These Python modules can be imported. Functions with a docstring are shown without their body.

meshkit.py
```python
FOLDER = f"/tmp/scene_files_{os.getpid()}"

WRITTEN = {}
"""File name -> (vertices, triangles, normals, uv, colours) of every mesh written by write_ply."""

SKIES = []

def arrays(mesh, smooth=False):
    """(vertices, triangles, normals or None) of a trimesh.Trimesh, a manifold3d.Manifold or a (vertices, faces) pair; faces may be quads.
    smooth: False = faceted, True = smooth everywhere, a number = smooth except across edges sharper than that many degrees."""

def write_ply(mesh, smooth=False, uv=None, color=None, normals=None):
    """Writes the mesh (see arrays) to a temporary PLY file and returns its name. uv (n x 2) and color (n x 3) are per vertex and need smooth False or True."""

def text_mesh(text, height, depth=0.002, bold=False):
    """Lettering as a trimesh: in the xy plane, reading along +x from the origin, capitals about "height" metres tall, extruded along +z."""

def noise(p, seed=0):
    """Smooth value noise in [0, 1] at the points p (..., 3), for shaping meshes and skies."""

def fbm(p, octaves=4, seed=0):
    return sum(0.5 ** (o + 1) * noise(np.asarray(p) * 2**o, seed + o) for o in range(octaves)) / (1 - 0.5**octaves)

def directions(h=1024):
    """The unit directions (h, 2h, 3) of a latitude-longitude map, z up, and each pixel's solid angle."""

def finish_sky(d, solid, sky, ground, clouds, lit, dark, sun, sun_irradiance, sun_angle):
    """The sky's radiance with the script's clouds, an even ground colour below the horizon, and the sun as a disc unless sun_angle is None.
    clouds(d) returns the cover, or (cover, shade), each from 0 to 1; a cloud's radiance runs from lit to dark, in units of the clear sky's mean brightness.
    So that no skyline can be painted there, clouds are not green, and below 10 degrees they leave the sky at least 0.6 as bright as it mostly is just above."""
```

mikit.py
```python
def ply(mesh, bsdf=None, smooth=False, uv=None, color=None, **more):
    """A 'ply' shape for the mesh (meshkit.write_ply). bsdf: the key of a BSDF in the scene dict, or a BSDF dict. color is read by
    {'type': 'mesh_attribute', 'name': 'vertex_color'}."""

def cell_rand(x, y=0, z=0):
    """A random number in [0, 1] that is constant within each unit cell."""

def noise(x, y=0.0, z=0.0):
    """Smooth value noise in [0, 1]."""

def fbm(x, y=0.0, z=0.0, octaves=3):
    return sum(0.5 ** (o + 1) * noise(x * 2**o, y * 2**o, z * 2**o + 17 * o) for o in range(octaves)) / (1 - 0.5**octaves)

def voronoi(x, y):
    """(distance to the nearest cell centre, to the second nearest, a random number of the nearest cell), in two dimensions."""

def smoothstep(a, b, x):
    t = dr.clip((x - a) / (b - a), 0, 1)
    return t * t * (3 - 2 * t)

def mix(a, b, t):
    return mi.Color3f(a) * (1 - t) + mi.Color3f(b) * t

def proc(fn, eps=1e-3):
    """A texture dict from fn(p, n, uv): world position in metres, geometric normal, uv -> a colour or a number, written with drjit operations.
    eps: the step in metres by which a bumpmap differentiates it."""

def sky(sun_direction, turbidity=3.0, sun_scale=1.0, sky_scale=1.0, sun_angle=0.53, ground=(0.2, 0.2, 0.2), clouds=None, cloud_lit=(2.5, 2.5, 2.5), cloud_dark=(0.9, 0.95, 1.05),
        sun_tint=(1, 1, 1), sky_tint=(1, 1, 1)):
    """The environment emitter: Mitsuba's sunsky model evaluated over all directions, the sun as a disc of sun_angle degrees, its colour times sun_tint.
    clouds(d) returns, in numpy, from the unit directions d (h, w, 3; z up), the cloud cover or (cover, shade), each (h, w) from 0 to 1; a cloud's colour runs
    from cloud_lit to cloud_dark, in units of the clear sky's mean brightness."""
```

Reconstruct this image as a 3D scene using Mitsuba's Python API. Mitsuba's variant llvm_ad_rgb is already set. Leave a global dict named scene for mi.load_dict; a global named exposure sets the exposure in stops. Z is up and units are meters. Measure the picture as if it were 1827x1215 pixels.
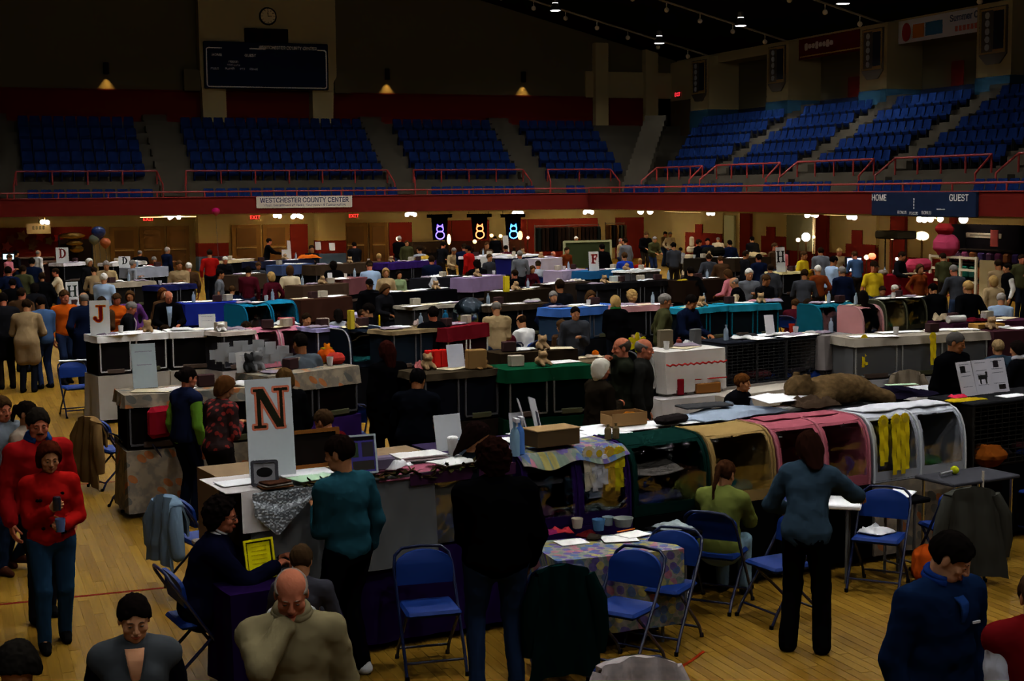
import math, random
import numpy as np
import trimesh, shapely
from shapely import affinity
from shapely.geometry import Polygon, Point, LineString, box as sbox
import mitsuba as mi
import drjit as dr
import mikit, meshkit

T = mi.ScalarTransform4f
scene, labels = {}, {}
exposure = 0.0

# ---------------------------------------------------------------- camera
CAM = np.array([0.0, 0.0, 3.5])
FOC, YAW, PITCH, ROLL = 2600.0, math.radians(21.05), math.radians(5.85), math.radians(0.54)
FW = np.array([math.sin(YAW) * math.cos(PITCH), math.cos(YAW) * math.cos(PITCH), -math.sin(PITCH)])
_r0 = np.array([math.cos(YAW), -math.sin(YAW), 0.0])
_u0 = np.cross(_r0, FW)
UP = math.cos(ROLL) * _u0 + math.sin(ROLL) * _r0
RI = math.cos(ROLL) * _r0 - math.sin(ROLL) * _u0
scene['camera'] = {'type': 'perspective', 'fov_axis': 'x', 'fov': math.degrees(2 * math.atan(913.5 / FOC)),
                   'to_world': T().look_at(origin=CAM.tolist(), target=(CAM + FW * 10).tolist(), up=UP.tolist()), 'near_clip': 0.1, 'far_clip': 300.0}

# ---------------------------------------------------------------- the hall's lamps: a grid of high-bay lamps under the roof (built in lamp())
LAMP_L = 2600.0         # radiance of a high-bay lamp's face
LAMP_COL = (1.0, 0.985, 0.95)
BULB_L = 200.0            # radiance of the globe bulbs under the balcony
BULB_COL = (1.0, 0.74, 0.36)


def ray(px, py):
    return FW + RI * (px - 913.5) / FOC + UP * (607.5 - py) / FOC


def at(px, py, z=0.0):
    """The point at height z seen at this pixel of the photograph (survey helper)."""
    d = ray(px, py)
    return CAM + d * ((z - CAM[2]) / d[2])


def aty(px, py, Y):
    d = ray(px, py)
    return CAM + d * (Y / d[1])


def atx(px, py, X):
    d = ray(px, py)
    return CAM + d * (X / d[0])


def atd(px, py, D):
    """The point at D metres along the optical axis."""
    return CAM + ray(px, py) * D


# ---------------------------------------------------------------- naming and registering
_count = {}


def numbered(name):
    n = _count.get(name, 0)
    _count[name] = n + 1
    return name if n == 0 else f'{name}_{n:03d}'


_bsdf = {}
CONTRAST = [0.0]      # camera contrast put into dark colours (set after the hall is built)


def contrast_curve(c):  # tones below mid grey pushed darker, as a camera curve would
    return tuple(round(float(x) * min(1.0, (max(x, 1e-4) / .42) ** CONTRAST[0]), 4) for x in c)


def D(r, g=None, b=None):
    """A matt material of this reflectance."""
    c = (r, g, b) if g is not None else (tuple(r) if not np.isscalar(r) else (r, r, r))
    c = contrast_curve(c)
    if c not in _bsdf:
        k = 'matt_%d' % len(_bsdf)
        scene[k] = {'type': 'twosided', 'b': {'type': 'diffuse', 'reflectance': {'type': 'rgb', 'value': list(c)}}}
        _bsdf[c] = k
    return _bsdf[c]


def G(c, rough=0.3, spec=0.5, metallic=0.0, clear=0.0):
    """A glossy material."""
    c = contrast_curve(c)
    key = (c, rough, spec, metallic, clear)
    if key not in _bsdf:
        k = 'gloss_%d' % len(_bsdf)
        scene[k] = {'type': 'twosided', 'b': {'type': 'principled', 'base_color': {'type': 'rgb', 'value': list(c)}, 'roughness': rough, 'specular': spec, 'metallic': metallic, 'clearcoat': clear, 'clearcoat_gloss': 0.95}}
        _bsdf[key] = k
    return _bsdf[key]


def P(name, fn, rough=None, spec=0.5, bump=None, bscale=0.002):
    """A material whose colour comes from fn(p, n, uv)."""
    if name not in scene:
        col = mikit.proc(fn)
        b = {'type': 'diffuse', 'reflectance': col} if rough is None else {'type': 'principled', 'base_color': col, 'roughness': rough, 'specular': spec}
        if bump is not None:
            b = {'type': 'bumpmap', 'scale': bscale, 'arbitrary': mikit.proc(bump), 'b': b}
        scene[name] = {'type': 'twosided', 'b': b}
    return name


def shape(mesh, mat, smooth=False, **k):
    return mikit.ply(mesh, mat, smooth, **k)


def emit(key, col, L=1.0, weight=1.0):
    """Makes a shape give off light; weight: how often the renderer samples it."""
    scene[key]['emitter'] = {'type': 'area', 'radiance': {'type': 'rgb', 'value': [float(L * c) for c in col]}, 'sampling_weight': float(weight)}


def put(key, mesh, mat=None, smooth=False, tw=None, **k):
    """One entry of the scene. mesh: a mesh, or a ply dict made earlier by shape() (shared by copies)."""
    d = dict(mesh) if isinstance(mesh, dict) else shape(mesh, mat, smooth, **k)
    if isinstance(mesh, dict) and mat is not None:
        d['bsdf'] = {'type': 'ref', 'id': mat}
    if tw is not None:
        d['to_world'] = tw
    scene[key] = d
    return key


def thing(name, label, cat, group=None, kind=None):
    key = numbered(name)
    labels[key] = {'label': label, 'category': cat}
    if group:
        labels[key]['group'] = group
    if kind:
        labels[key]['kind'] = kind
    return key


def solo(name, label, cat, mesh, mat=None, smooth=False, tw=None, group=None, kind=None):
    return put(thing(name, label, cat, group, kind), mesh, mat, smooth, tw)


def struct(name, mesh, mat, smooth=False, label=None):
    key = numbered(name)
    labels[key] = {'kind': 'structure', 'label': label or name.replace('_', ' '), 'category': name.split('_')[0]}
    return put(key, mesh, mat, smooth)


_pc = {}


def part(parent, name, mesh, mat=None, smooth=False, tw=None, label=None, kind=None):
    k = parent + '__' + name
    n = _pc.get(k, 0)
    _pc[k] = n + 1
    key = k if n == 0 else f'{k}_{n:03d}'
    if label or kind:
        labels[key] = {}
        if label:
            labels[key]['label'] = label
        if kind:
            labels[key]['kind'] = kind
    return put(key, mesh, mat, smooth, tw)


def place(x, y, z=0.0, rz=0.0, s=1.0, rx=0.0, ry=0.0):
    t = T().translate([float(x), float(y), float(z)]).rotate([0, 0, 1], float(rz))
    if ry:
        t = t.rotate([0, 1, 0], float(ry))
    if rx:
        t = t.rotate([1, 0, 0], float(rx))
    return t.scale(s if not np.isscalar(s) else float(s))


# ---------------------------------------------------------------- meshes
def cat(*ms):
    ms = [m for g in ms for m in (g if isinstance(g, (list, tuple)) else [g])]
    return trimesh.util.concatenate(ms)


def bx(cx, cy, cz, sx, sy, sz, rz=0.0, rx=0.0, ry=0.0, bev=0.0):
    if bev > 0:
        m = bevelbox(sx, sy, sz, bev)
    else:
        m = trimesh.creation.box((sx, sy, sz))
    for a, ax in ((rx, (1, 0, 0)), (ry, (0, 1, 0)), (rz, (0, 0, 1))):
        if a:
            m.apply_transform(trimesh.transformations.rotation_matrix(math.radians(a), ax))
    m.apply_translation((cx, cy, cz))
    return m


def bevelbox(sx, sy, sz, b):
    """A box with chamfered edges."""
    b = min(b, sx * .45, sy * .45, sz * .45)
    pts = []
    for k in range(3):
        for s in np.ndindex(2, 2, 2):
            h = np.array([sx, sy, sz]) / 2 - b
            h[k] += b
            pts.append(h * (np.array(s) * 2 - 1))
    return trimesh.convex.convex_hull(np.array(pts))


def quad(p0, p1, p2, p3):
    return trimesh.Trimesh(np.array([p0, p1, p2, p3], float), [[0, 1, 2], [0, 2, 3]], process=False)


def tube(pts, r, sides=6, closed=False, cap=True):
    """A round bar along a polyline; r a number or one per point."""
    p = np.asarray(pts, float)
    n = len(p)
    r = np.broadcast_to(np.asarray(r, float), (n,))
    t = np.empty_like(p)
    if closed:
        t[:] = np.roll(p, -1, 0) - np.roll(p, 1, 0)
    else:
        t[1:-1] = p[2:] - p[:-2]
        t[0], t[-1] = p[1] - p[0], p[-1] - p[-2]
    t /= np.linalg.norm(t, axis=1, keepdims=True) + 1e-12
    a0 = np.array([0, 0, 1.0]) if abs(t[0][2]) < .9 else np.array([1.0, 0, 0])
    A = np.empty_like(p)
    a = np.cross(np.cross(t[0], a0), t[0])
    for i in range(n):
        a = a - t[i] * (a @ t[i])
        a /= np.linalg.norm(a) + 1e-12
        A[i] = a
    B = np.cross(t, A)
    ang = np.arange(sides) * 2 * np.pi / sides
    v = (p[:, None] + r[:, None, None] * (np.cos(ang)[None, :, None] * A[:, None] + np.sin(ang)[None, :, None] * B[:, None])).reshape(-1, 3)
    f = []
    m = n if closed else n - 1
    for i in range(m):
        i2 = (i + 1) % n
        for j in range(sides):
            j2 = (j + 1) % sides
            q = [i * sides + j, i * sides + j2, i2 * sides + j2, i2 * sides + j]
            f += [[q[0], q[1], q[2]], [q[0], q[2], q[3]]]
    if cap and not closed:
        v = np.vstack([v, p[:1], p[-1:]])
        for j in range(sides):
            j2 = (j + 1) % sides
            f += [[n * sides, j2, j], [n * sides + 1, (n - 1) * sides + j, (n - 1) * sides + j2]]
    return trimesh.Trimesh(v, f, process=False)


def lathe(prof, n=16):
    """A turned form: prof = [(radius, z)...] from below upwards."""
    return trimesh.creation.revolve(np.array(prof, float), sections=n)


def ex(poly, d, x=(1, 0, 0), y=(0, 1, 0), o=(0, 0, 0)):
    """A polygon drawn in the plane spanned by x and y at o, thickened by d along x cross y."""
    gs = [g for g in getattr(poly, 'geoms', [poly]) if g.area > 1e-9]
    m = cat([trimesh.creation.extrude_polygon(g, d, engine='earcut') for g in gs])
    M = np.eye(4)
    x, y = np.array(x, float), np.array(y, float)
    M[:3, 0], M[:3, 1], M[:3, 2], M[:3, 3] = x, y, np.cross(x, y), o
    m.apply_transform(M)
    return m


def rrect(w, h, r, cx=0.0, cy=0.0):
    return sbox(cx - w / 2 + r, cy - h / 2 + r, cx + w / 2 - r, cy + h / 2 - r).buffer(r, quad_segs=4)


def text(s, h, x, y, o, d=0.004, bold=False, center=True, fit=None):
    """Lettering h metres tall in the plane x, y, starting (or centred) at o."""
    m = meshkit.text_mesh(s, h, d, bold)
    if fit and m.extents[0] > fit:
        m.apply_scale([fit / m.extents[0], 1, 1])
    if center:
        m.apply_translation((-(m.bounds[0][0] + m.bounds[1][0]) / 2, 0, 0))
    M = np.eye(4)
    x, y = np.array(x, float), np.array(y, float)
    M[:3, 0], M[:3, 1], M[:3, 2], M[:3, 3] = x, y, np.cross(x, y), o
    m.apply_transform(M)
    return m


def moved(m, x=0, y=0, z=0, rz=0.0, s=1.0):
    m = m.copy()
    if s != 1.0:
        m.apply_scale(s)
    if rz:
        m.apply_transform(trimesh.transformations.rotation_matrix(math.radians(rz), (0, 0, 1)))
    m.apply_translation((x, y, z))
    return m


def sheet(fn, nu, nv):
    """A grid surface: fn(u, v) -> (x, y, z), u and v arrays in [0, 1]."""
    u, v = np.meshgrid(np.linspace(0, 1, nu), np.linspace(0, 1, nv), indexing='ij')
    p = np.stack(np.broadcast_arrays(*fn(u, v)), -1).reshape(-1, 3)
    i = np.arange((nu - 1) * (nv - 1))
    a = (i // (nv - 1)) * nv + i % (nv - 1)
    f = np.vstack([np.stack([a, a + nv, a + nv + 1], 1), np.stack([a, a + nv + 1, a + 1], 1)])
    return trimesh.Trimesh(p, f, process=False)


def thick(m, t):
    """A sheet given a thickness t against its normals, closed at its border."""
    n = m.vertex_normals
    k = len(m.vertices)
    v = np.vstack([m.vertices, m.vertices - n * t])
    e = np.sort(m.edges, axis=1)
    _, first, cnt = np.unique(e, axis=0, return_index=True, return_counts=True)
    b = m.edges[first[cnt == 1]]
    f = np.vstack([m.faces, m.faces[:, ::-1] + k, np.stack([b[:, 1], b[:, 0], b[:, 0] + k], 1), np.stack([b[:, 1], b[:, 0] + k, b[:, 1] + k], 1)])
    return trimesh.Trimesh(v, f, process=False)


def vnoise(m, amp, freq, seed=0, along=None):
    """The mesh with its vertices pushed by noise along its normals (or along a direction)."""
    v = np.array(m.vertices)
    d = (meshkit.fbm(v * freq + seed * 7.3, 3, seed) - .5) * 2 * amp
    n = m.vertex_normals if along is None else np.asarray(along, float)
    return trimesh.Trimesh(v + n * d[:, None], m.faces, process=False)
# ---------------------------------------------------------------- patterned cloths
def flower_col(p, n, uv):
    d1, d2, r = mikit.voronoi((p.x + p.z * .3) * 16.0, (p.z + p.y) * 16.0)
    return mikit.mix((.020, .012, .012), (.16, .02, .018), dr.select((d1 < .38) & (r > .45), 1.0, 0.0))


P('flower_cloth', flower_col)


def floral_col(p, n, uv):
    """A busy print of mauve, blue, green and yellow flowers."""
    u, v = p.x * 13.0 + p.z * 2.0, (p.y * .98 - p.z) * 13.0
    d1, d2, r = mikit.voronoi(u, v)
    e1, e2, q = mikit.voronoi(u * 2.1 + 5.0, v * 2.1)
    base = mikit.mix((.18, .16, .14), (.10, .13, .10), dr.select(q > .5, 1.0, 0.0))
    c = mikit.mix((.07, .05, .15), (.05, .08, .17), dr.select(r > .35, 1.0, 0.0))
    c = dr.select(r > .62, mi.Color3f(.26, .22, .07), c)
    c = dr.select(r > .82, mi.Color3f(.24, .09, .12), c)
    return dr.select(d1 < .43, c, base) * (.8 + .4 * e1)


P('floral_print', floral_col)


def leaf_col(p, n, uv):
    """Beige cloth printed with rust and grey leaves."""
    d1, d2, r = mikit.voronoi((p.x + p.z * .4) * 7.0, (p.z + p.y * .8) * 7.0)
    f = mikit.fbm(p.x * 14.0, p.z * 14.0, p.y * 14.0, 3)
    c = mikit.mix((.20, .16, .11), (.13, .11, .085), mikit.smoothstep(.35, .65, f))
    c = dr.select((d1 < .33) & (r > .72), mi.Color3f(.24, .085, .03), c)
    return dr.select((d1 < .36) & (r < .3), mi.Color3f(.085, .085, .075), c)


P('leaf_print', leaf_col)


def sequin_col(p, n, uv):
    f = mikit.noise(p.x * 90.0, p.y * 90.0, p.z * 90.0)
    return mikit.mix((.10, .11, .12), (.40, .44, .47), mikit.smoothstep(.45, .75, f))


def sequin_h(p, n, uv):
    return mikit.noise(p.x * 70.0, p.y * 70.0, p.z * 70.0)


P('sequin_lace', sequin_col, rough=.22, spec=.9, bump=sequin_h, bscale=.006)


def fur_col(p, n, uv):
    f = mikit.fbm(p.x * 30.0, p.y * 30.0, p.z * 30.0, 3)
    return mikit.mix((.022, .013, .006), (.085, .052, .022), f)


P('brown_fur', fur_col)
# ================================================================ the hall
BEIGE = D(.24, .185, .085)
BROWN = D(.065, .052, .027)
RED = D(.062, .006, .0045)
RED_PAINT = G((.13, .012, .010), .35, .3)
CONC = D(.034, .029, .021)
BLACK = D(.006, .006, .006)
SEAT_BLUE = D(.003, .0085, .038)
NAVY = D(.006, .010, .024)

XL, XC, XR, YF = -7.8, 15.1, 38.0, 64.0       # left wall, ridge, right wall, far fascia
FX = 28.6                                     # right-hand fascia
ZT, ZB = 3.36, 2.63                           # fascia top and underside


# ---- floor: maple strips running towards the far wall
PW, PL = 0.09, 1.5


def strip_rand(i, s=0.0):
    return mikit.cell_rand(i, s, 3.0)


def floor_col(p, n, uv):
    i = dr.floor(p.x / PW)
    off = strip_rand(i) * PL
    j = dr.floor((p.y + off) / PL)
    r = mikit.cell_rand(i, j, 7.0)
    grain = mikit.fbm(p.x * 60.0, p.y * 3.0, r * 9.0, 3)
    blot = mikit.fbm(p.x * 0.7, p.y * 0.35, 2.0, 3)
    v = 0.86 + 0.22 * r + 0.40 * (grain - 0.5) + 0.35 * (blot - 0.5)
    return mikit.mix((.105, .052, .0055), (.118, .064, .0075), r) * v


P('maple', floor_col, rough=.34, spec=.05)
floor_y1 = 72.0
struct('floor', bx((XL + 40) / 2, (2 + floor_y1) / 2, -0.053, 40 - XL, floor_y1 - 2, 0.1), 'maple', label='worn orange maple strip floor of the hall')


def strip_off(i):
    # the same hash as mikit.cell_rand(i, 0, 3)
    x, y, z = (int(i) + 1000000) & 0xFFFFFFFF, 1000000, 1000003
    h = (x * 374761393 + y * 668265263 + z * 2147483647) & 0xFFFFFFFF
    h = ((h ^ (h >> 13)) * 1274126177) & 0xFFFFFFFF
    return (((h ^ (h >> 16)) & 0xFFFFFFFF) & 0xFFFFFF) / 16777215.0 * PL


def floor_planks():
    """Single boards where the photograph shows bare floor close by, the rest of the near floor as one mesh."""
    def board(i, j):
        x0, y0 = i * PW, j * PL - strip_off(i)
        m = trimesh.creation.box((PW - .0025, PL - .0025, .012))
        m.vertices[m.vertices[:, 2] > 0, :2] *= [(PW - .006) / (PW - .0025), 1 - .0035 / PL]
        m.apply_translation((x0 + PW / 2, y0 + PL / 2, -.006))
        return m
    near, rest = [], []
    for i in range(int(-1.2 / PW), int(9.6 / PW)):
        for j in range(3, 20):
            yc = j * PL - strip_off(i) + PL / 2
            xc = i * PW
            q = proj((xc, yc, 0))
            if not (-60 < q[0] < 1890 and 690 < q[1] < 1260):
                continue
            bare = (q[0] < 330 and 880 < q[1]) or (q[0] > 1250 and q[1] > 1060)
            (near if bare else rest).append((i, j))
    near.sort(key=lambda b: b[1])
    for b in near[:300]:
        part('floor', 'plank', board(*b), 'maple')
    part('floor', 'planks', cat([board(*b) for b in near[300:] + rest]), 'maple', kind='stuff')


def proj(P):
    d = np.asarray(P, float) - CAM
    z = d @ FW
    return np.array([913.5 + FOC * (d @ RI) / z, 607.5 - FOC * (d @ UP) / z, z])


floor_planks()
# painted court lines
for (a, b) in (((-1.0, 13.04), (4.5, 13.0)), ((-.5, 18.2), (3.2, 18.2)), ((-.5, 20.8), (3.0, 20.8)), ((4.3, 8.6), (4.6, 8.9))):
    a, b = np.array(a), np.array(b)
    d = (b - a) / np.linalg.norm(b - a)
    nn = np.array([-d[1], d[0]]) * .026
    m = Polygon([a - nn, b - nn, b + nn, a + nn])
    part('floor', 'court_line', ex(m, .0012, o=(0, 0, .0002)), D(.07, .006, .004), label='red painted court line')

# ---- roof and its tracks
RZ = lambda x: 10.6 + .25 * (XR - XC) - .25 * abs(x - XC)
for nm, xa, xb in (('ceiling_left', XL - .5, XC), ('ceiling_right', XC, XR + 2)):
    struct(nm, ex(Polygon([(xa, RZ(xa)), (xb, RZ(xb)), (xb, RZ(xb) + .3), (xa, RZ(xa) + .3)]), 86.0, (1, 0, 0), (0, 0, 1), (0, 74.5, 0)), BLACK, label='black sloping roof of the hall')
for k, ty in enumerate((46.0, 53.8, 61.6, 69.4)):
    t = thing('lighting_track', 'thin pale lighting track under the black roof, %s from the far wall' % ('fourth', 'third', 'second', 'nearest the gable, first')[k], 'lighting track', 'lighting tracks under the roof')
    part(t, 'rail', tube([(XC + 2, ty, RZ(XC + 2) - .05), (XR, ty, RZ(XR) - .05)], .05, 6), D(.20, .16, .10))
    for x in np.arange(XC + 4.2, XR - .3, 1.75):
        z = RZ(x) - .42
        part(t, 'spotlight', cat(tube([(x, ty, z + .38), (x, ty, z + .1)], .02, 5), moved(trimesh.creation.icosphere(1, .12), x, ty, z)), G((.55, .48, .34), .35))


def highbay():
    """A high-bay lamp: gear box, flared reflector, glowing face; facing down, hung at z = 0."""
    return dict(gear=shape(lathe([(0, .62), (.10, .62), (.13, .56), (.13, .40), (.10, .34), (0, .34)], 14), G((.05, .05, .05), .4), 40),
                reflector=shape(lathe([(.11, .36), (.16, .30), (.22, .16), (.27, .03), (.28, .0), (.26, .01), (.205, .16), (.13, .28)], 18), G((.02, .02, .02), .4), 40),
                rod=shape(tube([(0, 0, .6), (0, 0, 1.1)], .02, 6), BLACK))


HB = highbay()
disc = trimesh.creation.cylinder(.19, .02, sections=20)
lens = lathe([(.20, .06), (.235, .045), (.235, .065), (.20, .075)], 20)
throat = lathe([(.11, .345), (.135, .34), (.135, .375), (.11, .375)], 14)


def lamp(x, y, label, power=1.0, shown=True):
    t = thing('high_bay_lamp', label, 'ceiling lamp', 'high bay lamps under the roof')
    z = RZ(x) - 1.0
    w = place(x, y, z)
    part(t, 'rod', HB['rod'], tw=w)
    part(t, 'gear_box', HB['gear'], tw=w)
    part(t, 'reflector', HB['reflector'], tw=w)
    k = part(t, 'glowing_face', moved(disc, x, y, z + .165), D(.5))
    emit(k, LAMP_COL, LAMP_L * power, 1.0)
    if not shown:      # out of view: the weakly glowing ring and throat are left off
        return
    k = part(t, 'lens_ring', moved(lens, x, y, z - .06), D(.5))
    emit(k, LAMP_COL, 6.0, .01)
    k = part(t, 'glowing_throat', moved(throat, x, y, z), D(.5))
    emit(k, LAMP_COL, 5.0, .01)


seen = {(50.0, 33.4): 'high bay lamp cut by the top of the picture', (58.0, 33.4): 'high bay lamp above the third track of the roof',
        (66.0, 33.4): 'lowest high bay lamp, above the corner of the gable wall', (66.0, 27.8): 'high bay lamp hanging near the top of the gable wall'}
for ly, xs in ((66.0, (27.8, 33.4)), (58.0, (8.0, 15.1, 22.2, 27.8, 33.4)), (50.0, (2.4, 8.0, 15.1, 22.2, 27.8, 33.4)), (42.0, (8.0, 15.1, 22.2)), (34.0, (2.4, 8.0, 15.1, 22.2)), (26.0, (2.4, 8.0, 15.1, 22.2)), (18.0, (2.4, 8.0, 15.1)),
               (10.0, (2.4, 8.0, 15.1)), (2.0, (-2.0, 4.0, 10.0, 16.0)), (-6.0, (-2.0, 4.0, 10.0, 16.0))):  # nearest two rows, out of view, are added to light the fronts
    for lx in xs:
        lab = seen.get((ly, lx))
        power = .22 if ly > 60 else .28 if ly < 5 else .55 if ly < 15 else 1.0
        lamp(lx, ly, lab or 'unseen high bay lamp under the black roof of the hall', power, bool(lab))

# ---- far wall: brown upper wall, dark red band below it
WY = 73.0
zt = lambda x: RZ(x) - .02
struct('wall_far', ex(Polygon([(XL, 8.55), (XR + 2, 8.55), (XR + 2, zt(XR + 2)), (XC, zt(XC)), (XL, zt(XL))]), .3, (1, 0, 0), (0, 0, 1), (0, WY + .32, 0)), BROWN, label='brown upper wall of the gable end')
part('wall_far', 'red_band', bx((XL + 33) / 2, WY + .11, 7.4, 33 - XL, .3, 2.3), RED, label='red lower band of the wall')
part('wall_far', 'ledge', bx((XL + 33) / 2, WY - .06, 8.53, 33 - XL, .12, .06), RED)
# corner piers and dark panels between them
for a, b in ((32.9, 33.65), (35.9, 36.65)):
    part('wall_far', 'pier', bx((a + b) / 2, WY - .2, 8.6, b - a, .5, 5.6), BEIGE, label='beige corner pier')
part('wall_far', 'corner_panel', bx(34.8, WY + .05, 7.3, 2.3, .3, 2.5), RED)
part('wall_far', 'corner_lintel', bx(35.2, WY + .02, 9.2, 5.5, .3, 1.4), BEIGE)

# beige pylon that carries the scoreboard
PX0, PX1, PY = 11.72, 18.5, 72.2
pyl = ex(Polygon([(PX0 + .12, 6.3), (12.95, 6.3), (12.95, 9.0), (17.25, 9.0), (17.25, 6.3), (PX1 - .25, 6.3), (PX1 - .15, 9.0), (PX1, 9.3), (PX1, 14.5), (PX0, 14.5), (PX0, 9.3), (PX0 + .05, 9.0)]), .85, (1, 0, 0), (0, 0, 1), (0, PY + .85, 0))
struct('wall_pylon', pyl, BEIGE, label='beige pylon with an opening between its two legs')
for xx in (PX0 - .35, PX1 + .35):
    part('wall_pylon', 'bracket', bx(xx, PY + .4, 9.0, .8, .5, 1.0), BROWN)

sb = thing('scoreboard', 'black scoreboard with white outlined panel hung on the beige pylon', 'scoreboard')
q0, q1 = aty(363, 77, PY - .2), aty(586, 157, PY - .2)
sx, sz = (q0[0] + q1[0]) / 2, (q0[2] + q1[2]) / 2
sw, sh = q1[0] - q0[0], q0[2] - q1[2]
sh = 2.25
part(sb, 'cabinet', bx(sx, PY - .14, sz, sw, .28, sh, bev=.03), NAVY)
fy = PY - .285
XV, ZV = (1, 0, 0), (0, 0, 1)
ring = rrect(sw - .16, sh - .34, .14, sx, sz - .12)
ring = ring.difference(ring.buffer(-.055)).difference(sbox(sx - sw * .36, sz + sh * .3, sx - sw * .14, sz + sh * .6)).difference(sbox(sx - .08, sz + sh * .3, sx + sw * .41, sz + sh * .6))
WHITE_DIM = D(.55, .55, .55)
part(sb, 'outline', ex(ring, .012, XV, ZV, (0, fy, 0)), WHITE_DIM)
part(sb, 'lettering', cat(text('WESTCHESTER COUNTY CENTER', .15, XV, ZV, (sx + sw * .17, fy, sz + sh * .36), .01, True, fit=sw * .47),
                          text('HOME', .12, XV, ZV, (sx - sw * .40, fy, sz + .42), .01, True), text('GUEST', .12, XV, ZV, (sx - sw * .135, fy, sz + .42), .01, True),
                          text('PERIOD', .09, XV, ZV, (sx - sw * .27, fy, sz + .12), .01, True), text('TIME OUTS', .08, XV, ZV, (sx - sw * .27, fy, sz - .04), .01),
                          text('FOULS', .09, XV, ZV, (sx - sw * .42, fy, sz - .22), .01, True), text('PLAYER', .09, XV, ZV, (sx - sw * .30, fy, sz - .22), .01, True),
                          text('PTS', .09, XV, ZV, (sx - sw * .20, fy, sz - .22), .01, True), text('FOULS', .09, XV, ZV, (sx - sw * .11, fy, sz - .22), .01, True)), WHITE_DIM)
q0, q1 = aty(436, 50, PY - .1), aty(514, 80, PY - .1)
solo('display_box', 'plain black box above the scoreboard and under the clock', 'display', bx((q0[0] + q1[0]) / 2, PY - .1, (q0[2] + q1[2]) / 2 - .05, q1[0] - q0[0], .2, q0[2] - q1[2] + .1, bev=.02), BLACK)
c = aty(478, 29, PY - .06)
ck = thing('wall_clock', 'round wall clock with dark rim on the beige pylon', 'clock')
cm = trimesh.creation.cylinder(.40, .08, sections=32)
cm.apply_transform(trimesh.transformations.rotation_matrix(math.pi / 2, (1, 0, 0)))
ringm = lathe([(.36, -.06), (.43, -.06), (.44, 0), (.43, .05), (.36, .05)], 32)
ringm.apply_transform(trimesh.transformations.rotation_matrix(math.pi / 2, (1, 0, 0)))
part(ck, 'face', moved(cm, c[0], PY - .04, c[2]), D(.42, .34, .2))
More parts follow.
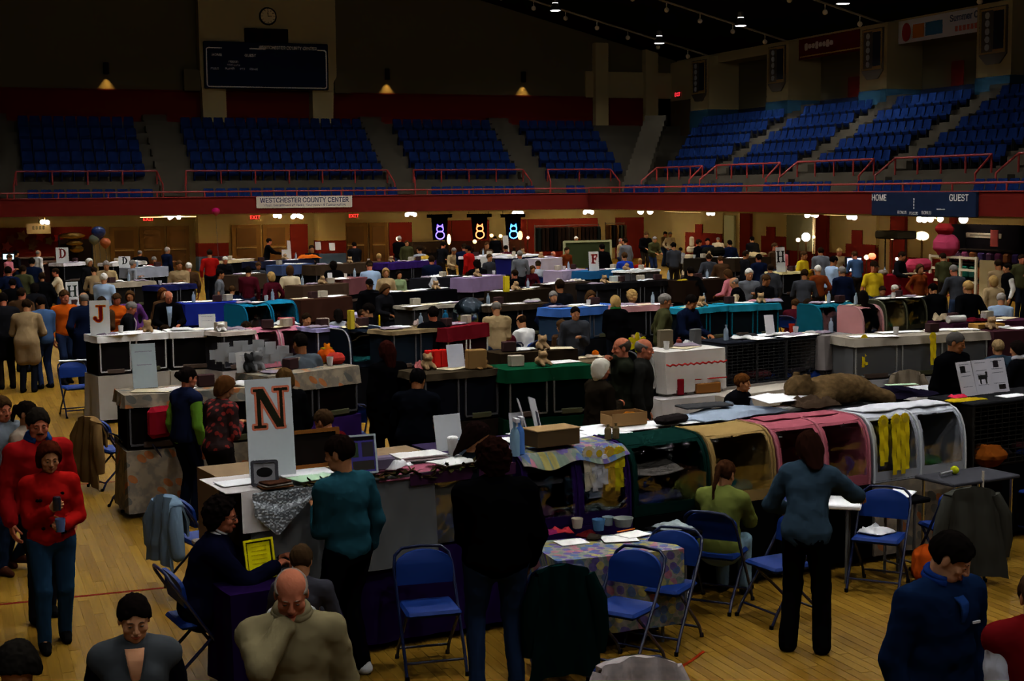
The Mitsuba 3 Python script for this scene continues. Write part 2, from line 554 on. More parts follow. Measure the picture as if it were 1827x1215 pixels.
part(ck, 'rim', moved(ringm, c[0], PY - .05, c[2]), BLACK, 40)
part(ck, 'hands', cat(bx(c[0], PY - .09, c[2] + .12, .03, .01, .26), bx(c[0] + .08, PY - .09, c[2], .18, .01, .035)), BLACK)
part(ck, 'hour_marks', cat([bx(c[0] + .3 * math.sin(a), PY - .085, c[2] + .3 * math.cos(a), .03, .01, .07, ry=math.degrees(a)) for a in np.arange(12) * math.pi / 6]), BLACK)

# three downlights that graze the wall above the red band
for k, lx in enumerate((7.38, 21.33, 28.83)):
    t = thing('wall_downlight', ('black wall downlight left of the beige pylon', 'black wall downlight just right of the beige pylon', 'black wall downlight farthest from the pylon, towards the corner')[k], 'wall lamp', 'downlights on the gable wall')
    ly = WY - .16
    part(t, 'housing', moved(lathe([(0, .55), (.12, .55), (.13, .5), (.13, 0), (.115, 0), (.11, .45), (0, .5)], 14), lx, ly, 9.25), BLACK, 40)
    part(t, 'bracket', bx(lx, WY - .02, 9.6, .1, .1, .2), BLACK)
    scene[t + '_light'] = {'type': 'spot', 'to_world': T().look_at(origin=[lx, ly, 9.28], target=[lx, ly + .03, 8.3], up=[0, 1, 0]), 'cutoff_angle': 34.0, 'beam_width': 16.0, 'intensity': {'type': 'rgb', 'value': [26.0, 16.0, 5.0]}, 'sampling_weight': 2.0}

# ---- right-hand wall: piers with framed banners, recessed wall between
PXX, WX = 37.5, 39.3
zr = lambda x: RZ(x) - .02
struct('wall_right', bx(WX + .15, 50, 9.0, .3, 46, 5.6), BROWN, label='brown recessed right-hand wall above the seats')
part('wall_right', 'dado', bx(WX - .02, 50, 7.05, .06, 46, 1.25), NAVY)
part('wall_right', 'beam', bx(38.7, 50, 10.35, 1.3, 46, .5), BEIGE)
piers = [(37.2, 39.2), (45.0, 47.0), (52.8, 54.78), (60.6, 62.58), (68.4, 70.4)]
MARK = ('cut by the right edge of the picture', 'nearest to the right edge', 'second from the right', 'third from the right', 'next to the glowing doorway')
for k, (a, b) in enumerate(piers):
    y = (a + b) / 2
    pk = 'wall_right'
    part(pk, 'pier', bx(PXX + 1, y, 9.07, 2.0, b - a, 2.8), BEIGE, label='beige pier')
    part(pk, 'pier_base', bx(PXX + .98, y, 6.9, 2.04, b - a + .02, 1.56), D(.014, .045, .075), label='blue painted base of the pier')
    if k:
        t = thing('framed_banner', 'dark gilt framed banner on the pier %s' % MARK[k], 'banner', 'framed banners on the piers')
        w = (b - a) * .78
        pts = [(-w / 2, 8.5), (-w / 4, 8.15), (w / 4, 8.15), (w / 2, 8.5), (w / 2, 10.3), (-w / 2, 10.3)]
        YV = (0, -1, 0)
        part(t, 'board', ex(Polygon(pts), .06, YV, ZV, (PXX, y, 0)), D(.05, .04, .03))
        fr = sbox(-w / 2 + .06, 8.55, w / 2 - .06, 10.26)
        part(t, 'frame', ex(fr.difference(fr.buffer(-.07)), .09, YV, ZV, (PXX, y, 0)), G((.20, .12, .03), .4))
        part(t, 'picture', ex(sbox(.05, 8.66, w / 2 - .16, 10.16), .075, YV, ZV, (PXX, y, 0)), D(.012, .014, .02))
        part(t, 'emblem', cat([ex(Point(-w * .2, zc).buffer(.13, quad_segs=4), .085, YV, ZV, (PXX, y, 0)) for zc in (8.8, 9.1, 9.4, 9.7, 10.0)]), D(.22, .23, .24))
        for zc in (8.6, 10.14):
            part(t, 'gilt_bar', ex(sbox(.02, zc, w / 2 - .13, zc + .1), .085, YV, ZV, (PXX, y, 0)), G((.22, .10, .02), .4))
# advertising banners between the piers (their lettering is only partly legible)
YV = (0, -1, 0)
b1 = thing('wall_banner', 'long red advertising banner hung between two piers', 'banner')
part(b1, 'cloth', ex(sbox(0, 0, 5.6, .95), .03, YV, ZV, (38.05, 60.55, 9.55)), RED)
part(b1, 'lettering', cat([ex(rrect(.26, .22 + .12 * (k % 3 == 0), .08, .6 + .3 * k, .5), .01, YV, ZV, (38.02, 60.5, 9.62)) for k in range(8)]), D(.34, .30, .28))
part(b1, 'stripe', ex(sbox(.1, .1, 5.5, .16), .01, YV, ZV, (38.02, 60.55, 9.55)), D(.25, .16, .05))
b2 = thing('wall_banner', 'long white advertising banner with a red oval and orange and blue blocks', 'banner')
part(b2, 'cloth', ex(sbox(0, 0, 5.55, .95), .03, YV, ZV, (38.05, 52.75, 9.55)), D(.30, .29, .30))
part(b2, 'red_oval', ex(affinity.scale(Point(.55, .45).buffer(.3), 1, 1.3), .01, YV, ZV, (38.02, 52.75, 9.55)), D(.20, .02, .02))
part(b2, 'orange_block', ex(sbox(1.0, .15, 1.75, .72), .01, YV, ZV, (38.02, 52.75, 9.55)), D(.30, .09, .01))
part(b2, 'blue_block', ex(sbox(1.85, .17, 2.95, .72), .01, YV, ZV, (38.02, 52.75, 9.55)), D(.03, .09, .17))
part(b2, 'lettering', text('Summer Com', .26, YV, ZV, (38.02, 49.35, 10.12), .01, True, False), D(.04, .05, .09))
part(b2, 'small_lettering', cat([ex(sbox(3.75 + .24 * k, .15, 3.92 + .24 * k, .36), .01, YV, ZV, (38.02, 52.75, 9.55)) for k in range(7)]), D(.30, .07, .05))
b3 = thing('wall_banner', 'dark red advertising banner with pale script at the right edge of the picture', 'banner')
part(b3, 'cloth', ex(sbox(0, 0, 5.4, 1.1), .03, YV, ZV, (38.05, 44.9, 9.4)), RED)
part(b3, 'script', tube([(38.01, 44.35 + .25 * math.cos(a) * (1 - .08 * a), 9.95 + .32 * math.sin(a)) for a in np.linspace(.6, 5.4, 14)], .035, 5), D(.4, .33, .3))
# doorways in the recessed wall: one a glowing panel, three dark
for nm, a, b, z0, z1, m in (('glowing_doorway', 68.75, 69.62, 6.9, 8.6, None), ('red_door', 57.2, 58.3, 6.5, 8.6, RED), ('red_door', 50.0, 50.8, 6.5, 8.7, RED), ('red_door', 47.3, 47.9, 6.5, 8.7, RED)):
    if m:
        part('wall_right', nm, bx(WX - .01, (a + b) / 2, (z0 + z1) / 2, .04, b - a, z1 - z0), m)
k = struct('door_1', bx(WX - .04, 69.9, 7.85, .06, .85, 1.7), D(.4, .4, .3), label='doorway panel glowing in place of a lit passage')
emit(k, (.20, .175, .075), 1.0, .2)  # the panel itself glows, standing in for the light of a passage
part(k, 'jamb', bx(WX - .12, 69.28, 7.9, .3, .35, 1.9), BEIGE)
ek = thing('exit_sign', 'small red exit sign above the corner doors of the upper tier', 'exit sign')
part(ek, 'box', bx(37.6, 72.0, 8.68, .1, .42, .3), BLACK)
k = part(ek, 'lettering', text('EXIT', .2, YV, ZV, (37.545, 72.0, 8.58), .004, True), D(.5, .05, .05))
emit(k, (1.4, .05, .08), 1.0, .02)
part('wall_right', 'corner_doors', bx(37.7, 71.8, 7.4, .1, 2.4, 2.0), D(.05, .03, .015), label='dark brown double doors')
part('wall_right', 'corner_header', bx(37.75, 71.8, 9.4, .25, 2.4, 2.1), BEIGE)


# ---- the two balconies: fascia, rails, stepped floors, stairs, seats
def steps(path_fn, n, z0, rise, run, w):
    """A flight's single steps: each a solid block down to the tier."""
    return [path_fn(i * run, run, z0 + rise * (i + 1), w) for i in range(n)]


struct('wall_balcony_far', bx((XL + FX) / 2, YF + .1, (ZT + ZB) / 2, FX - XL, .2, ZT - ZB), RED, label='red fascia of the far balcony')
part('wall_balcony_far', 'coping', bx((XL + FX) / 2, YF + .08, ZT + .01, FX - XL, .26, .03), RED_PAINT)
struct('wall_balcony_right', bx(FX + .1, 48, (ZT + ZB) / 2, .2, 32.2, ZT - ZB), RED, label='red fascia of the right-hand balcony')
part('wall_balcony_right', 'coping', bx(FX + .08, 48, ZT + .01, .26, 32.2, .03), RED_PAINT)
R0, RUN, RISE = 67.2, .9, .572
pts = [(YF + .2, 2.95), (R0, 2.95), (R0, 3.95), (R0 + .15, 3.95)]
for k in range(6):
    z = 4.10 + RISE * k
    pts += [(R0 + .15 + RUN * k, z), (R0 + .15 + RUN * (k + 1), z)]
pts += [(WY + .3, 6.96), (WY + .3, 2.62), (YF + .2, 2.62)]
prof = Polygon(pts)
struct('floor_balcony_far', ex(prof, 38 - XL, (0, 1, 0), (0, 0, 1), (XL, 0, 0)), CONC, label='stepped concrete floor of the far balcony')
dxr = FX - 28.0
pr = affinity.translate(prof, -YF + FX, 0)
pr = pr.intersection(sbox(0, 0, WX + .1, 20))
struct('floor_balcony_right', ex(pr, 32.0, (1, 0, 0), (0, 0, 1), (0, 64.0, 0)), CONC, label='stepped concrete floor of the right-hand balcony')
X0R = R0 - YF + FX


def flight(key, org, ang, w=1.1):
    """A flight of pale steps up the upper tier, each step a part; org: foot of the flight, ang: its direction."""
    for i in range(13):
        z = 3.86 + RISE / 2 * i
        d = .15 - .45 + .45 * i
        b = bx(d + .235, 0, z - .2, .47, w, .46)
        part(key, 'stair_step', moved(b, org[0], org[1], 0, ang), CONC)
    part(key, 'stair_landing', moved(bx(-1.6, 0, 3.03, 3.0, w, .2), org[0], org[1], 0, ang), CONC)


for x in (2.2, 9.5, 20.25, 27.2):
    flight('floor_balcony_far', (x, R0), 90)
for y in (58.0, 51.4, 44.9, 38.4):
    flight('floor_balcony_right', (X0R, y), 0)
flight('floor_balcony_right', (X0R - .6, 64.3), 52, 1.1)

rail_no = [0]


def rail(p0, p1, z0, z1, gap, label, r=.035, low=False, ends=(0, 0)):
    """A red tube rail on posts from p0 to p1; ends: how far a slanted tube runs down past either end."""
    t = thing('handrail', label, 'handrail', 'red rails of the balconies')
    p0, p1 = np.array(p0), np.array(p1)
    L = np.linalg.norm(p1 - p0)
    u = (p1 - p0) / L
    part(t, 'top_tube', tube([(*p0, z1), (*p1, z1)], r, 8), RED_PAINT, 40)
    n = max(2, int(round(L / gap)) + 1)
    for q in np.linspace(0, L, n):
        a = p0 + u * q
        part(t, 'post', tube([(*a, z0), (*a, z1)], r * .95, 6), RED_PAINT, 40)
    for s, e, ps in ((-1, ends[0], p0), (1, ends[1], p1)):
        if e:
            nrm = np.array([u[1], -u[0]])
            if (nrm @ (CAM[:2] - ps)) < 0:
                nrm = -nrm
            e_ = ps + u * s * .15 + nrm * e
            part(t, 'slanted_tube', tube([(*ps, z1), (*e_, z1 - .62), (*e_, z0 - .9)], r, 8), RED_PAINT, 40)


rail((XL, YF + .08), (FX + .08, YF + .08), ZT, 3.60, 2.05, 'long low red rail along the top of the far balcony front')
rail((FX + .08, 32.0), (FX + .08, YF + .08), ZT, 3.62, 2.4, 'long low red rail along the top of the right-hand balcony front')
fx = [-6.5, 1.6, 2.85, 8.85, 10.15, 19.6, 20.9, 26.55, 27.85, 31.3]
NM = ('left edge of the picture', 'far left section, left of the first stairs', 'section below the scoreboard', 'section right of the scoreboard', 'corner section')
for k in range(5):
    rail((fx[2 * k], R0 + .05), (fx[2 * k + 1], R0 + .05), 3.95, 4.55, 1.55, 'red tube rail of the far upper tier, ' + NM[k], .04, ends=(0 if k == 0 else .75, .75))
ry = [63.2, 58.65, 57.35, 52.05, 50.75, 45.55, 44.25, 39.05, 37.75, 33.0]
NM = ('next to the corner stairs', 'second section from the corner', 'third section from the corner', 'above the HOME and GUEST board', 'cut by the right edge of the picture')
for k in range(5):
    rail((X0R + .05, ry[2 * k]), (X0R + .05, ry[2 * k + 1]), 3.95, 4.55, 1.3, 'red tube rail of the right-hand upper tier, ' + NM[k], .04, ends=(.75, .75))

# seats: a shell back and a tipped-up seat on two standards
sb_ = thick(sheet(lambda u, v: ((u - .5) * (.45 - .05 * np.abs(2 * v - 1) ** 4), .06 * np.cos((u - .5) * 2.4) + .10 * v, .34 + .46 * v), 5, 4), .025)
st_ = thick(sheet(lambda u, v: ((u - .5) * .42, -.02 - .10 * np.sin(v * 2.2), .22 + .24 * v), 4, 4), .03)
SEAT = dict(back=shape(sb_, SEAT_BLUE), pan=shape(st_, SEAT_BLUE), stand=[shape(bx(q * .22, .02, .2, .03, .3, .4), BLACK) for q in (-1, 1)])
seat_all = cat(sb_, st_, bx(-.22, .02, .2, .03, .3, .4))


def seat_rows():
    far, right = [], []
    aisles_f, aisles_r = (2.2, 9.5, 20.25, 27.2), (58.0, 51.4, 44.9, 38.4)
    for r in range(6):
        z = 2.95 if r == 0 else 4.10 + RISE * (r - 1)
        y = 65.4 if r == 0 else R0 + .15 + RUN * (r - 1) + .62
        for x in np.arange(2.9, (29.0 if r == 0 else 32.5), .53):
            if min(abs(x - a) for a in aisles_f) > .82:
                far.append((x, y, z, 0.0, r))
        x = FX + 1.4 if r == 0 else X0R + .15 + RUN * (r - 1) + .62
        for yy in np.arange(33.2, (63 if r == 0 else 62.6 + .9 * r), .53):
            if min(abs(yy - a) for a in aisles_r) > .82:
                right.append((x, yy, z, -90.0, r))
    right.sort(key=lambda s: s[1])
    words = ('front box', 'first upper', 'second upper', 'third upper', 'fourth upper', 'top')
    for s in right[:300]:
        t = thing('stadium_seat', 'dark blue tip-up seat in the %s row of the right-hand balcony' % words[s[4]], 'stadium seat', 'blue seats of the right-hand balcony, %s row' % words[s[4]])
        w = place(*s[:4])
        for nm, k in (('backrest', 'back'), ('seat_pan', 'pan'), ('standard', 'stand')):
            for m_ in (SEAT[k] if isinstance(SEAT[k], list) else [SEAT[k]]):
                part(t, nm, m_, tw=w)
    rest = cat([moved(seat_all, s[0], s[1], s[2], s[3]) for s in right[300:] + far])
    solo('stadium_seats', 'rows of dark blue tip-up seats in the far balcony', 'stadium seats', rest, SEAT_BLUE, kind='stuff')


seat_rows()

# ---- signs on the balcony fronts
s1 = thing('name_sign', 'white sign reading WESTCHESTER COUNTY CENTER on the red far balcony front', 'sign')
part(s1, 'board', ex(rrect(4.32, .52, .03), .04, XV, ZV, (14.82, YF - .01, 3.115)), D(.34, .31, .26))
part(s1, 'lettering', text('WESTCHESTER COUNTY CENTER', .205, XV, ZV, (14.82, YF - .052, 3.10), .004, True, fit=4.0), D(.03, .03, .06))
part(s1, 'small_lettering', text('West. Department of Parks, Recreation & Conservation', .105, XV, ZV, (14.82, YF - .052, 2.93), .004, fit=4.0), D(.05, .05, .08))
s2 = thing('score_panel', 'dark blue HOME and GUEST score panel on the right-hand balcony front', 'scoreboard')
sy = 38.2
part(s2, 'board', bx(FX - .06, sy, 2.97, .12, 5.25, .76, bev=.02), NAVY)
o = FX - .125
W_ = D(.5, .5, .47)
part(s2, 'lettering', cat(text('HOME', .20, YV, ZV, (o, sy + 2.2, 3.08), .005, True), text('GUEST', .20, YV, ZV, (o, sy - 1.85, 3.08), .005, True)), W_)
part(s2, 'small_lettering', cat(text('BONUS', .10, YV, ZV, (o, sy + .95, 2.66), .005, True), text('PERIOD', .09, YV, ZV, (o, sy + .35, 2.64), .005, True), text('BONUS', .10, YV, ZV, (o, sy - .3, 2.66), .005, True)), D(.3, .3, .3))
part(s2, 'colon_marks', cat([bx(o, sy + .35, z, .01, .06, .06) for z in (2.85, 2.95, 3.05, 3.13)] + [bx(o, sy - 1.0, 2.82, .01, .4, .04)]), D(.3, .3, .3))

# ---- under the balconies
struct('ceiling_soffit_far', bx((XL + 34) / 2, 66.2, ZB - .02, 34 - XL, 4.2, .06), BEIGE, label='beige soffit under the far balcony')
struct('ceiling_soffit_right', bx(31.2, 47.0, ZB - .03, 5.0, 34, .06), BEIGE, label='beige soffit under the right-hand balcony')
struct('wall_lower_far', bx((XL + 34) / 2, 68.15, 1.3, 34 - XL, .3, 2.7), BEIGE, label='beige wall under the far balcony')
struct('wall_lower_right', bx(33.65, 47.5, 1.3, .3, 41, 2.7), BEIGE, label='beige wall under the right-hand balcony')
WOOD = D(.11, .055, .018)
WOOD2 = D(.05, .024, .01)


def fpan(x0, x1, z0, z1, m, d=.05, nm='panel', lab=None, y=68.0):
    return part('wall_lower_far', nm, bx((x0 + x1) / 2, y - d / 2, (z0 + z1) / 2, x1 - x0, d, z1 - z0), m, label=lab)


fpan(-2, 6.0, 0, 2.1, RED, nm='red_panel', lab='red painted panel')
door_n = [2]
for a, b in ((6.77, 8.0), (8.08, 9.2), (9.28, 10.3), (12.25, 13.6), (13.7, 14.95), (17.55, 18.75), (18.85, 19.75)):
    k = struct('door_%d' % door_n[0], bx((a + b) / 2, 67.95, 1.03, b - a, .08, 2.06), WOOD, label='brown wooden door under the far balcony')
    door_n[0] += 1
    for z0, z1 in ((.2, .95), (1.1, 1.9)):
        part(k, 'door_panel', bx((a + b) / 2, 67.9, (z0 + z1) / 2, (b - a) * .68, .03, z1 - z0), WOOD2)
    part(k, 'push_bar', bx((a + b) / 2, 67.86, 1.0, (b - a) * .7, .05, .06), G((.3, .22, .1), .4, metallic=.6))
fpan(15.0, 15.85, 0, 2.05, RED, nm='red_panel')
fpan(19.85, 21.0, 0, 2.05, RED, nm='red_panel')
for a, b in ((22.7, 23.0), (23.05, 24.4), (24.5, 25.0), (26.1, 27.0), (27.05, 30.9), (31.9, 33.5)):
    fpan(a, b, 0, 2.1, RED, nm='red_panel')
# beige piers with a red dado, standing in front of the wall
for a, b, m in ((10.55, 11.9, BEIGE), (16.1, 17.4, BEIGE)):
    k = struct('wall_pier', bx((a + b) / 2, 67.3, 1.95, b - a, .9, 1.36), m, label='beige pier under the far balcony')
    part(k, 'red_dado', bx((a + b) / 2, 67.3, .98, b - a + .02, .92, .6), RED)
    part(k, 'blue_base', bx((a + b) / 2, 67.3, .34, b - a + .02, .92, .68), D(.03, .05, .09))


def rpan(y0, y1, z0, z1, m, d=.06, nm='panel'):
    return part('wall_lower_right', nm, bx(33.5 - d / 2, (y0 + y1) / 2, (z0 + z1) / 2, d, y1 - y0, z1 - z0), m)


for a, b, m in ((59.5, 63.1, BEIGE), (53.9, 56.0, BEIGE), (47.5, 49.5, BEIGE)):
    rpan(a, b, 1.2, 2.6, m, .12, 'pier')
    rpan(a, b, 0, 1.45 if a > 50 else 1.3, RED, .16, 'red_dado')
    c0 = a + (b - a) * .62
    rpan(c0 - .35, c0 + .35, 1.2, 1.85, RED, .17, 'red_step')
for a, b in ((57.0, 57.9), (50.9, 51.7), (45.7, 46.6), (42.8, 43.1)):
    rpan(a, b, 0, 2.45, RED, .14, 'red_jamb')
rpan(58.5, 59.4, .9, 2.3, D(.36, .38, .25), .1, 'pale_door')
for a, b in ((43.2, 45.6), (49.6, 50.8), (51.8, 53.8)):
    rpan(a, b, 0, .9, RED, .08, 'red_dado')

globe = trimesh.creation.icosphere(2, .10)


def bulbs(p, n, label, s=1.0, col=None):
    """A cluster of globe bulbs under the soffit."""
    t = thing('globe_lamp', label, 'ceiling lamp', 'globe lamps under the balconies')
    x, y, z = p
    part(t, 'stem', tube([(x, y, ZB - .05), (x, y, z)], .02, 6), G((.3, .2, .08), .4))
    offs = [(-.19, 0, 0), (.19, 0, .0), (-.09, .12, .06), (.1, .12, .05)][:n] if n > 2 else [(-.1, 0, 0), (.1, 0, -.02)][:n] if n == 2 else [(0, 0, 0)]
    for o in offs:
        b = moved(globe, x + o[0] * s, y + o[1], z + o[2], s=s)
        part(t, 'arm', tube([(x, y, z + .03), (x + o[0] * s, y + o[1], z + o[2])], .012, 5), G((.3, .2, .08), .4))
        emit(part(t, 'bulb', b, D(.6, .5, .3), 60), col or BULB_COL, BULB_L, .5 / len(offs))


bl = [((80, 396), 2, 'bright pair of globe bulbs at the far left end of the balcony'), ((311, 388), 3, 'globe lamp above the left wooden doors'), ((495, 385), 2, 'pair of globe bulbs left of the bright pier'),
      ((530, 387), 4, 'four globe lamp beside the bright pier'), ((733, 383), 4, 'four globe lamp left of the three neon signs'), ((924, 380), 4, 'four globe lamp above the cyan neon sign'), ((1050, 379), 4, 'four globe lamp right of the neon signs')]
for q, n, lab in bl:
    bulbs(aty(*q, 65.6), n, lab)
for q, n, lab in (((1143, 377), 1, 'left one of two bright single globes at the balcony corner'), ((1160, 377), 1, 'right one of two bright single globes at the balcony corner')):
    bulbs(aty(*q, 63.2), n, lab, 1.5, (1, .9, .6))
for q, n, lab in (((1268, 380), 2, 'pair of globe bulbs beside the pale green door'), ((1448, 384), 4, 'four globe lamp above the bright photo lamp'), ((1520, 387), 2, 'small orange pair of globes left of the score panel'),
                  ((1645, 391), 2, 'small pair of globes below the score panel'), ((1669, 391), 3, 'three globe lamp below the score panel'), ((1719, 391), 1, 'bright single globe below the word GUEST')):
    bulbs(atx(*q, 30.0), n, lab, 1.0 if n > 1 else 1.4, (1, .9, .7) if n == 1 else None)
# strip lights
for a, b, lab in ((aty(250, 389, 65.8), aty(350, 389, 65.8), 'thin warm strip light above the left wooden doors'), (atx(1185, 379, 31.0), atx(1250, 380, 31.0), 'thin warm strip light at the balcony corner'), (atx(1470, 386, 31.0), atx(1512, 386, 31.0), 'thin warm strip light under the right-hand balcony')):
    t = thing('strip_light', lab, 'strip light')
    a[2] = b[2] = ZB - .12
    part(t, 'batten', tube([a + (0, 0, .05), b + (0, 0, .05)], .04, 6), D(.4, .35, .25))
    k = part(t, 'tube', tube([a, b], .025, 6), D(.6, .5, .3))
    emit(k, (2.2, 1.4, .5), 1.0, .3)
for q, lab in (((265, 390), 'red exit sign above the left wooden doors'), ((455, 388), 'red exit sign between the two beige piers'), ((631, 386), 'red exit sign right of the bright pier')):
    t = thing('exit_sign', lab, 'exit sign')
    x = aty(*q, 65.9)[0]
    part(t, 'box', bx(x, 65.9, ZB - .2, .36, .06, .22), D(.2, .05, .04))
    k = part(t, 'lettering', text('EXIT', .15, XV, ZV, (x, 65.868, ZB - .27), .004, True), D(.5, .05, .05))
    emit(k, (2.6, .08, .06), 1.0, .02)
CONTRAST[0] = .35
# ================================================================ people: bodies as distance fields, meshed by surface nets
_CORN = np.array([[i, j, k] for i in (0, 1) for j in (0, 1) for k in (0, 1)])
_EDG = [(a, b) for a in range(8) for b in range(a + 1, 8) if np.abs(_CORN[a] - _CORN[b]).sum() == 1]


def nets(F, X, Y, Z):
    """Surface nets of the grid F (negative inside) with the axes X, Y, Z."""
    S = F < 0
    c = np.zeros(tuple(n - 1 for n in F.shape), np.int8)
    nx, ny, nz = c.shape
    for o in _CORN:
        c += S[o[0]:o[0] + nx, o[1]:o[1] + ny, o[2]:o[2] + nz]
    I, J, K = np.nonzero((c > 0) & (c < 8))
    idx = np.full(c.shape, -1, np.int64)
    idx[I, J, K] = np.arange(len(I))
    acc, cnt = np.zeros((len(I), 3)), np.zeros(len(I))
    for a, b in _EDG:
        A, B = _CORN[a], _CORN[b]
        fa, fb = F[I + A[0], J + A[1], K + A[2]], F[I + B[0], J + B[1], K + B[2]]
        m = (fa < 0) != (fb < 0)
        t = (fa[m] / (fa[m] - fb[m]))[:, None]
        pa = np.stack([X[I[m] + A[0]], Y[J[m] + A[1]], Z[K[m] + A[2]]], 1)
        pb = np.stack([X[I[m] + B[0]], Y[J[m] + B[1]], Z[K[m] + B[2]]], 1)
        acc[m] += pa + t * (pb - pa)
        cnt[m] += 1
    V = acc / cnt[:, None]
    faces = []
    for ax in range(3):
        u, w = (ax + 1) % 3, (ax + 2) % 3
        s0 = [slice(1, -1)] * 3
        s0[ax] = slice(0, -1)
        s1 = list(s0)
        s1[ax] = slice(1, None)
        d = S[tuple(s0)] != S[tuple(s1)]
        P_ = np.stack(np.nonzero(d), 1)
        off = np.ones(3, int)
        off[ax] = 0
        P_ = P_ + off
        ins = S[P_[:, 0], P_[:, 1], P_[:, 2]]
        q = []
        for du, dw in ((1, 1), (0, 1), (0, 0), (1, 0)):
            C = P_.copy()
            C[:, u] -= du
            C[:, w] -= dw
            q.append(idx[C[:, 0], C[:, 1], C[:, 2]])
        q = np.stack(q, 1)
        q[~ins] = q[~ins][:, ::-1]
        faces.append(q)
    Q = np.vstack(faces)
    Q = Q[(Q >= 0).all(1)]
    return trimesh.Trimesh(V, np.vstack([Q[:, [0, 1, 2]], Q[:, [0, 2, 3]]]), process=False)


class Field:
    def __init__(self, X, Y, Z):
        self.ax = [np.asarray(X, float), np.asarray(Y, float), np.asarray(Z, float)]
        self.F = np.full(tuple(len(a) for a in self.ax), 9.0)

    def sub(self, lo, hi):
        s = []
        for a, l, h in zip(self.ax, lo, hi):
            i0, i1 = np.searchsorted(a, l), np.searchsorted(a, h)
            s.append(slice(max(0, i0 - 1), min(len(a), i1 + 1)))
        s = tuple(s)
        return s, [self.ax[k][s[k]].reshape([-1 if i == k else 1 for i in range(3)]) for k in range(3)]

    def blend(self, s, d, k, how):
        f = self.F[s]
        if how == 'add':
            if k <= 0:
                self.F[s] = np.minimum(f, d)
            else:
                h = np.clip(.5 + .5 * (f - d) / k, 0, 1)
                self.F[s] = f + (d - f) * h - k * h * (1 - h)
        else:
            if k <= 0:
                self.F[s] = np.maximum(f, -d)
            else:
                h = np.clip(.5 - .5 * (f + d) / k, 0, 1)
                self.F[s] = f + (-d - f) * h + k * h * (1 - h)

    def cone(self, a, b, ra, rb, k=.02, how='add', sq=None):
        """A rounded tapering bar; sq: squash factor across a direction (unit vector, factor)."""
        a, b = np.asarray(a, float), np.asarray(b, float)
        R = max(ra, rb) + k + .05
        s, (x, y, z) = self.sub(np.minimum(a, b) - R, np.maximum(a, b) + R)
        ab = b - a
        L2 = max(ab @ ab, 1e-9)
        t = np.clip(((x - a[0]) * ab[0] + (y - a[1]) * ab[1] + (z - a[2]) * ab[2]) / L2, 0, 1)
        dx, dy, dz = x - a[0] - t * ab[0], y - a[1] - t * ab[1], z - a[2] - t * ab[2]
        if sq is None:
            d = np.sqrt(dx * dx + dy * dy + dz * dz) - (ra + (rb - ra) * t)
        else:
            v, f = sq
            w = dx * v[0] + dy * v[1] + dz * v[2]
            d = np.sqrt(dx * dx + dy * dy + dz * dz + w * w * (f * f - 1)) - (ra + (rb - ra) * t)
        self.blend(s, d, k, how)

    def ell(self, c, r, M=None, k=.02, how='add', infl=0.0):
        """An ellipsoid with half axes r along the columns of M."""
        c, r = np.asarray(c, float), np.asarray(r, float) + infl
        R = r.max() + k + .05
        s, (x, y, z) = self.sub(c - R, c + R)
        dx, dy, dz = x - c[0], y - c[1], z - c[2]
        if M is None:
            q = [dx / r[0], dy / r[1], dz / r[2]]
        else:
            q = [(dx * M[0, i] + dy * M[1, i] + dz * M[2, i]) / r[i] for i in range(3)]
        k0 = np.sqrt(q[0] ** 2 + q[1] ** 2 + q[2] ** 2)
        k1 = np.sqrt((q[0] / r[0]) ** 2 + (q[1] / r[1]) ** 2 + (q[2] / r[2]) ** 2)
        self.blend(s, k0 * (k0 - 1) / np.maximum(k1, 1e-6), k, how)

    def cut(self, o, n, k=0.0):
        """Removes what lies beyond the plane through o with the outward normal n."""
        x, y, z = [a.reshape([-1 if i == j else 1 for i in range(3)]) for j, a in enumerate(self.ax)]
        d = (x - o[0]) * n[0] + (y - o[1]) * n[1] + (z - o[2]) * n[2]
        if k <= 0:
            self.F = np.maximum(self.F, d)
        else:
            h = np.clip(.5 - .5 * (self.F - d) / k, 0, 1)
            self.F = self.F + (d - self.F) * h + k * h * (1 - h)

    def mesh(self):
        return nets(self.F, *self.ax)


def axis_fine(lo, hi, step, f0=None, f1=None, fine=None):
    """Grid coordinates from lo to hi in steps, finer between f0 and f1."""
    if f0 is None:
        return np.arange(lo, hi + step, step)
    return np.concatenate([np.arange(lo, f0, step), np.arange(f0, f1, fine), np.arange(f1, hi + step, step)])


def rot(pitch=0.0, yaw=0.0, roll=0.0):
    """Head or hand turn: pitch > 0 looks down, yaw > 0 turns to the own left."""
    p, y, r = np.radians([-pitch, yaw, roll])
    Rx = np.array([[1, 0, 0], [0, math.cos(p), -math.sin(p)], [0, math.sin(p), math.cos(p)]])
    Rz = np.array([[math.cos(y), -math.sin(y), 0], [math.sin(y), math.cos(y), 0], [0, 0, 1]])
    Ry = np.array([[math.cos(r), 0, math.sin(r)], [0, 1, 0], [-math.sin(r), 0, math.cos(r)]])
    return Rz @ Rx @ Ry


def ik(s, w, l1, l2, pole):
    """The elbow of a two-bone limb from s to w, bent towards pole; returns (elbow, wrist)."""
    s, w = np.asarray(s, float), np.asarray(w, float)
    d = w - s
    L = np.linalg.norm(d)
    if L > (l1 + l2) * .999:
        w = s + d / L * (l1 + l2) * .999
        d = w - s
        L = np.linalg.norm(d)
    a = (l1 * l1 - l2 * l2 + L * L) / (2 * L)
    h = math.sqrt(max(l1 * l1 - a * a, 0))
    u = d / L
    p = np.asarray(pole, float)
    p = p - u * (p @ u)
    p /= np.linalg.norm(p) + 1e-9
    return s + u * a + p * h, w


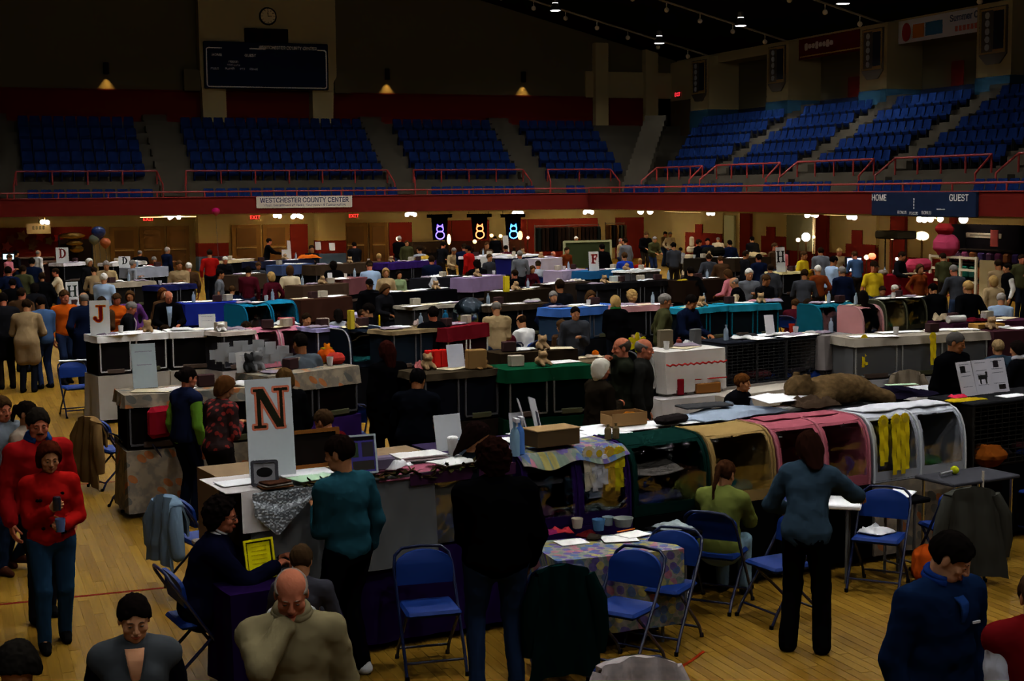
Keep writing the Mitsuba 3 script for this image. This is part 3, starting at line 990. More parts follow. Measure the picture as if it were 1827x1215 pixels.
# ---- hands: wrist at the origin, fingers along +y, palm towards -z, thumb on the -x side (a right hand seen from its back)
def hand_mesh(curl=(25, 30, 20), spread=4.0, thumb=(40, 20), step=.0045):
    f = Field(np.arange(-.085, .075, step), np.arange(-.05, .21, step), np.arange(-.11, .05, step))
    f.cone((0, -.03, 0), (0, .01, 0), .024, .026, .01)
    for x in (-.026, -.009, .009, .024):
        f.cone((x * .8, .012, 0), (x, .085 - abs(x) * .25, 0), .0135, .0125, .012)
    for x, ln, y0 in ((-.028, 1.0, .084), (-.0095, 1.1, .09), (.0095, 1.03, .087), (.027, .82, .078)):
        p = np.array([x, y0, 0.0])
        a = 0.0
        side = x / .028 * math.radians(spread)
        for sg, (L, r0, r1) in enumerate(((.043, .0098, .009), (.027, .009, .0082), (.022, .0082, .0068))):
            a += math.radians(curl[sg])
            q = p + L * ln * np.array([math.sin(side) * math.cos(a), math.cos(side) * math.cos(a), -math.sin(a)])
            f.cone(p, q, r0, r1, .003)
            p = q
    t0 = np.array([-.024, .02, -.006])
    a, b = math.radians(thumb[0]), math.radians(thumb[1])
    d = np.array([-math.sin(a), math.cos(a) * math.cos(b), -math.sin(b)])
    t1 = t0 + d * .042
    f.cone(t0, t1, .016, .0115, .008)
    d2 = np.array([-math.sin(a * .5), math.cos(a * .5) * math.cos(b * 1.8), -math.sin(b * 1.8)])
    t2 = t1 + d2 * .03
    f.cone(t1, t2, .0115, .0095, .004)
    t3 = t2 + (d2 + (.35, 0, -.15)) / np.linalg.norm(d2 + (.35, 0, -.15)) * .026
    f.cone(t2, t3, .0095, .0075, .003)
    return f.mesh()


_hands = {}


def hand(kind, right, coarse):
    key = (kind, right, coarse)
    if key not in _hands:
        c = {'relaxed': ((18, 26, 18), 3, (28, 18)), 'grip': ((52, 62, 40), 2, (35, 55)), 'fist': ((78, 85, 60), 1, (20, 60)), 'flat': ((6, 8, 6), 6, (45, 8)), 'pinch': ((45, 40, 25), 2, (15, 45))}[kind]
        m = hand_mesh(*c, step=.009 if coarse else .0042)
        if not right:
            m.vertices = m.vertices * [-1, 1, 1]
            m.faces = m.faces[:, ::-1]
        _hands[key] = m
    return _hands[key]


def put_hand(kind, right, wrist, d, palm, coarse, s=1.0):
    """A hand whose fingers point along d and whose palm faces the direction palm."""
    d = d / np.linalg.norm(d)
    z = -(palm - d * (palm @ d))
    z /= np.linalg.norm(z) + 1e-9
    x = np.cross(d, z)
    M = np.eye(4)
    M[:3, 0], M[:3, 1], M[:3, 2], M[:3, 3] = x * s, d * s, z * s, wrist
    m = hand(kind, right, coarse).copy()
    m.apply_transform(M)
    return m


HAIRS = ('short', 'bob', 'long', 'pony', 'curly', 'bald', 'cap', 'bun', 'none', 'crop')


def hair_mesh(style, step, seed=0):
    """Hair in the head's frame (x right, y forward, z up, origin at mid head)."""
    f = Field(np.arange(-.16, .161, step), np.arange(-.22 if style in ('pony', 'long', 'bun') else -.175, .15, step), np.arange(-.34 if style in ('long', 'pony') else -.2, .19, step))
    th = {'short': .013, 'crop': .007, 'bob': .024, 'long': .02, 'pony': .011, 'curly': .036, 'bald': .006, 'bun': .012}[style]
    f.ell((0, -.012, .028), (.079, .102, .094), infl=th, k=0)
    if style in ('bob', 'long'):
        for s in (-1, 1):
            f.ell((s * .068, -.012, -.035), (.032, .078, .09), k=.03)
        f.ell((0, -.06, -.04), (.082, .06, .10), k=.03)
    if style == 'long':
        f.cone((0, -.085, -.05), (0, -.10, -.27), .085, .06, .04, sq=((0, 1, 0), 1.7))
        for s in (-1, 1):
            f.cone((s * .075, -.01, -.05), (s * .085, -.02, -.2), .035, .025, .03)
    if style == 'curly':
        f.ell((0, -.04, -.02), (.10, .085, .11), k=.03)
    # face side cut away
    if style in ('bob', 'long', 'curly'):
        f.cut((0, .062, .055), np.array([0, .83, -.55]), .012)
        s, (x, y, z) = f.sub((-.052, .0, -.3), (.052, .2, .06))
        f.ell((0, .10, -.035), (.064, .115, .115), how='sub', k=.012)
    else:
        f.cut((0, .02, -.072), np.array([0, -.28, -.96]), .012)
        f.ell((0, .118, -.022), (.072, .078, .098), how='sub', k=.012)
        for q in (-1, 1):
            f.ell((q * .09, .012, -.052), (.045, .05, .055), how='sub', k=.01)
            f.ell((q * .07, .075, -.02), (.05, .05, .06), how='sub', k=.01)
            f.ell((q * .085, -.008, -.006), (.02, .026, .036), how='sub', k=.006)
    if style == 'bald':
        f.cut((0, 0, .055), np.array([0, .3, .95]), .01)
    if style == 'pony':
        f.ell((0, -.125, .04), (.03, .03, .03), k=.01)
        f.cone((0, -.14, .035), (0, -.165, -.16), .03, .018, .015)
        f.cone((0, -.165, -.16), (0, -.15, -.27), .018, .006, .01)
    if style == 'bun':
        f.ell((0, -.135, .03), (.042, .038, .042), k=.01)
    m = f.mesh()
    v = np.array(m.vertices)
    amp = {'curly': .022, 'bald': .002, 'crop': .003}.get(style, .009)
    n = m.vertex_normals
    fr = np.array([34, 34, 34.0]) if style == 'curly' else np.array([70, 70, 14.0])
    m.vertices = v + n * ((meshkit.fbm(v * fr + seed * 3.1, 2, seed) - .5) * 2 * amp)[:, None]
    return m


def cap_mesh():
    dome = trimesh.creation.icosphere(2, 1.0)
    dome.vertices = dome.vertices * [.092, .114, .105]
    dome = trimesh.intersections.slice_mesh_plane(dome, (0, 0, 1), (0, 0, -.012), cap=False)
    dome.apply_translation((0, -.012, .045))
    brim = thick(sheet(lambda u, v: ((u - .5) * .15, .085 + v * .085 * (1 - (2 * u - 1) ** 2 * .55), .04 - .012 * (2 * u - 1) ** 2 - .012 * v), 9, 4), .004)
    return cat(dome, brim)


_hairs = {}


def hair(style, step, seed=0):
    key = (style, step, seed)
    if key not in _hairs:
        _hairs[key] = cap_mesh() if style == 'cap' else hair_mesh(style, step, seed)
    return _hairs[key]


def head_field(f, c, M, s=1.0, fem=False, old=False):
    """Adds a head at c, turned by M."""
    def W(*p):
        return c + M @ (np.array(p, float) * s)
    f.ell(W(0, -.012, .028), np.array([.076, .099, .09]) * s, M, k=.02)
    f.ell(W(0, .016, -.035), np.array([.06, .072, .078]) * s, M, k=.03)
    f.cone(W(-.03, .045, -.075), W(.03, .045, -.075), (.024 if fem else .03) * s, (.024 if fem else .03) * s, .03)
    f.ell(W(0, .068, -.096), np.array([.022, .018, .018]) * s, M, k=.02)
    f.cone(W(-.036, .078, .022), W(.036, .078, .022), .011 * s, .011 * s, .016)
    for q in (-1, 1):
        f.ell(W(q * .031, .098, .004), np.array([.019, .018, .013]) * s, M, k=.012, how='sub')
        f.ell(W(q * .045, .06, -.028), np.array([.022, .02, .018]) * s, M, k=.02)
        f.ell(W(q * .0305, .0785, .003), np.array([.0135, .0125, .012]) * s, M, k=.003)
        f.ell(W(q * .078, -.008, -.008), np.array([.009, .02, .033]) * s, M, k=.006)
        f.ell(W(q * .011, .098, -.033), np.array([.009, .011, .008]) * s, M, k=.006)
    f.cone(W(0, .088, .016), W(0, .108, -.027), .0075 * s, .0115 * s, .01)
    f.ell(W(0, .084, -.058), np.array([.026, .014, .0075]) * s, M, k=.006)
    f.ell(W(0, .082, -.068), np.array([.021, .014, .008]) * s, M, k=.006)
    f.cone(W(-.022, .1, -.0625), W(.022, .1, -.0625), .0025 * s, .0025 * s, .003, how='sub')


SKINS = {'pale': (.36, .21, .13), 'fair': (.30, .165, .095), 'tan': (.23, .115, .06), 'ruddy': (.31, .135, .085), 'brown': (.09, .045, .025)}


def pose_joints(pose, h, bw, fem):
    """Joints of a posed body for the unscaled height 1.75."""
    p = dict(kind='stand', lean=3, side=0, head=(8, 0, 0), rarm='down', larm='down', stride=0.0, feet=.10, twist=0.0)
    p.update(pose)
    J = {}
    sit = p['kind'] == 'sit'
    hz = .50 if sit else (.93 if p['kind'] != 'kneel' else .55)
    hz += p.get('dz', 0)
    hip = np.array([0, 0, hz])
    ln, sd, tw = np.radians([p['lean'], p['side'], p['twist']])
    u = np.array([math.sin(sd), math.sin(ln) * math.cos(sd), math.cos(ln) * math.cos(sd)])
    rt = np.array([math.cos(tw), math.sin(tw), 0.0])
    rt = rt - u * (rt @ u)
    rt /= np.linalg.norm(rt)
    fw = np.cross(u, rt)
    M = np.stack([rt, fw, u], 1)
    J.update(hip=hip, u=u, M=M, belly=hip + u * .17, chest=hip + u * .36, neck=hip + u * .52)
    sw = .165 if fem else .19
    H = rot(*p['head'])
    hu = u * .6 + np.array([0, .0, .4])
    J['hc'] = J['neck'] + hu / np.linalg.norm(hu) * .105 + H @ np.array([0, .02, .05])
    J['HM'] = H
    for s, nm in ((1, 'r'), (-1, 'l')):
        sh = hip + u * .452 + rt * s * sw * (1 + (bw - 1) * .5)
        a = p[nm + 'arm']
        pole = rt * s * .5 - fw * .6 - u * .5
        if isinstance(a, str):
            t = {'down': sh + rt * s * .06 - np.array([0, 0, .54]) + fw * .04,
                 'fold': J['belly'] + fw * .25 + rt * s * .05 + u * .10,
                 'table': sh + fw * .36 - u * .26 - rt * s * .03,
                 'reach': sh + fw * .50 - u * .16,
                 'mouth': J['hc'] + H @ np.array([s * .035, .125, -.10]),
                 'pocket': hip + rt * s * .21 + fw * .08 + u * .02,
                 'hip': hip + rt * s * .22 + u * .08,
                 'lap': hip + fw * .25 + rt * s * .08 + u * .08,
                 'hold': J['chest'] + fw * .26 + rt * s * .06 - u * .06,
                 'back': hip - fw * .12 + rt * s * .08 + u * .12}[a]
        else:
            t = np.array(a[:3], float)
        if p.get(nm + 'pole') is not None:
            pole = np.array(p[nm + 'pole'], float)
        e, w = ik(sh, t, .30, .265, pole)
        J[nm + 'sh'], J[nm + 'el'], J[nm + 'wr'] = sh, e, w
        hp = hip + np.array([s * .088 * bw, 0, -.02])
        if sit:
            kn = hip + np.array([s * (.10 + p.get('knee', .0)), .43, .0])
            an = np.array([s * (.11 + p.get('knee', 0) * .5), .43 + p.get('tuck', .0), .09])
        elif p['kind'] == 'kneel':
            kn, an = np.array([s * .12, .12, .08]), np.array([s * .12, -.3, .08])
        else:
            st = p['stride'] * s
            an = np.array([s * p['feet'], st - (.06 if st < 0 else 0), .09 + (.05 if st < -.1 else 0)])
            kn, an2 = ik(hp, an, .42, .43, (0, 1, 0.05))
        J[nm + 'hp'], J[nm + 'kn'], J[nm + 'an'] = hp, kn, an
    J['hands'] = p.get('hands', ('relaxed', 'relaxed'))
    J['palms'] = p.get('palms')
    return J


RES = {'hero': (.017, .0052, .0075), 'mid': (.026, .0085, .011), 'far': (.034, .0125, .017)}


def build_person(pose, h=1.72, bw=1.0, fem=False, top='long', res='far', seed=0, bottom='trousers'):
    """Meshes of one person in metres, facing +y, feet at z = 0: body, top, trousers, shoes (and what the top asks for)."""
    st, fi, hs = RES[res]
    J = pose_joints(pose, h, bw, fem)
    s = h / 1.75
    pts = np.array([v for k, v in J.items() if isinstance(v, np.ndarray) and v.shape == (3,) and k != 'u'])
    lo, hi = pts.min(0) - .24, pts.max(0) + .24
    lo[2] = -.03
    hi[2] = J['hc'][2] + .2
    hc = J['hc']
    out = {}
    # body
    g = [axis_fine(lo[i], hi[i], st * 1.25, hc[i] - .145, hc[i] + .15, fi) for i in range(3)]
    f = Field(*g)
    M = J['M']
    tr = dict(k=.04)
    f.ell(J['hip'] + J['u'] * .0, np.array([.145, .10, .12]) * [bw, bw, 1], M, **tr)
    f.ell(J['chest'], np.array([.14, .095, .16]) * [bw, bw, 1], M, **tr)
    f.cone(J['hip'], J['chest'], .10 * bw, .10 * bw, .04)
    f.cone(J['rsh'], J['lsh'], .05, .05, .04)
    f.cone(J['neck'] - J['u'] * .05, hc + J['HM'] @ np.array([0, -.02, -.06]), .062 if not fem else .054, .054 if not fem else .046, .02)
    for n in 'rl':
        f.cone(J[n + 'sh'], J[n + 'el'], .045, .036, .02)
        f.cone(J[n + 'el'], J[n + 'wr'], .037, .026, .02)
        f.cone(J[n + 'hp'], J[n + 'kn'], .075, .05, .02)
        f.cone(J[n + 'kn'], J[n + 'an'], .05, .035, .02)
        f.cone(J[n + 'an'], J[n + 'an'] + (0, .10, -.05), .035, .028, .02)
    head_field(f, hc, J['HM'], 1.0 if not fem else .96, fem)
    b = [f.mesh()]
    for i, n in enumerate('rl'):
        d = J[n + 'wr'] - J[n + 'el']
        pl = (J['palms'] or (None, None))[i]
        if pl is None:
            pl = np.array([-1.0 if n == 'r' else 1.0, 0, 0]) if d[2] < -.15 else np.array([0, 0, -1.0])
        b.append(put_hand(J['hands'][i], n == 'r', J[n + 'wr'], d, np.array(pl, float), res != 'hero', .95 if fem else 1.0))
    out['body'] = cat(b)

    # top
    def torso(f, t, arms=True, sleeve=.93, k=.045):
        f.ell(J['hip'] + J['u'] * .02, np.array([.158 if not fem else .165, .115, .13]) * [bw, bw, 1], M, k=k, infl=t)
        f.ell(J['belly'], np.array([.145 if not fem else .132, .11, .15]) * [bw, bw * (1.0 + .25 * (bw - 1)), 1], M, k=k, infl=t)
        f.ell(J['chest'], np.array([.16 if not fem else .145, .11, .165]) * [bw, bw, 1], M, k=k, infl=t)
        if fem:
            for q in (-1, 1):
                f.ell(J['chest'] + M @ np.array([q * .065, .08, .0]), np.array([.055, .05, .06]), M, k=.03, infl=t)
        f.cone(J['rsh'] - M[:, 0] * .03, J['lsh'] + M[:, 0] * .03, .050 + t, .050 + t, k)
        for n in 'rl':
            f.cone(J['neck'] - J['u'] * .025, J[n + 'sh'] - J['u'] * .0, .045 + t, .04 + t, k)
            if arms:
                t_ = min(t, .022)
                f.cone(J[n + 'sh'], J[n + 'el'], .056 + t_, .046 + t_, .03)
                if sleeve > .5:
                    f.cone(J[n + 'el'], J[n + 'el'] + (J[n + 'wr'] - J[n + 'el']) * sleeve, .046 + t_, .036 + t_, .02)

    def grown(f, amp, fr, sd):
        m = f.mesh()
        v = np.array(m.vertices)
        m.vertices = v + m.vertex_normals * ((meshkit.fbm(v * fr + sd * 5.7, 3, sd) - .5) * 2 * amp)[:, None]
        return m
    gu = [axis_fine(lo[i], hi[i], st) for i in range(3)]
    gu[2] = axis_fine(.0, J['neck'][2] + .12, st)
    t = {'tee': .012, 'long': .014, 'jacket': .03, 'coat': .03, 'vest': .014, 'puffy': .034}[top]
    f = Field(*gu)
    if top == 'tee':
        torso(f, t, arms=False)
        for n in 'rl':
            f.cone(J[n + 'sh'], J[n + 'sh'] * .3 + J[n + 'el'] * .7, .062, .06, .03)
    else:
        torso(f, t)
    if top == 'coat':
        for n in 'rl':
            f.cone(J[n + 'hp'] + (0, 0, .05), J[n + 'hp'] * .3 + J[n + 'kn'] * .7, .13, .14, .06)
    hem = {'tee': -.07, 'long': -.06, 'jacket': -.11, 'coat': -.6, 'vest': -.06, 'puffy': -.10}[top] + pose.get('hem', 0)
    if pose.get('kind') == 'sit':
        hem = max(hem, -.07)
    f.cut(J['hip'] + J['u'] * hem, -J['u'])
    out['top'] = grown(f, .016 if res != 'far' else .006, 11, seed)
    if top == 'vest':
        f = Field(*gu)
        torso(f, t + .022, arms=False)
        f.cut(J['hip'] + J['u'] * (hem + .02), -J['u'])
        out['vest'] = grown(f, .006, 9, seed + 1)
    # trousers
    gz = [axis_fine(lo[i], hi[i], st) for i in range(3)]
    gz[2] = axis_fine(.0, J['hip'][2] + .3, st)
    f = Field(*gz)
    f.ell(J['hip'] - J['u'] * .02, np.array([.16 if not fem else .168, .12, .13]) * [bw, bw, 1], M, k=.04)
    wide = pose.get('wide', 0.0)
    for n in 'rl':
        f.cone(J[n + 'hp'], J[n + 'kn'], .094 * bw, .068 + wide * .5, .03)
        f.cone(J[n + 'kn'], J[n + 'an'] + (0, 0, -.035), .068 + wide * .5, .056 + wide, .03)
    f.cut(J['hip'] + (np.array([0, 0, .15]) if pose.get('kind') == 'sit' else J['u'] * .09), np.array([0, 0, 1.0]) if pose.get('kind') == 'sit' else J['u'])
    out['trousers'] = grown(f, .009 if res != 'far' else .005, 11, seed + 2)
    # shoes
    sh = []
    for n in 'rl':
        a = J[n + 'an']
        f = Field(*[np.arange(a[i] - q, a[i] + r, .012 if res == 'hero' else .02) for i, (q, r) in enumerate(((.07, .07), (.12, .24), (.1, .06)))])
        f.cone(a + (0, -.03, -.045), a + (0, .05, -.045), .043, .046, .02)
        f.cone(a + (0, .05, -.05), a + (0, .155, -.062), .046, .034, .02)
        f.cone(a, a + (0, 0, -.05), .044, .046, .02)
        f.cut(a + (0, 0, -.088), np.array([0, 0, -1.0]))
        sh.append(f.mesh())
    out['shoes'] = sh
    out['J'] = J
    for m in [out[k] for k in ('body', 'top', 'trousers', 'vest') if k in out] + sh:
        m.vertices = m.vertices * s
    out['s'] = s
    return out


_people = {}


def dir_rz(face):
    """face: compass heading in degrees, 0 looks down the hall away from the camera, 90 to the right, 180 to the camera."""
    return -face


def person(label, x, y, face, pose=None, h=1.72, skin='fair', hairs=('short', (.02, .012, .007)), top=('long', (.1, .1, .1)), bottom=(.02, .025, .04), shoes=(.01, .01, .01), bw=1.0, fem=False, res='far', z=0.0, seed=0,
           extra=None, vest=None, group=None, feats=None, mats=None):
    """A person standing at (x, y). All of one person's entries hang under one key."""
    pose = pose or {}
    key = (repr(sorted(pose.items(), key=lambda q: q[0])), round(h, 2), bw, fem, top[0], res, seed)
    if key not in _people:
        b = build_person(pose, h, bw, fem, top[0], res, seed)
        d = {k: shape(b[k], None, True) for k in ('body', 'top', 'trousers', 'vest') if k in b}
        d['shoe'] = [shape(m, None, True) for m in b['shoes']]
        d['J'], d['s'] = b['J'], b['s']
        d['hair'] = {}
        _people[key] = d
    d = _people[key]
    J, s = d['J'], d['s']
    mats = mats or {}
    t = thing('person', label, 'person', group)
    w = place(x, y, z, dir_rz(face))
    sk = SKINS[skin] if isinstance(skin, str) else skin
    put(t + '__body', d['body'], mats.get('body') or D(*sk), tw=w)
    part(t, {'tee': 't_shirt', 'long': 'shirt', 'jacket': 'jacket', 'coat': 'coat', 'vest': 'shirt', 'puffy': 'jacket'}[top[0]], d['top'], mats.get('top') or D(*top[1]), tw=w)
    if 'vest' in d:
        part(t, 'vest', d['vest'], mats.get('vest') or D(*(vest or (.02, .02, .02))), tw=w)
    part(t, 'trousers', d['trousers'], mats.get('bottom') or D(*bottom), tw=w)
    for m in d['shoe']:
        part(t, 'shoe', m, D(*shoes), tw=w)
    st, hc_ = hairs
    Hm = np.eye(4)
    hsz = s * (1.0 if not fem else .97)
    Hm[:3, :3], Hm[:3, 3] = J['HM'] * hsz, J['hc'] * s

    def on_head(m):
        m = m.copy()
        m.apply_transform(Hm)
        return m
    if st != 'none':
        hk = (st, res)
        if hk not in d['hair']:
            d['hair'][hk] = shape(on_head(hair(st, RES[res][2], seed if res == 'hero' else 0)), None, True)
        part(t, 'cap' if st == 'cap' else 'hair', d['hair'][hk], mats.get('hair') or D(*hc_), tw=w)
        if st == 'cap':
            if 'under' not in d['hair']:
                d['hair']['under'] = shape(on_head(hair('bald', RES[res][2])), None, True)
            part(t, 'hair', d['hair']['under'], D(.05, .035, .02), tw=w)
    if res == 'hero' or feats:
        lo = (feats or {}).get('lids', .35)
        for q in (-1, 1):
            e = trimesh.creation.icosphere(2, .0085)
            e.vertices = e.vertices * [1.25, 1, .62]
            e.apply_translation((q * .0305, .0845, .001))
            part(t, 'eye', on_head(e), G((.035, .03, .026), .25), True, tw=w)
            br = tube([(q * .014, .0885, .0215), (q * .03, .0905, .026), (q * .047, .078, .021)], [.0028, .0036, .002], 6)
            part(t, 'eyebrow', on_head(br), D(*[min(.3, c * 1.3 + .01) for c in (feats or {}).get('brow', hc_)]), True, tw=w)
        lip = sheet(lambda u, v: ((u - .5) * .046, .0985 - .02 * (2 * u - 1) ** 2 + .0 * v, -.0625 + (v - .5) * .017 * (1 - (2 * u - 1) ** 2)), 9, 5)
        part(t, 'lips', on_head(thick(lip, .004)), D(sk[0] * .8, sk[1] * .5, sk[2] * .5), True, tw=w)
        if (feats or {}).get('glasses'):
            gl = []
            for q in (-1, 1):
                a = np.linspace(0, 2 * np.pi, 15)[:-1]
                gl.append(tube(np.stack([q * .031 + .021 * np.cos(a), .1005 + 0 * a, .001 + .016 * np.sin(a)], 1), .0016, 5, closed=True))
                gl.append(tube([(q * .052, .1, .004), (q * .079, .07, .006), (q * .081, -.01, .004)], .0016, 5))
            gl.append(tube([(-.01, .1005, .004), (0, .106, .006), (.01, .1005, .004)], .0016, 5))
            part(t, 'glasses', on_head(cat(gl)), G(feats['glasses'], .3), tw=w)
        if (feats or {}).get('moustache'):
            part(t, 'moustache', on_head(tube([(-.028, .088, -.054), (-.012, .102, -.047), (0, .104, -.045), (.012, .102, -.047), (.028, .088, -.054)], [.004, .0065, .006, .0065, .004], 7)), D(*feats['moustache']), True, tw=w)
    for fn in (extra or ()):
        fn(t, J, s, w)
    return t


# ---- pieces of clothing that some wear over the rest
def collar(col, r=.072, hgt=.05, open_=0.0, rr=.016):
    def fn(t, J, s, w):
        a = np.linspace(.5 * math.pi + open_, 2.5 * math.pi - open_, 22)
        c, M = J['neck'] + J['u'] * .02, J['M']
        p = [(c + M @ np.array([r * 1.0 * math.cos(q), r * math.sin(q) * .95, hgt * .3 - .012 * math.sin(q)])) * s for q in a]
        p2 = [(c + M @ np.array([r * .93 * math.cos(q), r * math.sin(q) * .9, hgt * .75 - .018 * math.sin(q)])) * s for q in a]
        part(t, 'collar', cat(tube(p, rr * s, 7), tube(p2, rr * .8 * s, 7)), D(*col), True, tw=w)
    return fn


def front_panel(col, width=.05, name='shirt_front', z0=.02, z1=.50, lift=.0, vee=True):
    """A strip of another garment seen between the open fronts of a jacket."""
    def fn(t, J, s, w):
        M = J['M']

        def surf(u, v):
            zz = z0 + (z1 - z0) * v
            wd = width * ((.35 + .65 * v) if vee else 1.0)
            x = (u - .5) * 2 * wd
            yy = .146 + lift - .05 * np.abs(v - .45) ** 1.5 - 2.2 * x * x - np.maximum(v - .8, 0) * .25
            return x, yy, zz
        m = sheet(surf, 7, 14)
        v = np.array(m.vertices)
        m.vertices = (J['hip'] + (M @ v.T).T) * s
        part(t, name, thick(m, -.012), D(*col), True, tw=w)
    return fn


def badge(col, at_, size=(.05, .02), name='badge'):
    def fn(t, J, s, w):
        M = J['M']
        b = bx(0, 0, 0, size[0], .008, size[1])
        b.apply_translation(at_)
        b.vertices = (J['hip'] + (M @ np.array(b.vertices).T).T) * s
        part(t, name, b, D(*col), tw=w)
    return fn


def in_hand(which, mesh_fn, name_, label, catg, mat):
    """A thing held in a hand: it stays a thing of its own."""
    def fn(t, J, s, w):
        d = J[which + 'wr'] - J[which + 'el']
        p = (J[which + 'wr'] + d / np.linalg.norm(d) * .085) * s
        solo(name_, label, catg, moved(mesh_fn(), *p), mat, 40, tw=w)
    return fn
# ================================================================ people close to the camera
def under(px, py, h, sit=False):
    """Floor position of a person whose crown shows at this pixel."""
    z = h - (.43 * h / 1.75 if sit else 0)
    q = at(px, py, z)
    return float(q[0]), float(q[1])


def cup_mesh():
    return lathe([(0, 0), (.03, 0), (.04, .1), (.037, .1), (.028, .005), (0, .006)], 14)


def paw_dots(t, J, s, w):
    M = J['M']
    rg = random.Random(4)
    for k in range(9):
        a = rg.uniform(-.9, .9)
        zz = rg.uniform(.02, .42)
        c = J['hip'] + M @ np.array([.165 * math.sin(a), .145 * math.cos(a) + .012, zz])
        b = trimesh.creation.icosphere(1, .013)
        b.vertices = b.vertices * [1.2, .5, 1]
        part(t, 'paw_mark', moved(b, *(c * s)), D(.01, .01, .01), True, tw=w)


x, y = under(84, 782, 1.64)
person('woman in a red sweater and jeans walking with a can and a cup', x, y, 176, dict(stride=.10, rarm=(.03, .24, 1.20), larm=(-.08, .25, 1.07), hands=('grip', 'grip'), palms=((-.6, -.3, .2), (.6, -.3, .2)), head=(14, 4, 0), hem=-.06),
       1.64, 'fair', ('bob', (.055, .015, .008)), ('long', (.24, .014, .012)), (.022, .05, .085), fem=True, res='hero', bw=1.1, seed=3,
       extra=[paw_dots, in_hand('r', lambda: lathe([(0, -.03), (.03, -.03), (.032, .06), (.024, .075), (0, .075)], 14), 'drink_can', 'dark can held by the woman in the red sweater', 'can', G((.02, .02, .03), .25)),
              in_hand('l', lambda: moved(cup_mesh(), 0, 0, -.03), 'paper_cup', 'blue and white cup held by the woman in the red sweater', 'cup', D(.10, .14, .24))])
x, y = under(62, 722, 1.80)
person('man with moustache in a red jacket behind the woman in the red sweater', x, y, 160, dict(stride=.08, head=(12, -12, 0), rarm='down', larm='down'), 1.80, 'ruddy', ('short', (.022, .018, .014)), ('jacket', (.20, .013, .014)), (.02, .022, .03), bw=1.12, res='hero', seed=5,
       feats=dict(moustache=(.04, .025, .015)), extra=[collar((.02, .05, .13), r=.085, open_=.55, rr=.026), front_panel((.07, .075, .065), .05, lift=.035, z0=.25)])
x, y = under(38, 711, 1.63)
person('woman with dark hair tied back walking behind the man in the red jacket', x, y, 120, dict(stride=.12, head=(10, 0, 0)), 1.63, 'fair', ('pony', (.014, .010, .008)), ('long', (.25, .21, .17)), (.02, .03, .05), (.06, .025, .015), fem=True, res='hero', seed=6)
x, y = under(-4, 702, 1.68)
person('person in a grey blue hooded top cut by the left edge of the picture', x, y, 150, dict(stride=.1), 1.68, 'ruddy', ('short', (.05, .03, .015)), ('puffy', (.15, .17, .19)), (.015, .025, .045), (.06, .025, .015), res='hero', seed=7)
x, y = under(236, 1046, 1.62)
person('girl with dark hair pulled back in a black top and grey open vest looking down', x, y, 186, dict(head=(16, 6, 0), rarm='down', larm='down'), 1.62, 'pale', ('pony', (.012, .009, .008)), ('vest', (.009, .009, .011)), (.01, .01, .014), fem=True, res='hero', seed=8,
       feats=dict(brow=(.03, .02, .015)), vest=(.055, .06, .065), extra=[front_panel((.006, .006, .008), .085, 'black_top', .0, .5, lift=.018), front_panel(SKINS['pale'], .05, 'neckline', .36, .53, lift=.022)])
x, y = under(40, 1124, 1.62)
person('woman with dark parted hair at the bottom left corner looking down', x, y, 216, dict(head=(38, 14, 0)), 1.62, 'fair', ('bob', (.016, .014, .012)), ('jacket', (.010, .011, .014)), (.012, .012, .015), fem=True, res='hero', seed=9)
x, y = under(352, 882, 1.80, True)
SEATED_SUIT = (x, y)
person('woman with glasses in a navy suit seated at the purple table', x, y, 98, dict(kind='sit', lean=14, head=(8, -12, 0), rarm=(.10, .52, .80), larm=(-.08, .55, .82), hands=('pinch', 'pinch')), 1.80, 'ruddy', ('curly', (.012, .009, .008)), ('jacket', (.0075, .008, .021)), (.006, .006, .012), fem=True, res='hero', bw=1.2, seed=10,
       feats=dict(glasses=(.03, .02, .02)), extra=[collar((.42, .42, .42), r=.066, rr=.011), badge((.45, .45, .42), (.07, .165, .36), (.05, .05), 'name_card')])
x, y = under(517, 996, 1.72)
person('balding old man in an olive beige jacket with his fist at his mouth', x, y, 187, dict(head=(24, -6, 0), rarm='mouth', larm='down', hands=('fist', 'relaxed'), lean=4, rpole=(1.0, .25, -.8)), 1.72, 'ruddy', ('bald', (.16, .14, .12)), ('puffy', (.15, .13, .08)), (.03, .03, .03), bw=1.06, res='hero', seed=11,
       extra=[collar((.14, .12, .075), r=.085, rr=.024), collar((.45, .45, .45), r=.11, hgt=.01, rr=.018, open_=1.8)])
x, y = under(535, 970, 1.5, True)
person('brown haired child seated behind the old man in the beige jacket', x, y, 20, dict(kind='sit', head=(20, 0, 0), rarm='table', larm='table'), 1.5, 'fair', ('short', (.05, .032, .018)), ('long', (.05, .05, .06)), (.02, .02, .03), bw=.9, res='hero', seed=12)
x, y = under(617, 772, 1.80)
person('man in a teal sweater and black trousers seen from behind', x, y, -30, dict(head=(12, 20, 0), rarm='down', larm='fold', feet=.13), 1.80, 'fair', ('short', (.014, .009, .007)), ('long', (.020, .062, .078)), (.006, .006, .008), (.42, .44, .46), bw=1.12, res='hero', seed=13)
x, y = under(883, 783, 1.80)
person('large person in a black jacket and jeans seen from behind', x, y, 8, dict(head=(14, 0, 0), rarm=(.26, .12, .86), larm='fold', feet=.14, hem=-.16), 1.80, 'fair', ('curly', (.018, .008, .006)), ('puffy', (.0045, .0045, .005)), (.018, .032, .065), (.012, .012, .012), bw=1.28, res='hero', seed=14)
x, y = under(830, 747, 1.70)
person('woman with long dark hair beside the large person in black', x, y, 108, dict(head=(24, -8, 0), rarm='down', larm='fold', lean=6), 1.70, 'fair', ('long', (.014, .008, .007)), ('long', (.010, .014, .018)), (.01, .01, .014), fem=True, res='hero', seed=15)
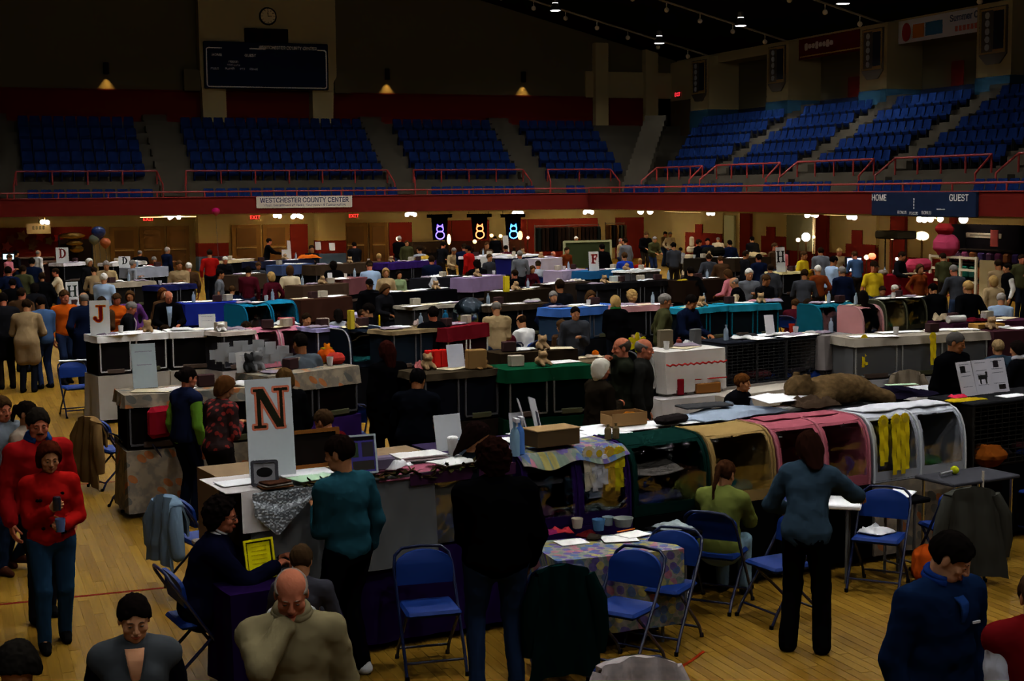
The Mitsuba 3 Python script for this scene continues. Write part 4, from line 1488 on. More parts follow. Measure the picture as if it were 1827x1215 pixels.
x, y = under(1283, 818, 1.66, True)
GREEN = (x, y)
person('woman in an olive green hooded top and pale jeans seated', x, y, 48, dict(kind='sit', lean=12, head=(22, -10, 0), rarm=(.05, .46, .86), larm=(-.10, .48, .88), hands=('grip', 'grip')), 1.66, 'fair', ('pony', (.045, .022, .012)), ('puffy', (.125, .14, .045)), (.17, .24, .29), (.015, .012, .01), fem=True, res='hero', bw=1.08, seed=16)
x, y = under(1440, 773, 1.68)
DENIM = (x, y)
person('woman with long brown hair in a denim jacket and black trousers', x, y, 40, dict(lean=20, head=(30, 24, 0), rarm=(.34, .60, 1.12), larm=(-.24, .46, 1.02), hands=('relaxed', 'grip'), wide=.015, feet=.13), 1.72, 'fair', ('long', (.022, .010, .007)), ('jacket', (.035, .055, .075)), (.006, .006, .007), (.012, .01, .01), fem=True, res='hero', seed=17)
x, y = under(1672, 934, 1.78)
person('young man with spiky dark hair in a navy fleece jacket at the right foreground', x, y, 172, dict(head=(30, 34, 0), rarm='down', larm='down', lean=4), 1.78, 'pale', ('short', (.010, .008, .007)), ('jacket', (.0085, .019, .046)), (.012, .014, .02), bw=1.2, res='hero', seed=18,
       feats=dict(brow=(.012, .009, .008)), extra=[collar((.013, .034, .12), r=.082, rr=.024, open_=.5), front_panel((.02, .05, .14), .035, lift=.03, z0=.36, z1=.5), badge((.4, .42, .45), (-.085, .170, .36), (.05, .012), 'chest_logo')])
x, y = under(1846, 1010, 1.68)
person('person in a dark red vest and white sleeves at the right edge', x, y, 200, dict(rarm='fold', larm='fold', hands=('fist', 'fist')), 1.68, 'fair', ('short', (.05, .03, .02)), ('vest', (.33, .34, .38)), (.02, .02, .02), res='hero', seed=19, vest=(.11, .01, .012))
x, y = under(492, 680, 1.66, True)
person('woman with short dark hair in a pale green blazer holding a black and white cat', x, y, 205, dict(kind='sit', head=(6, -28, 0), rarm='hold', larm='table', lean=4), 1.66, 'ruddy', ('crop', (.020, .018, .016)), ('jacket', (.235, .26, .155)), (.02, .02, .02), fem=True, res='hero', bw=1.08, seed=20,
       extra=[front_panel((.33, .13, .14), .045, lift=.035, z0=.15, z1=.46)])
x, y = under(327, 652, 1.68)
person('woman in a navy vest with lime green sleeves and a red bag', x, y, 60, dict(head=(8, -10, 0), rarm='down', larm='down'), 1.68, 'ruddy', ('bun', (.012, .009, .008)), ('vest', (.11, .20, .035)), (.010, .012, .024), fem=True, res='hero', seed=21, vest=(.014, .018, .040),
       extra=[lambda t, J, s, w: part(t, 'shoulder_bag', moved(bevelbox(.14, .30, .34, .05), *((J['lel'] + (-.12, -.06, .0)) * s)), D(.21, .016, .03), tw=w)])
x, y = under(385, 668, 1.64)
person('woman with auburn bob in a dark blouse with red flowers behind the N sign', x, y, 60, dict(head=(26, -20, 0), rarm='fold', larm='fold', lean=8), 1.64, 'fair', ('bob', (.075, .036, .015)), ('long', (.028, .012, .012)), (.015, .012, .012), fem=True, res='hero', bw=1.15, seed=22, mats=dict(top='flower_cloth'))
x, y = under(540, 591, 1.80)
person('man in a grey sweater with short dark hair seen from behind', x, y, -20, dict(head=(14, 0, 0), rarm='down', larm='fold'), 1.80, 'tan', ('crop', (.012, .010, .009)), ('long', (.065, .075, .085)), (.02, .02, .025), bw=1.15, res='hero', seed=23)
x, y = under(512, 655, 1.62)
person('brown haired person in a black jacket behind the woman in the green blazer', x, y, -15, dict(head=(20, 0, 0)), 1.62, 'fair', ('bob', (.07, .042, .018)), ('jacket', (.006, .006, .007)), (.01, .01, .01), fem=True, res='mid', bw=1.1, seed=1)
x, y = under(596, 742, 1.60, True)
person('brown haired person in black and dark red behind the front cages', x, y, -40, dict(kind='sit', lean=10, head=(20, 0, 0), rarm='table', larm='table'), 1.72, 'fair', ('short', (.045, .028, .016)), ('vest', (.007, .007, .008)), (.01, .01, .01), res='hero', bw=1.15, seed=24, vest=(.055, .006, .008))
x, y = under(693, 606, 1.72)
person('woman with long dark red hair in a long black coat seen from behind', x, y, -10, dict(head=(8, 0, 0)), 1.72, 'fair', ('long', (.028, .009, .007)), ('coat', (.0045, .0045, .005)), (.006, .006, .006), fem=True, res='hero', bw=1.12, seed=25)
x, y = under(738, 655, 1.66)
person('person in a black hat and black coat next to the woman with long red hair', x, y, 35, dict(head=(24, 0, 0), rarm='table', larm='table', lean=10), 1.66, 'tan', ('short', (.008, .007, .007)), ('coat', (.006, .007, .010)), (.006, .006, .008), bw=1.1, res='hero', seed=26)
x, y = under(1066, 638, 1.66)
person('woman with white bobbed hair in a dark brown leather jacket', x, y, 82, dict(head=(6, 0, 0), rarm='fold', larm='fold', hands=('grip', 'grip')), 1.66, 'ruddy', ('bob', (.50, .47, .40)), ('jacket', (.018, .014, .010)), (.03, .025, .015), fem=True, res='hero', bw=1.12, seed=27)
x, y = under(1117, 598, 1.80)
person('bald man in a dark olive jacket with a blue coat over his arm', x, y, -70, dict(head=(6, 10, 0), rarm='fold', larm='mouth', hands=('relaxed', 'fist')), 1.80, 'ruddy', ('bald', (.06, .05, .04)), ('jacket', (.018, .020, .014)), (.012, .014, .02), bw=1.15, res='hero', seed=28,
       extra=[lambda t, J, s, w: solo('folded_coat', 'dark blue coat carried by the bald man in the olive jacket', 'coat', vnoise(moved(bevelbox(.28, .16, .85, .06), *((J['rwr'] + (.08, .02, -.22)) * s)), .02, 7, 3), D(.012, .022, .065), tw=w)])
x, y = under(1141, 600, 1.78)
person('balding grey haired man standing behind the bald man', x, y, 120, dict(head=(8, 0, 0)), 1.78, 'ruddy', ('bald', (.12, .11, .10)), ('jacket', (.020, .020, .018)), (.02, .02, .02), bw=1.1, res='mid', seed=2)
x, y = under(1299, 657, 1.66, True)
person('woman with short auburn hair in a black vest and pale blue sleeves', x, y, 152, dict(kind='sit', lean=20, head=(6, 22, 0), rarm=(.20, .40, .74), larm=(-.16, .40, .76), hands=('flat', 'flat')), 1.66, 'fair', ('short', (.085, .038, .014)), ('vest', (.17, .20, .25)), (.01, .01, .015), fem=True, res='hero', bw=1.12, seed=29, vest=(.008, .008, .010))
x, y = under(1697, 588, 1.80)
person('man with cropped grey hair in a big black jacket between the tables', x, y, 160, dict(head=(14, 20, 0), rarm='down', larm='pocket', feet=.14), 1.80, 'tan', ('crop', (.07, .065, .06)), ('puffy', (.0055, .0055, .0065)), (.01, .01, .012), bw=1.3, res='hero', seed=30)
x, y = under(1784, 611, 1.62, True)
person('woman with blond grey hair in a blue jacket seated', x, y, 10, dict(kind='sit', head=(8, 0, 0), rarm='table', larm='table'), 1.70, 'fair', ('short', (.19, .14, .08)), ('jacket', (.032, .05, .068)), (.01, .01, .012), fem=True, res='hero', bw=1.2, seed=31)
x, y = under(1822, 612, 1.66, True)
person('dark haired woman in a black jacket with pale scarf at the right edge', x, y, -30, dict(kind='sit', head=(12, 0, 0), rarm='table', larm='table'), 1.72, 'fair', ('bob', (.012, .009, .008)), ('jacket', (.007, .007, .009)), (.01, .01, .01), fem=True, res='mid', seed=3, extra=[collar((.35, .35, .38), r=.085, rr=.03)])
# ================================================================ furniture and small things
scene['clear_vinyl'] = {'type': 'blendbsdf', 'weight': .07, 'a': {'type': 'thindielectric', 'int_ior': 1.5}, 'b': {'type': 'twosided', 'b': {'type': 'roughconductor', 'material': 'none', 'alpha': .02}}}
CHAIR_BLUE = G((.006, .032, .13), .6, .08)
CHAIR_STEEL = G((.010, .018, .055), .28, .6)
WHITE = D(.80, .80, .80)
PAPER = D(.76, .76, .78)
PAPER_W = D(.78, .75, .73)
GREYCLOTH = D(.16, .155, .15)
TAN = D(.26, .20, .12)
CARD = D(.30, .215, .12)
TABLE_TOP = D(.30, .27, .22)
DARK = D(.008, .008, .009)
CHROME = G((.45, .45, .45), .2, .5, 1.0)


# ---- the folding chair, facing +y, feet at z = 0
def chair_parts():
    seat = vnoise(bevelbox(.41, .40, .045, .02).subdivide().subdivide(), .002, 9)
    seat.apply_translation((0, .02, .455))
    sh = Polygon([(-.215, 0), (.215, 0)] + [(.215 * math.cos(a) * (1 if abs(math.cos(a)) > .5 else 1), .14 + .10 * math.sin(a)) for a in np.linspace(0, math.pi, 13)])
    bk = ex(sh, .028)
    v = np.array(bk.vertices)
    bk.vertices = np.stack([v[:, 0], -.19 - .28 * (v[:, 1] * .55) + v[:, 2] + .9 * v[:, 0] ** 2, .60 + v[:, 1]], 1)
    fl = lambda s: tube([(s * .222, .27, 0), (s * .222, .21, .12), (s * .222, -.03, .47), (s * .222, -.19, .72), (s * .205, -.24, .80), (s * .15, -.26, .845), (0, -.265, .855)], .0125, 7)
    rl = lambda s: tube([(s * .195, -.27, 0), (s * .195, -.22, .1), (s * .195, .10, .40), (s * .195, .14, .44)], .0125, 7)
    d = dict(seat=shape(seat, CHAIR_BLUE, 35), backrest=shape(bk, CHAIR_BLUE, 35))
    d['leg'] = [shape(fl(1), CHAIR_STEEL, 50), shape(fl(-1), CHAIR_STEEL, 50), shape(rl(1), CHAIR_STEEL, 50), shape(rl(-1), CHAIR_STEEL, 50)]
    d['crossbar'] = [shape(tube([(-.22, .215, .11), (.22, .215, .11)], .010, 6), CHAIR_STEEL, 50), shape(tube([(-.195, -.225, .09), (.195, -.225, .09)], .010, 6), CHAIR_STEEL, 50)]
    d['foot'] = [shape(moved(trimesh.creation.cylinder(.017, .03, sections=8), s * w_, y_, .015), DARK) for s, w_, y_ in ((1, .222, .27), (-1, .222, .27), (1, .195, -.27), (-1, .195, -.27))]
    return d


CH = chair_parts()


def chair(x, y, face, label, group='blue folding chairs', rx=0.0, z=0.0):
    t = thing('folding_chair', label, 'chair', group)
    w = place(x, y, z, dir_rz(face), rx=rx)
    for nm in ('seat', 'backrest'):
        part(t, nm, CH[nm], tw=w)
    for nm in ('leg', 'crossbar', 'foot'):
        for m in CH[nm]:
            part(t, nm, m, tw=w)
    return t


def drape(w, d, z0, z1, folds=9, amp=.018, seed=0, top=True, open_back=False):
    """A cloth over a table top at z1, hanging to z0; centred, front at -y."""
    rg = random.Random(seed)
    per = [(-w / 2, -d / 2), (w / 2, -d / 2), (w / 2, d / 2), (-w / 2, d / 2)]
    P_, ns = [], []
    for k in range(4):
        a, b = np.array(per[k]), np.array(per[(k + 1) % 4])
        L = np.linalg.norm(b - a)
        n = np.array([(b - a)[1], -(b - a)[0]]) / L
        m = max(3, int(L / .05))
        for i in range(m):
            P_.append(a + (b - a) * i / m)
            ns.append(n)
    P_, ns = np.array(P_), np.array(ns)
    N = len(P_)
    s = np.cumsum(np.r_[0, np.linalg.norm(np.diff(P_, axis=0), axis=1)])
    wv = np.sin(s * folds * 2.1 + seed) * .6 + np.sin(s * folds * .9 + 2 * seed) * .4
    rows = []
    for f in (0, .12, .4, .7, 1.0):
        rows.append(np.c_[P_ + ns * (.008 + amp * f * (1 + wv))[:, None], np.full(N, z1 + (z0 - z1) * f)])
    V = np.vstack(rows + [[(0, 0, z1)]])
    F = []
    for r in range(4):
        for i in range(N):
            j = (i + 1) % N
            F += [[r * N + i, (r + 1) * N + j, r * N + j], [r * N + i, (r + 1) * N + i, (r + 1) * N + j]]
    if top:
        for i in range(N):
            F.append([5 * N, i, (i + 1) % N])
    return trimesh.Trimesh(V, F, process=False)


def table(x, y, w, d, rz, label, top=TABLE_TOP, h=.74, cat_='table', group=None):
    t = thing('folding_table', label, cat_, group)
    tw = place(x, y, 0, rz)
    part(t, 'tabletop', bx(0, 0, h - .02, w, d, .04, bev=.01), top, tw=tw)
    for sx in (-1, 1):
        for sy in (-1, 1):
            part(t, 'leg', tube([(sx * (w / 2 - .12), sy * (d / 2 - .08), 0), (sx * (w / 2 - .12), sy * (d / 2 - .08), h - .04)], .014, 6), D(.12, .12, .12), tw=tw)
        part(t, 'brace', tube([(sx * (w / 2 - .12), -(d / 2 - .08), .12), (sx * (w / 2 - .12), d / 2 - .08, .12)], .01, 5), D(.12, .12, .12), tw=tw)
    return t


def cloth(x, y, w, d, rz, label, mat, z1=.748, z0=.06, seed=0, group=None, amp=.02):
    return solo('tablecloth', label, 'tablecloth', drape(w + .02, d + .02, z0, z1, seed=seed, amp=amp), mat, 50, tw=place(x, y, 0, rz), group=group)


# ---- cages
def cage_profile(d, h):
    a = [(0, 0), (.0, .25 * h), (.008, .5 * h), (.03, .70 * h), (.075, .86 * h), (.14, .955 * h), (.22, .995 * h), (.34, h)]
    return np.array([(p[0] * min(1, d / .6), p[1]) for p in a] + [(d - .04, h), (d, h - .04), (d, 0)])


def soft_cage(x, y, rz, w, label, fabric, trim, inner, d=.6, h=.62, z=.75, bays=1, lining=None, extra=(), seed=0, roof=None):
    """A soft show cage: arched fabric shell with a clear vinyl front; x, y: left front corner, w: width along the row."""
    t = thing('show_cage', label, 'cage', 'soft show cages along the front row')
    W = place(x, y, z, rz)
    pr = cage_profile(d, h)
    lining = lining or inner

    def P3(q, xx):
        return np.c_[np.full(len(q), xx), q]
    part(t, 'floor_pad', bx(w / 2, d / 2, .012, w, d, .024, bev=.008), inner, tw=W)
    part(t, 'back_panel', bx(w / 2, d - .008, h / 2, w - .02, .014, h - .04), lining, tw=W)
    sp = Polygon(pr[:-3].tolist() + [(d - .04, h), (d, h - .04), (d, 0)])
    for xx in (0.0, w - .012):
        part(t, 'side_panel', ex(sp, .012, (0, 1, 0), (0, 0, 1), (xx, 0, 0)), fabric, tw=W)
    for b in range(1, bays):
        part(t, 'divider', ex(sp.buffer(-.01), .008, (0, 1, 0), (0, 0, 1), (w * b / bays, 0, 0)), lining, tw=W)
    # roof cloth: the top of the arch to the back
    rp = pr[5:10]
    L = np.r_[0, np.cumsum(np.linalg.norm(np.diff(rp, axis=0), axis=1))]

    def along(q, v):
        l = np.r_[0, np.cumsum(np.linalg.norm(np.diff(q, axis=0), axis=1))]
        return np.interp(v * l[-1], l, q[:, 0]), np.interp(v * l[-1], l, q[:, 1])
    m = sheet(lambda u, v: (u * w, along(rp, v)[0], along(rp, v)[1] + .006 - .010 * np.sin(u * bays * math.pi) ** 2), 4 * bays + 5, 9)
    part(t, 'roof', thick(m, .008), roof or fabric, 40, tw=W)
    fp = pr[:6]
    for b in range(bays):
        x0, x1 = w * b / bays, w * (b + 1) / bays
        mx = .055
        # frame of cloth round the window
        for (ua, ub, va, vb) in ((x0, x1, 0, .16), (x0, x1, .95, 1.0), (x0, x0 + mx, .16, .95), (x1 - mx, x1, .16, .95)):
            s_ = sheet(lambda u, v: (ua + (ub - ua) * u, along(fp, va + (vb - va) * v)[0], along(fp, va + (vb - va) * v)[1]), 3, 10)
            part(t, 'front_border', thick(s_, .006), fabric, 40, tw=W)
        s_ = sheet(lambda u, v: (x0 + mx * .8 + (x1 - x0 - 1.6 * mx) * u, along(fp, .15 + .82 * v)[0] - .004, along(fp, .15 + .82 * v)[1]), 30, 24)
        v = np.array(s_.vertices)
        nz = (meshkit.fbm(v * [5, 5, 5] + seed * 9.1 + b * 3, 2, seed) - .5)
        v[:, 1] -= nz * .05
        part(t, 'window', trimesh.Trimesh(v, s_.faces, process=False), 'clear_vinyl', True, tw=W)
        rg = random.Random(seed * 5 + b)
        bed = vnoise(moved(bevelbox((x1 - x0) * .62, d * .5, .11, .045).subdivide().subdivide(), (x0 + x1) / 2 + rg.uniform(-.03, .03), d * .52, .08), .03, 9, seed + b)
        part(t, 'cat_bed', bed, D(*[rg.choice((.02, .05, .09)) for _ in range(3)]), 40, tw=W)
    for b in range(bays + 1):
        q = pr[:9].copy()
        q[:, 0] -= .004
        part(t, 'rib', tube(P3(q + (0, .004), min(max(w * b / bays, .008), w - .008)), .013, 7), trim, 50, tw=W)
    for nm, mesh, mt in extra:
        part(t, nm, mesh, mt, 40, tw=W)
    return t


def wire_cage(x, y, rz, w, label, d=.6, h=.58, z=.75, inner=D(.02, .02, .022), wire=D(.045, .045, .045), top=None, gap=.045, bays=2, cover=None):
    t = thing('wire_cage', label, 'cage', 'wire show cages')
    W = place(x, y, z, rz)
    part(t, 'tray', bx(w / 2, d / 2, .01, w, d, .02), inner, tw=W)
    part(t, 'back_panel', bx(w / 2, d - .006, h / 2, w, .01, h), inner, tw=W)
    for xx in (.005, w - .005):
        part(t, 'side_panel', bx(xx, d / 2, h / 2, .01, d, h), inner, tw=W)
    part(t, 'roof', bx(w / 2, d / 2, h - .005, w, d, .012), top or inner, tw=W)
    bars = [bx(w / 2, 0, zz, w, .007, .007) for zz in np.arange(.02, h, gap)]
    bars += [bx(xx, 0, h / 2, .006, .006, h) for xx in np.arange(.0, w, gap * 2.2)]
    part(t, 'wire_grid', cat(bars), wire, tw=W, kind='stuff')
    for b in range(bays + 1):
        part(t, 'post', bx(w * b / bays, -.002, h / 2, .018, .018, h), wire, tw=W)
    for b in range(bays):
        part(t, 'cat_bed', vnoise(moved(bevelbox(w / bays * .7, d * .5, .10, .04).subdivide().subdivide(), w * (b + .5) / bays, d * .5, .07), .025, 9, b), D(.05 + .06 * b, .04, .045), 40, tw=W)
    if cover is not None:
        part(t, 'cover', vnoise(moved(bevelbox(w + .02, d + .02, .03, .01), w / 2, d / 2, h + .012), .004, 9), cover, tw=W)
    return t


# ---- small things
def card_sign(x, y, z, rz, w, h, label, mat=PAPER, tilt=12.0, lines=4, name='card_sign', ink=(.25, .25, .28)):
    """A card standing on a surface, leaning back on a strut."""
    t = thing(name, label, 'sign')
    W = place(x, y, z, rz, rx=-tilt)
    part(t, 'card', bx(0, 0, h / 2, w, .006, h), mat, tw=W)
    part(t, 'strut', bx(0, .06, h * .36, w * .25, .004, h * .72, rx=12), mat, tw=W)
    for k in range(lines):
        zz = h * (.82 - .6 * k / max(lines, 1))
        part(t, 'text_line', bx(0, -.0035, zz, w * (.7 - .1 * (k % 3)), .001, h * .022), D(*ink), tw=W)
    return t


def letter_poly(ch, h=1.0):
    """Slab-serif capitals of height 1."""
    B = lambda *a: sbox(*a)
    if ch == 'N':
        g = [B(.06, 0, .16, 1), B(.66, 0, .74, 1), Polygon([(.02, 1), (.24, 1), (.76, 0), (.56, 0)]), B(-.04, 0, .28, .07), B(-.02, .93, .2, 1), B(.52, .93, .88, 1)]
    elif ch == 'J':
        g = [B(.34, .2, .54, 1), B(.18, .93, .72, 1), Point(.30, .22).buffer(.24).difference(Point(.26, .26).buffer(.12)).difference(B(-.2, .24, .34, .6)), Point(.1, .22).buffer(.1)]
    elif ch == 'H':
        g = [B(.08, 0, .24, 1), B(.58, 0, .74, 1), B(.2, .46, .6, .56), B(-.02, 0, .34, .08), B(.48, 0, .84, .08), B(-.02, .92, .34, 1), B(.48, .92, .84, 1)]
    elif ch == 'E':
        g = [B(.08, 0, .24, 1), B(-.02, 0, .72, .1), B(-.02, .9, .70, 1), B(.2, .46, .5, .56), B(.62, 0, .72, .28), B(.6, .74, .7, 1), B(.44, .38, .5, .64)]
    elif ch == 'F':
        g = [B(.08, 0, .26, 1), B(-.02, 0, .42, .08), B(-.02, .9, .72, 1), B(.2, .46, .52, .56), B(.62, .7, .72, 1), B(.46, .36, .54, .66)]
    elif ch == 'D':
        g = [B(.08, 0, .26, 1), Point(.24, .5).buffer(.5).difference(affinity.scale(Point(.24, .5).buffer(.4), .75, 1)).intersection(B(.24, 0, 1, 1)), B(-.02, 0, .3, .08), B(-.02, .92, .3, 1)]
    else:
        g = [B(.1, 0, .7, 1).difference(B(.28, .2, .52, .8))]
    return affinity.scale(shapely.union_all(g), h, h, origin=(0, 0))


def letter_sign(ch, x, y, z, rz, w, h, label, halo=(.45, .17, .11), ink=(.03, .03, .02), card=(.40, .43, .45), frac=.42, tilt=6.0, up=.62):
    t = thing('row_sign', label, 'sign', None)
    W = place(x, y, z, rz, rx=-tilt)
    part(t, 'card', bx(0, 0, h / 2, w, .008, h), D(*card), tw=W)
    part(t, 'strut', bx(0, .06, h * .3, w * .4, .005, h * .6, rx=10), D(*card), tw=W)
    lp = letter_poly(ch, h * frac)
    c = lp.centroid
    lp = affinity.translate(lp, -c.x, h * up - h * frac / 2)
    if halo is not None:
        part(t, 'letter_outline', ex(lp.buffer(h * .022, join_style=1), .002, (1, 0, 0), (0, 0, 1), (0, -.004, 0)), D(*halo), tw=W)
    part(t, 'letter', ex(lp, .004, (1, 0, 0), (0, 0, 1), (0, -.004, 0)), D(*ink), tw=W)
    return t


def crumple(w, d, hgt, seed, n=14):
    """A dropped cloth: a wavy thick sheet lying on its surface."""
    m = sheet(lambda u, v: ((u - .5) * w, (v - .5) * d, 0 * u), n, n)
    v = np.array(m.vertices)
    e = np.minimum(1, 6 * np.minimum.reduce([v[:, 0] / w + .5, .5 - v[:, 0] / w, v[:, 1] / d + .5, .5 - v[:, 1] / d]) + .25)
    v[:, 2] = .006 + e * hgt * np.abs(meshkit.fbm(v * 9 / max(w, .2) * .4 + seed * 4.7, 3, seed) - .2)
    v[:, :2] += (meshkit.noise(v * 8 + seed, seed)[:, None] - .5) * .08 * w
    m = trimesh.Trimesh(v, m.faces, process=False)
    return thick(m, .01)


def bottle(h=.24, r=.035):
    return lathe([(0, 0), (r, 0), (r, h * .62), (r * .75, h * .74), (r * .34, h * .82), (r * .34, h * .92), (r * .42, h * .92), (r * .42, h), (0, h)], 14)


def paper(x, y, z, w, d, rz, label, mat=PAPER, group=None, name='paper_sheet', rx=0.0):
    return solo(name, label, 'paper', bx(0, 0, .002, w, d, .004, rx=rx), mat, tw=place(x, y, z, rz), group=group)


def ribbon(length, w, seed=0, wav=.012):
    """A hanging ribbon: top at z = 0, hanging down in front of y = 0."""
    m = sheet(lambda u, v: ((u - .5) * w * (1 - .1 * v), -.006 - wav * np.abs(np.sin(v * 7 + seed)) - .02 * v, -v * length), 3, 12)
    return thick(m, .004)


def rosette(x, y, z, rz, label, col, n=2, length=.36, r=.06, gold=False):
    t = thing('prize_ribbon', label, 'prize ribbon', 'prize rosettes on the cages')
    W = place(x, y, z, rz)
    a = np.linspace(0, 2 * np.pi, 33)[:-1]
    rr = r * (1 + .10 * np.cos(a * 16))
    ro = ex(Polygon(np.c_[rr * np.cos(a), rr * np.sin(a)]), .012, (1, 0, 0), (0, 0, 1), (0, -.008, 0))
    mt = D(*col)
    part(t, 'rosette', ro, mt, tw=W)
    part(t, 'button', ex(Point(0, 0).buffer(r * .5, quad_segs=4), .008, (1, 0, 0), (0, 0, 1), (0, -.018, 0)), G((.4, .3, .06), .35) if gold else D(.35, .28, .04), tw=W)
    for k in range(n):
        part(t, 'streamer', moved(ribbon(length * (1 - .08 * k), .055, k + x), (k - (n - 1) / 2) * .052, -.004, -.01, rz=0), mt, 40, tw=W)
    return t


def put_at(px, py, z):
    q = at(px, py, z)
    return float(q[0]), float(q[1]), z
# ================================================================ the front row of cages (turned 8.5 degrees to the hall)
RA = 8.5
RC, RS = math.cos(math.radians(RA)), math.sin(math.radians(RA))
RO = np.array([1.9, 10.40])


def row1(s, t=0.0):
    """Floor point s metres along the front row and t metres behind its front edge."""
    return RO + np.array([RC, RS]) * s + np.array([-RS, RC]) * t


PURPLE = D(.028, .012, .065)
tabs = ['front row table under the grey draped cages', 'front row table under the left end of the purple cages', 'front row table under the green and tan cages', 'front row table under the pink cages', 'front row table under the white cages', 'front row table under the dark wire cages']
for k, (a, b) in enumerate(((0, 1.8), (1.83, 3.4), (3.43, 4.95), (4.98, 6.1), (6.13, 7.4), (7.43, 9.2))):
    for q in (0, 1):
        p = row1((a + b) / 2, .32 + .66 * q)
        table(*p, b - a, .62, RA, tabs[k] + (', front' if q == 0 else ', rear'))
    p = row1((a + b) / 2, .32)
    m = (PURPLE, PURPLE, DARK, DARK, 'leaf_print', DARK)[k]
    cloth(*p, b - a - .02, .62, RA, ('dark purple', 'deep purple', 'black', 'black', 'brown patterned', 'dark')[k] + ' cloth of the %s' % tabs[k], m, z1=.744, seed=k)
# rear half of the row: cages under white paper
for k, (a, b, m, lab) in enumerate(((0.05, 1.9, D(.20, .15, .10), 'brown rear cage behind the grey draped cages'), (1.95, 3.4, D(.04, .03, .06), 'dark rear cage behind the purple cages'), (3.45, 4.9, D(.10, .09, .08), 'grey rear cage behind the tan cage'), (4.95, 6.1, D(.12, .10, .10), 'rear cage behind the pink cages'), (6.15, 7.4, D(.12, .12, .13), 'rear cage behind the white cages'))):
    p = row1(a, .66)
    wire_cage(*p, RA, b - a, lab, d=.58, h=.58, inner=m, top=m)
# purple double cage, green, tan, pink double, white double
DKGREEN, TANC, PINK, GREYC = D(.008, .028, .024), D(.22, .16, .075), D(.24, .085, .105), D(.27, .28, .31)
p = row1(2.36)
soft_cage(*p, RA, 1.03, 'purple two bay soft cage with a flowered cover and yellow ribbons', PURPLE, PURPLE, D(.012, .010, .02), bays=2, seed=1, roof='floral_print',
          extra=[('flap', thick(sheet(lambda u, v: (u * 1.03, .16 - .14 * v ** .7 - .012, .615 - .13 * v * (.55 + .45 * np.sin(u * math.pi * 2) ** 2)), 22, 8), .006), 'floral_print'), ('shelf', bx(.26, .3, .36, .36, .34, .03), D(.10, .10, .11)), ('card', bx(.72, .06, .25, .13, .01, .10), D(.16, .19, .24))])
p = row1(3.42)
soft_cage(*p, RA, .80, 'dark green soft cage with a pale grey hammock', DKGREEN, DKGREEN, D(.006, .010, .010), seed=2, extra=[('hammock', thick(sheet(lambda u, v: (.12 + u * .5, .14 + .34 * v, .34 + .06 * v - .03 * np.sin(u * 3.1)), 8, 6), .01), D(.30, .28, .26))])
p = row1(4.25)
soft_cage(*p, RA, .70, 'tan soft cage with a brown quilted lining', TANC, TANC, D(.085, .062, .032), seed=3, lining=D(.11, .08, .045))
p = row1(4.98)
soft_cage(*p, RA, 1.10, 'pink two bay soft cage', PINK, D(.30, .13, .15), D(.12, .04, .05), bays=2, seed=4, lining=D(.22, .07, .085))
p = row1(6.12)
soft_cage(*p, RA, 1.20, 'pale grey two bay soft cage with three yellow ribbons', GREYC, D(.42, .45, .47), D(.05, .05, .05), bays=2, seed=5, lining=D(.12, .13, .145), roof=D(.36, .37, .40))
p = row1(7.42)
wire_cage(*p, RA, 1.75, 'dark wire cage at the right edge under the photo triptych', d=.6, h=.62, inner=D(.018, .015, .012), wire=D(.03, .028, .025), cover=D(.02, .02, .022))
solo('fur_throw', 'orange brown fur throw in the dark wire cage at the right edge', 'blanket', vnoise(moved(bevelbox(.36, .30, .22, .09).subdivide().subdivide().subdivide(), 0, 0, .1), .04, 9, 3), D(.16, .055, .012), 50, tw=place(*row1(7.62, -.02), .77, RA))
# left end: grey satin draped cage with a clear front, white tablecloth corner
SATIN = G((.105, .108, .108), .5, .4)
p = row1(.02)
t = thing('draped_cage', 'long cage draped in grey satin with a vine garland along its top', 'cage')
W = place(*p, .75, RA)
part(t, 'shell', bx(1.13, .31, .29, 2.22, .58, .56), D(.05, .05, .048), tw=W)
part(t, 'satin_front', vnoise(thick(sheet(lambda u, v: (.02 + u * 1.5, -.012 - .06 * (1 - v) - .015 * np.sin(u * 21) * (1 - v), -.10 + .70 * v), 30, 12), .008), .006, 6, 2), SATIN, 50, tw=W)
part(t, 'satin_top', vnoise(thick(sheet(lambda u, v: (u * 2.25, -.02 + .62 * v, .585 + .0 * u), 30, 10), .01), .006, 6, 3), SATIN, 50, tw=W)
wv = sheet(lambda u, v: (1.52 + .70 * u, -.014 - .02 * np.sin(v * 3.1), .02 + .54 * v), 24, 20)
vv = np.array(wv.vertices)
vv[:, 1] -= (meshkit.fbm(vv * 5, 2, 5) - .5) * .06
part(t, 'window', trimesh.Trimesh(vv, wv.faces, process=False), 'clear_vinyl', True, tw=W)
part(t, 'window_lining', bx(1.87, -.002, .28, .68, .004, .52), D(.085, .082, .07), tw=W)
part(t, 'pink_top', vnoise(thick(sheet(lambda u, v: (1.05 + 1.18 * u, -.035 + .34 * v, .60 - .035 * (v < .12)), 16, 8), .008), .004, 7, 5), D(.22, .085, .115), 50, tw=W)
part(t, 'purple_band', thick(sheet(lambda u, v: (1.3 + .93 * u, -.045, .60 - .09 * v), 8, 3), .006), D(.06, .025, .055), tw=W)
lace = sheet(lambda u, v: (.02 + .52 * u * (1 - .25 * v), -.10 - .03 * (v > .4), .605 - .33 * v * (1 - .55 * np.abs(2 * u - .9))), 18, 14)
solo('sequin_cloth', 'sparkling white sequin lace cloth hanging over the grey satin cage', 'cloth', thick(lace, .006), 'sequin_lace', True, tw=W)
rg = random.Random(9)
leaves = []
t2 = thing('vine_garland', 'brown and green vine garland along the grey draped cage', 'garland')
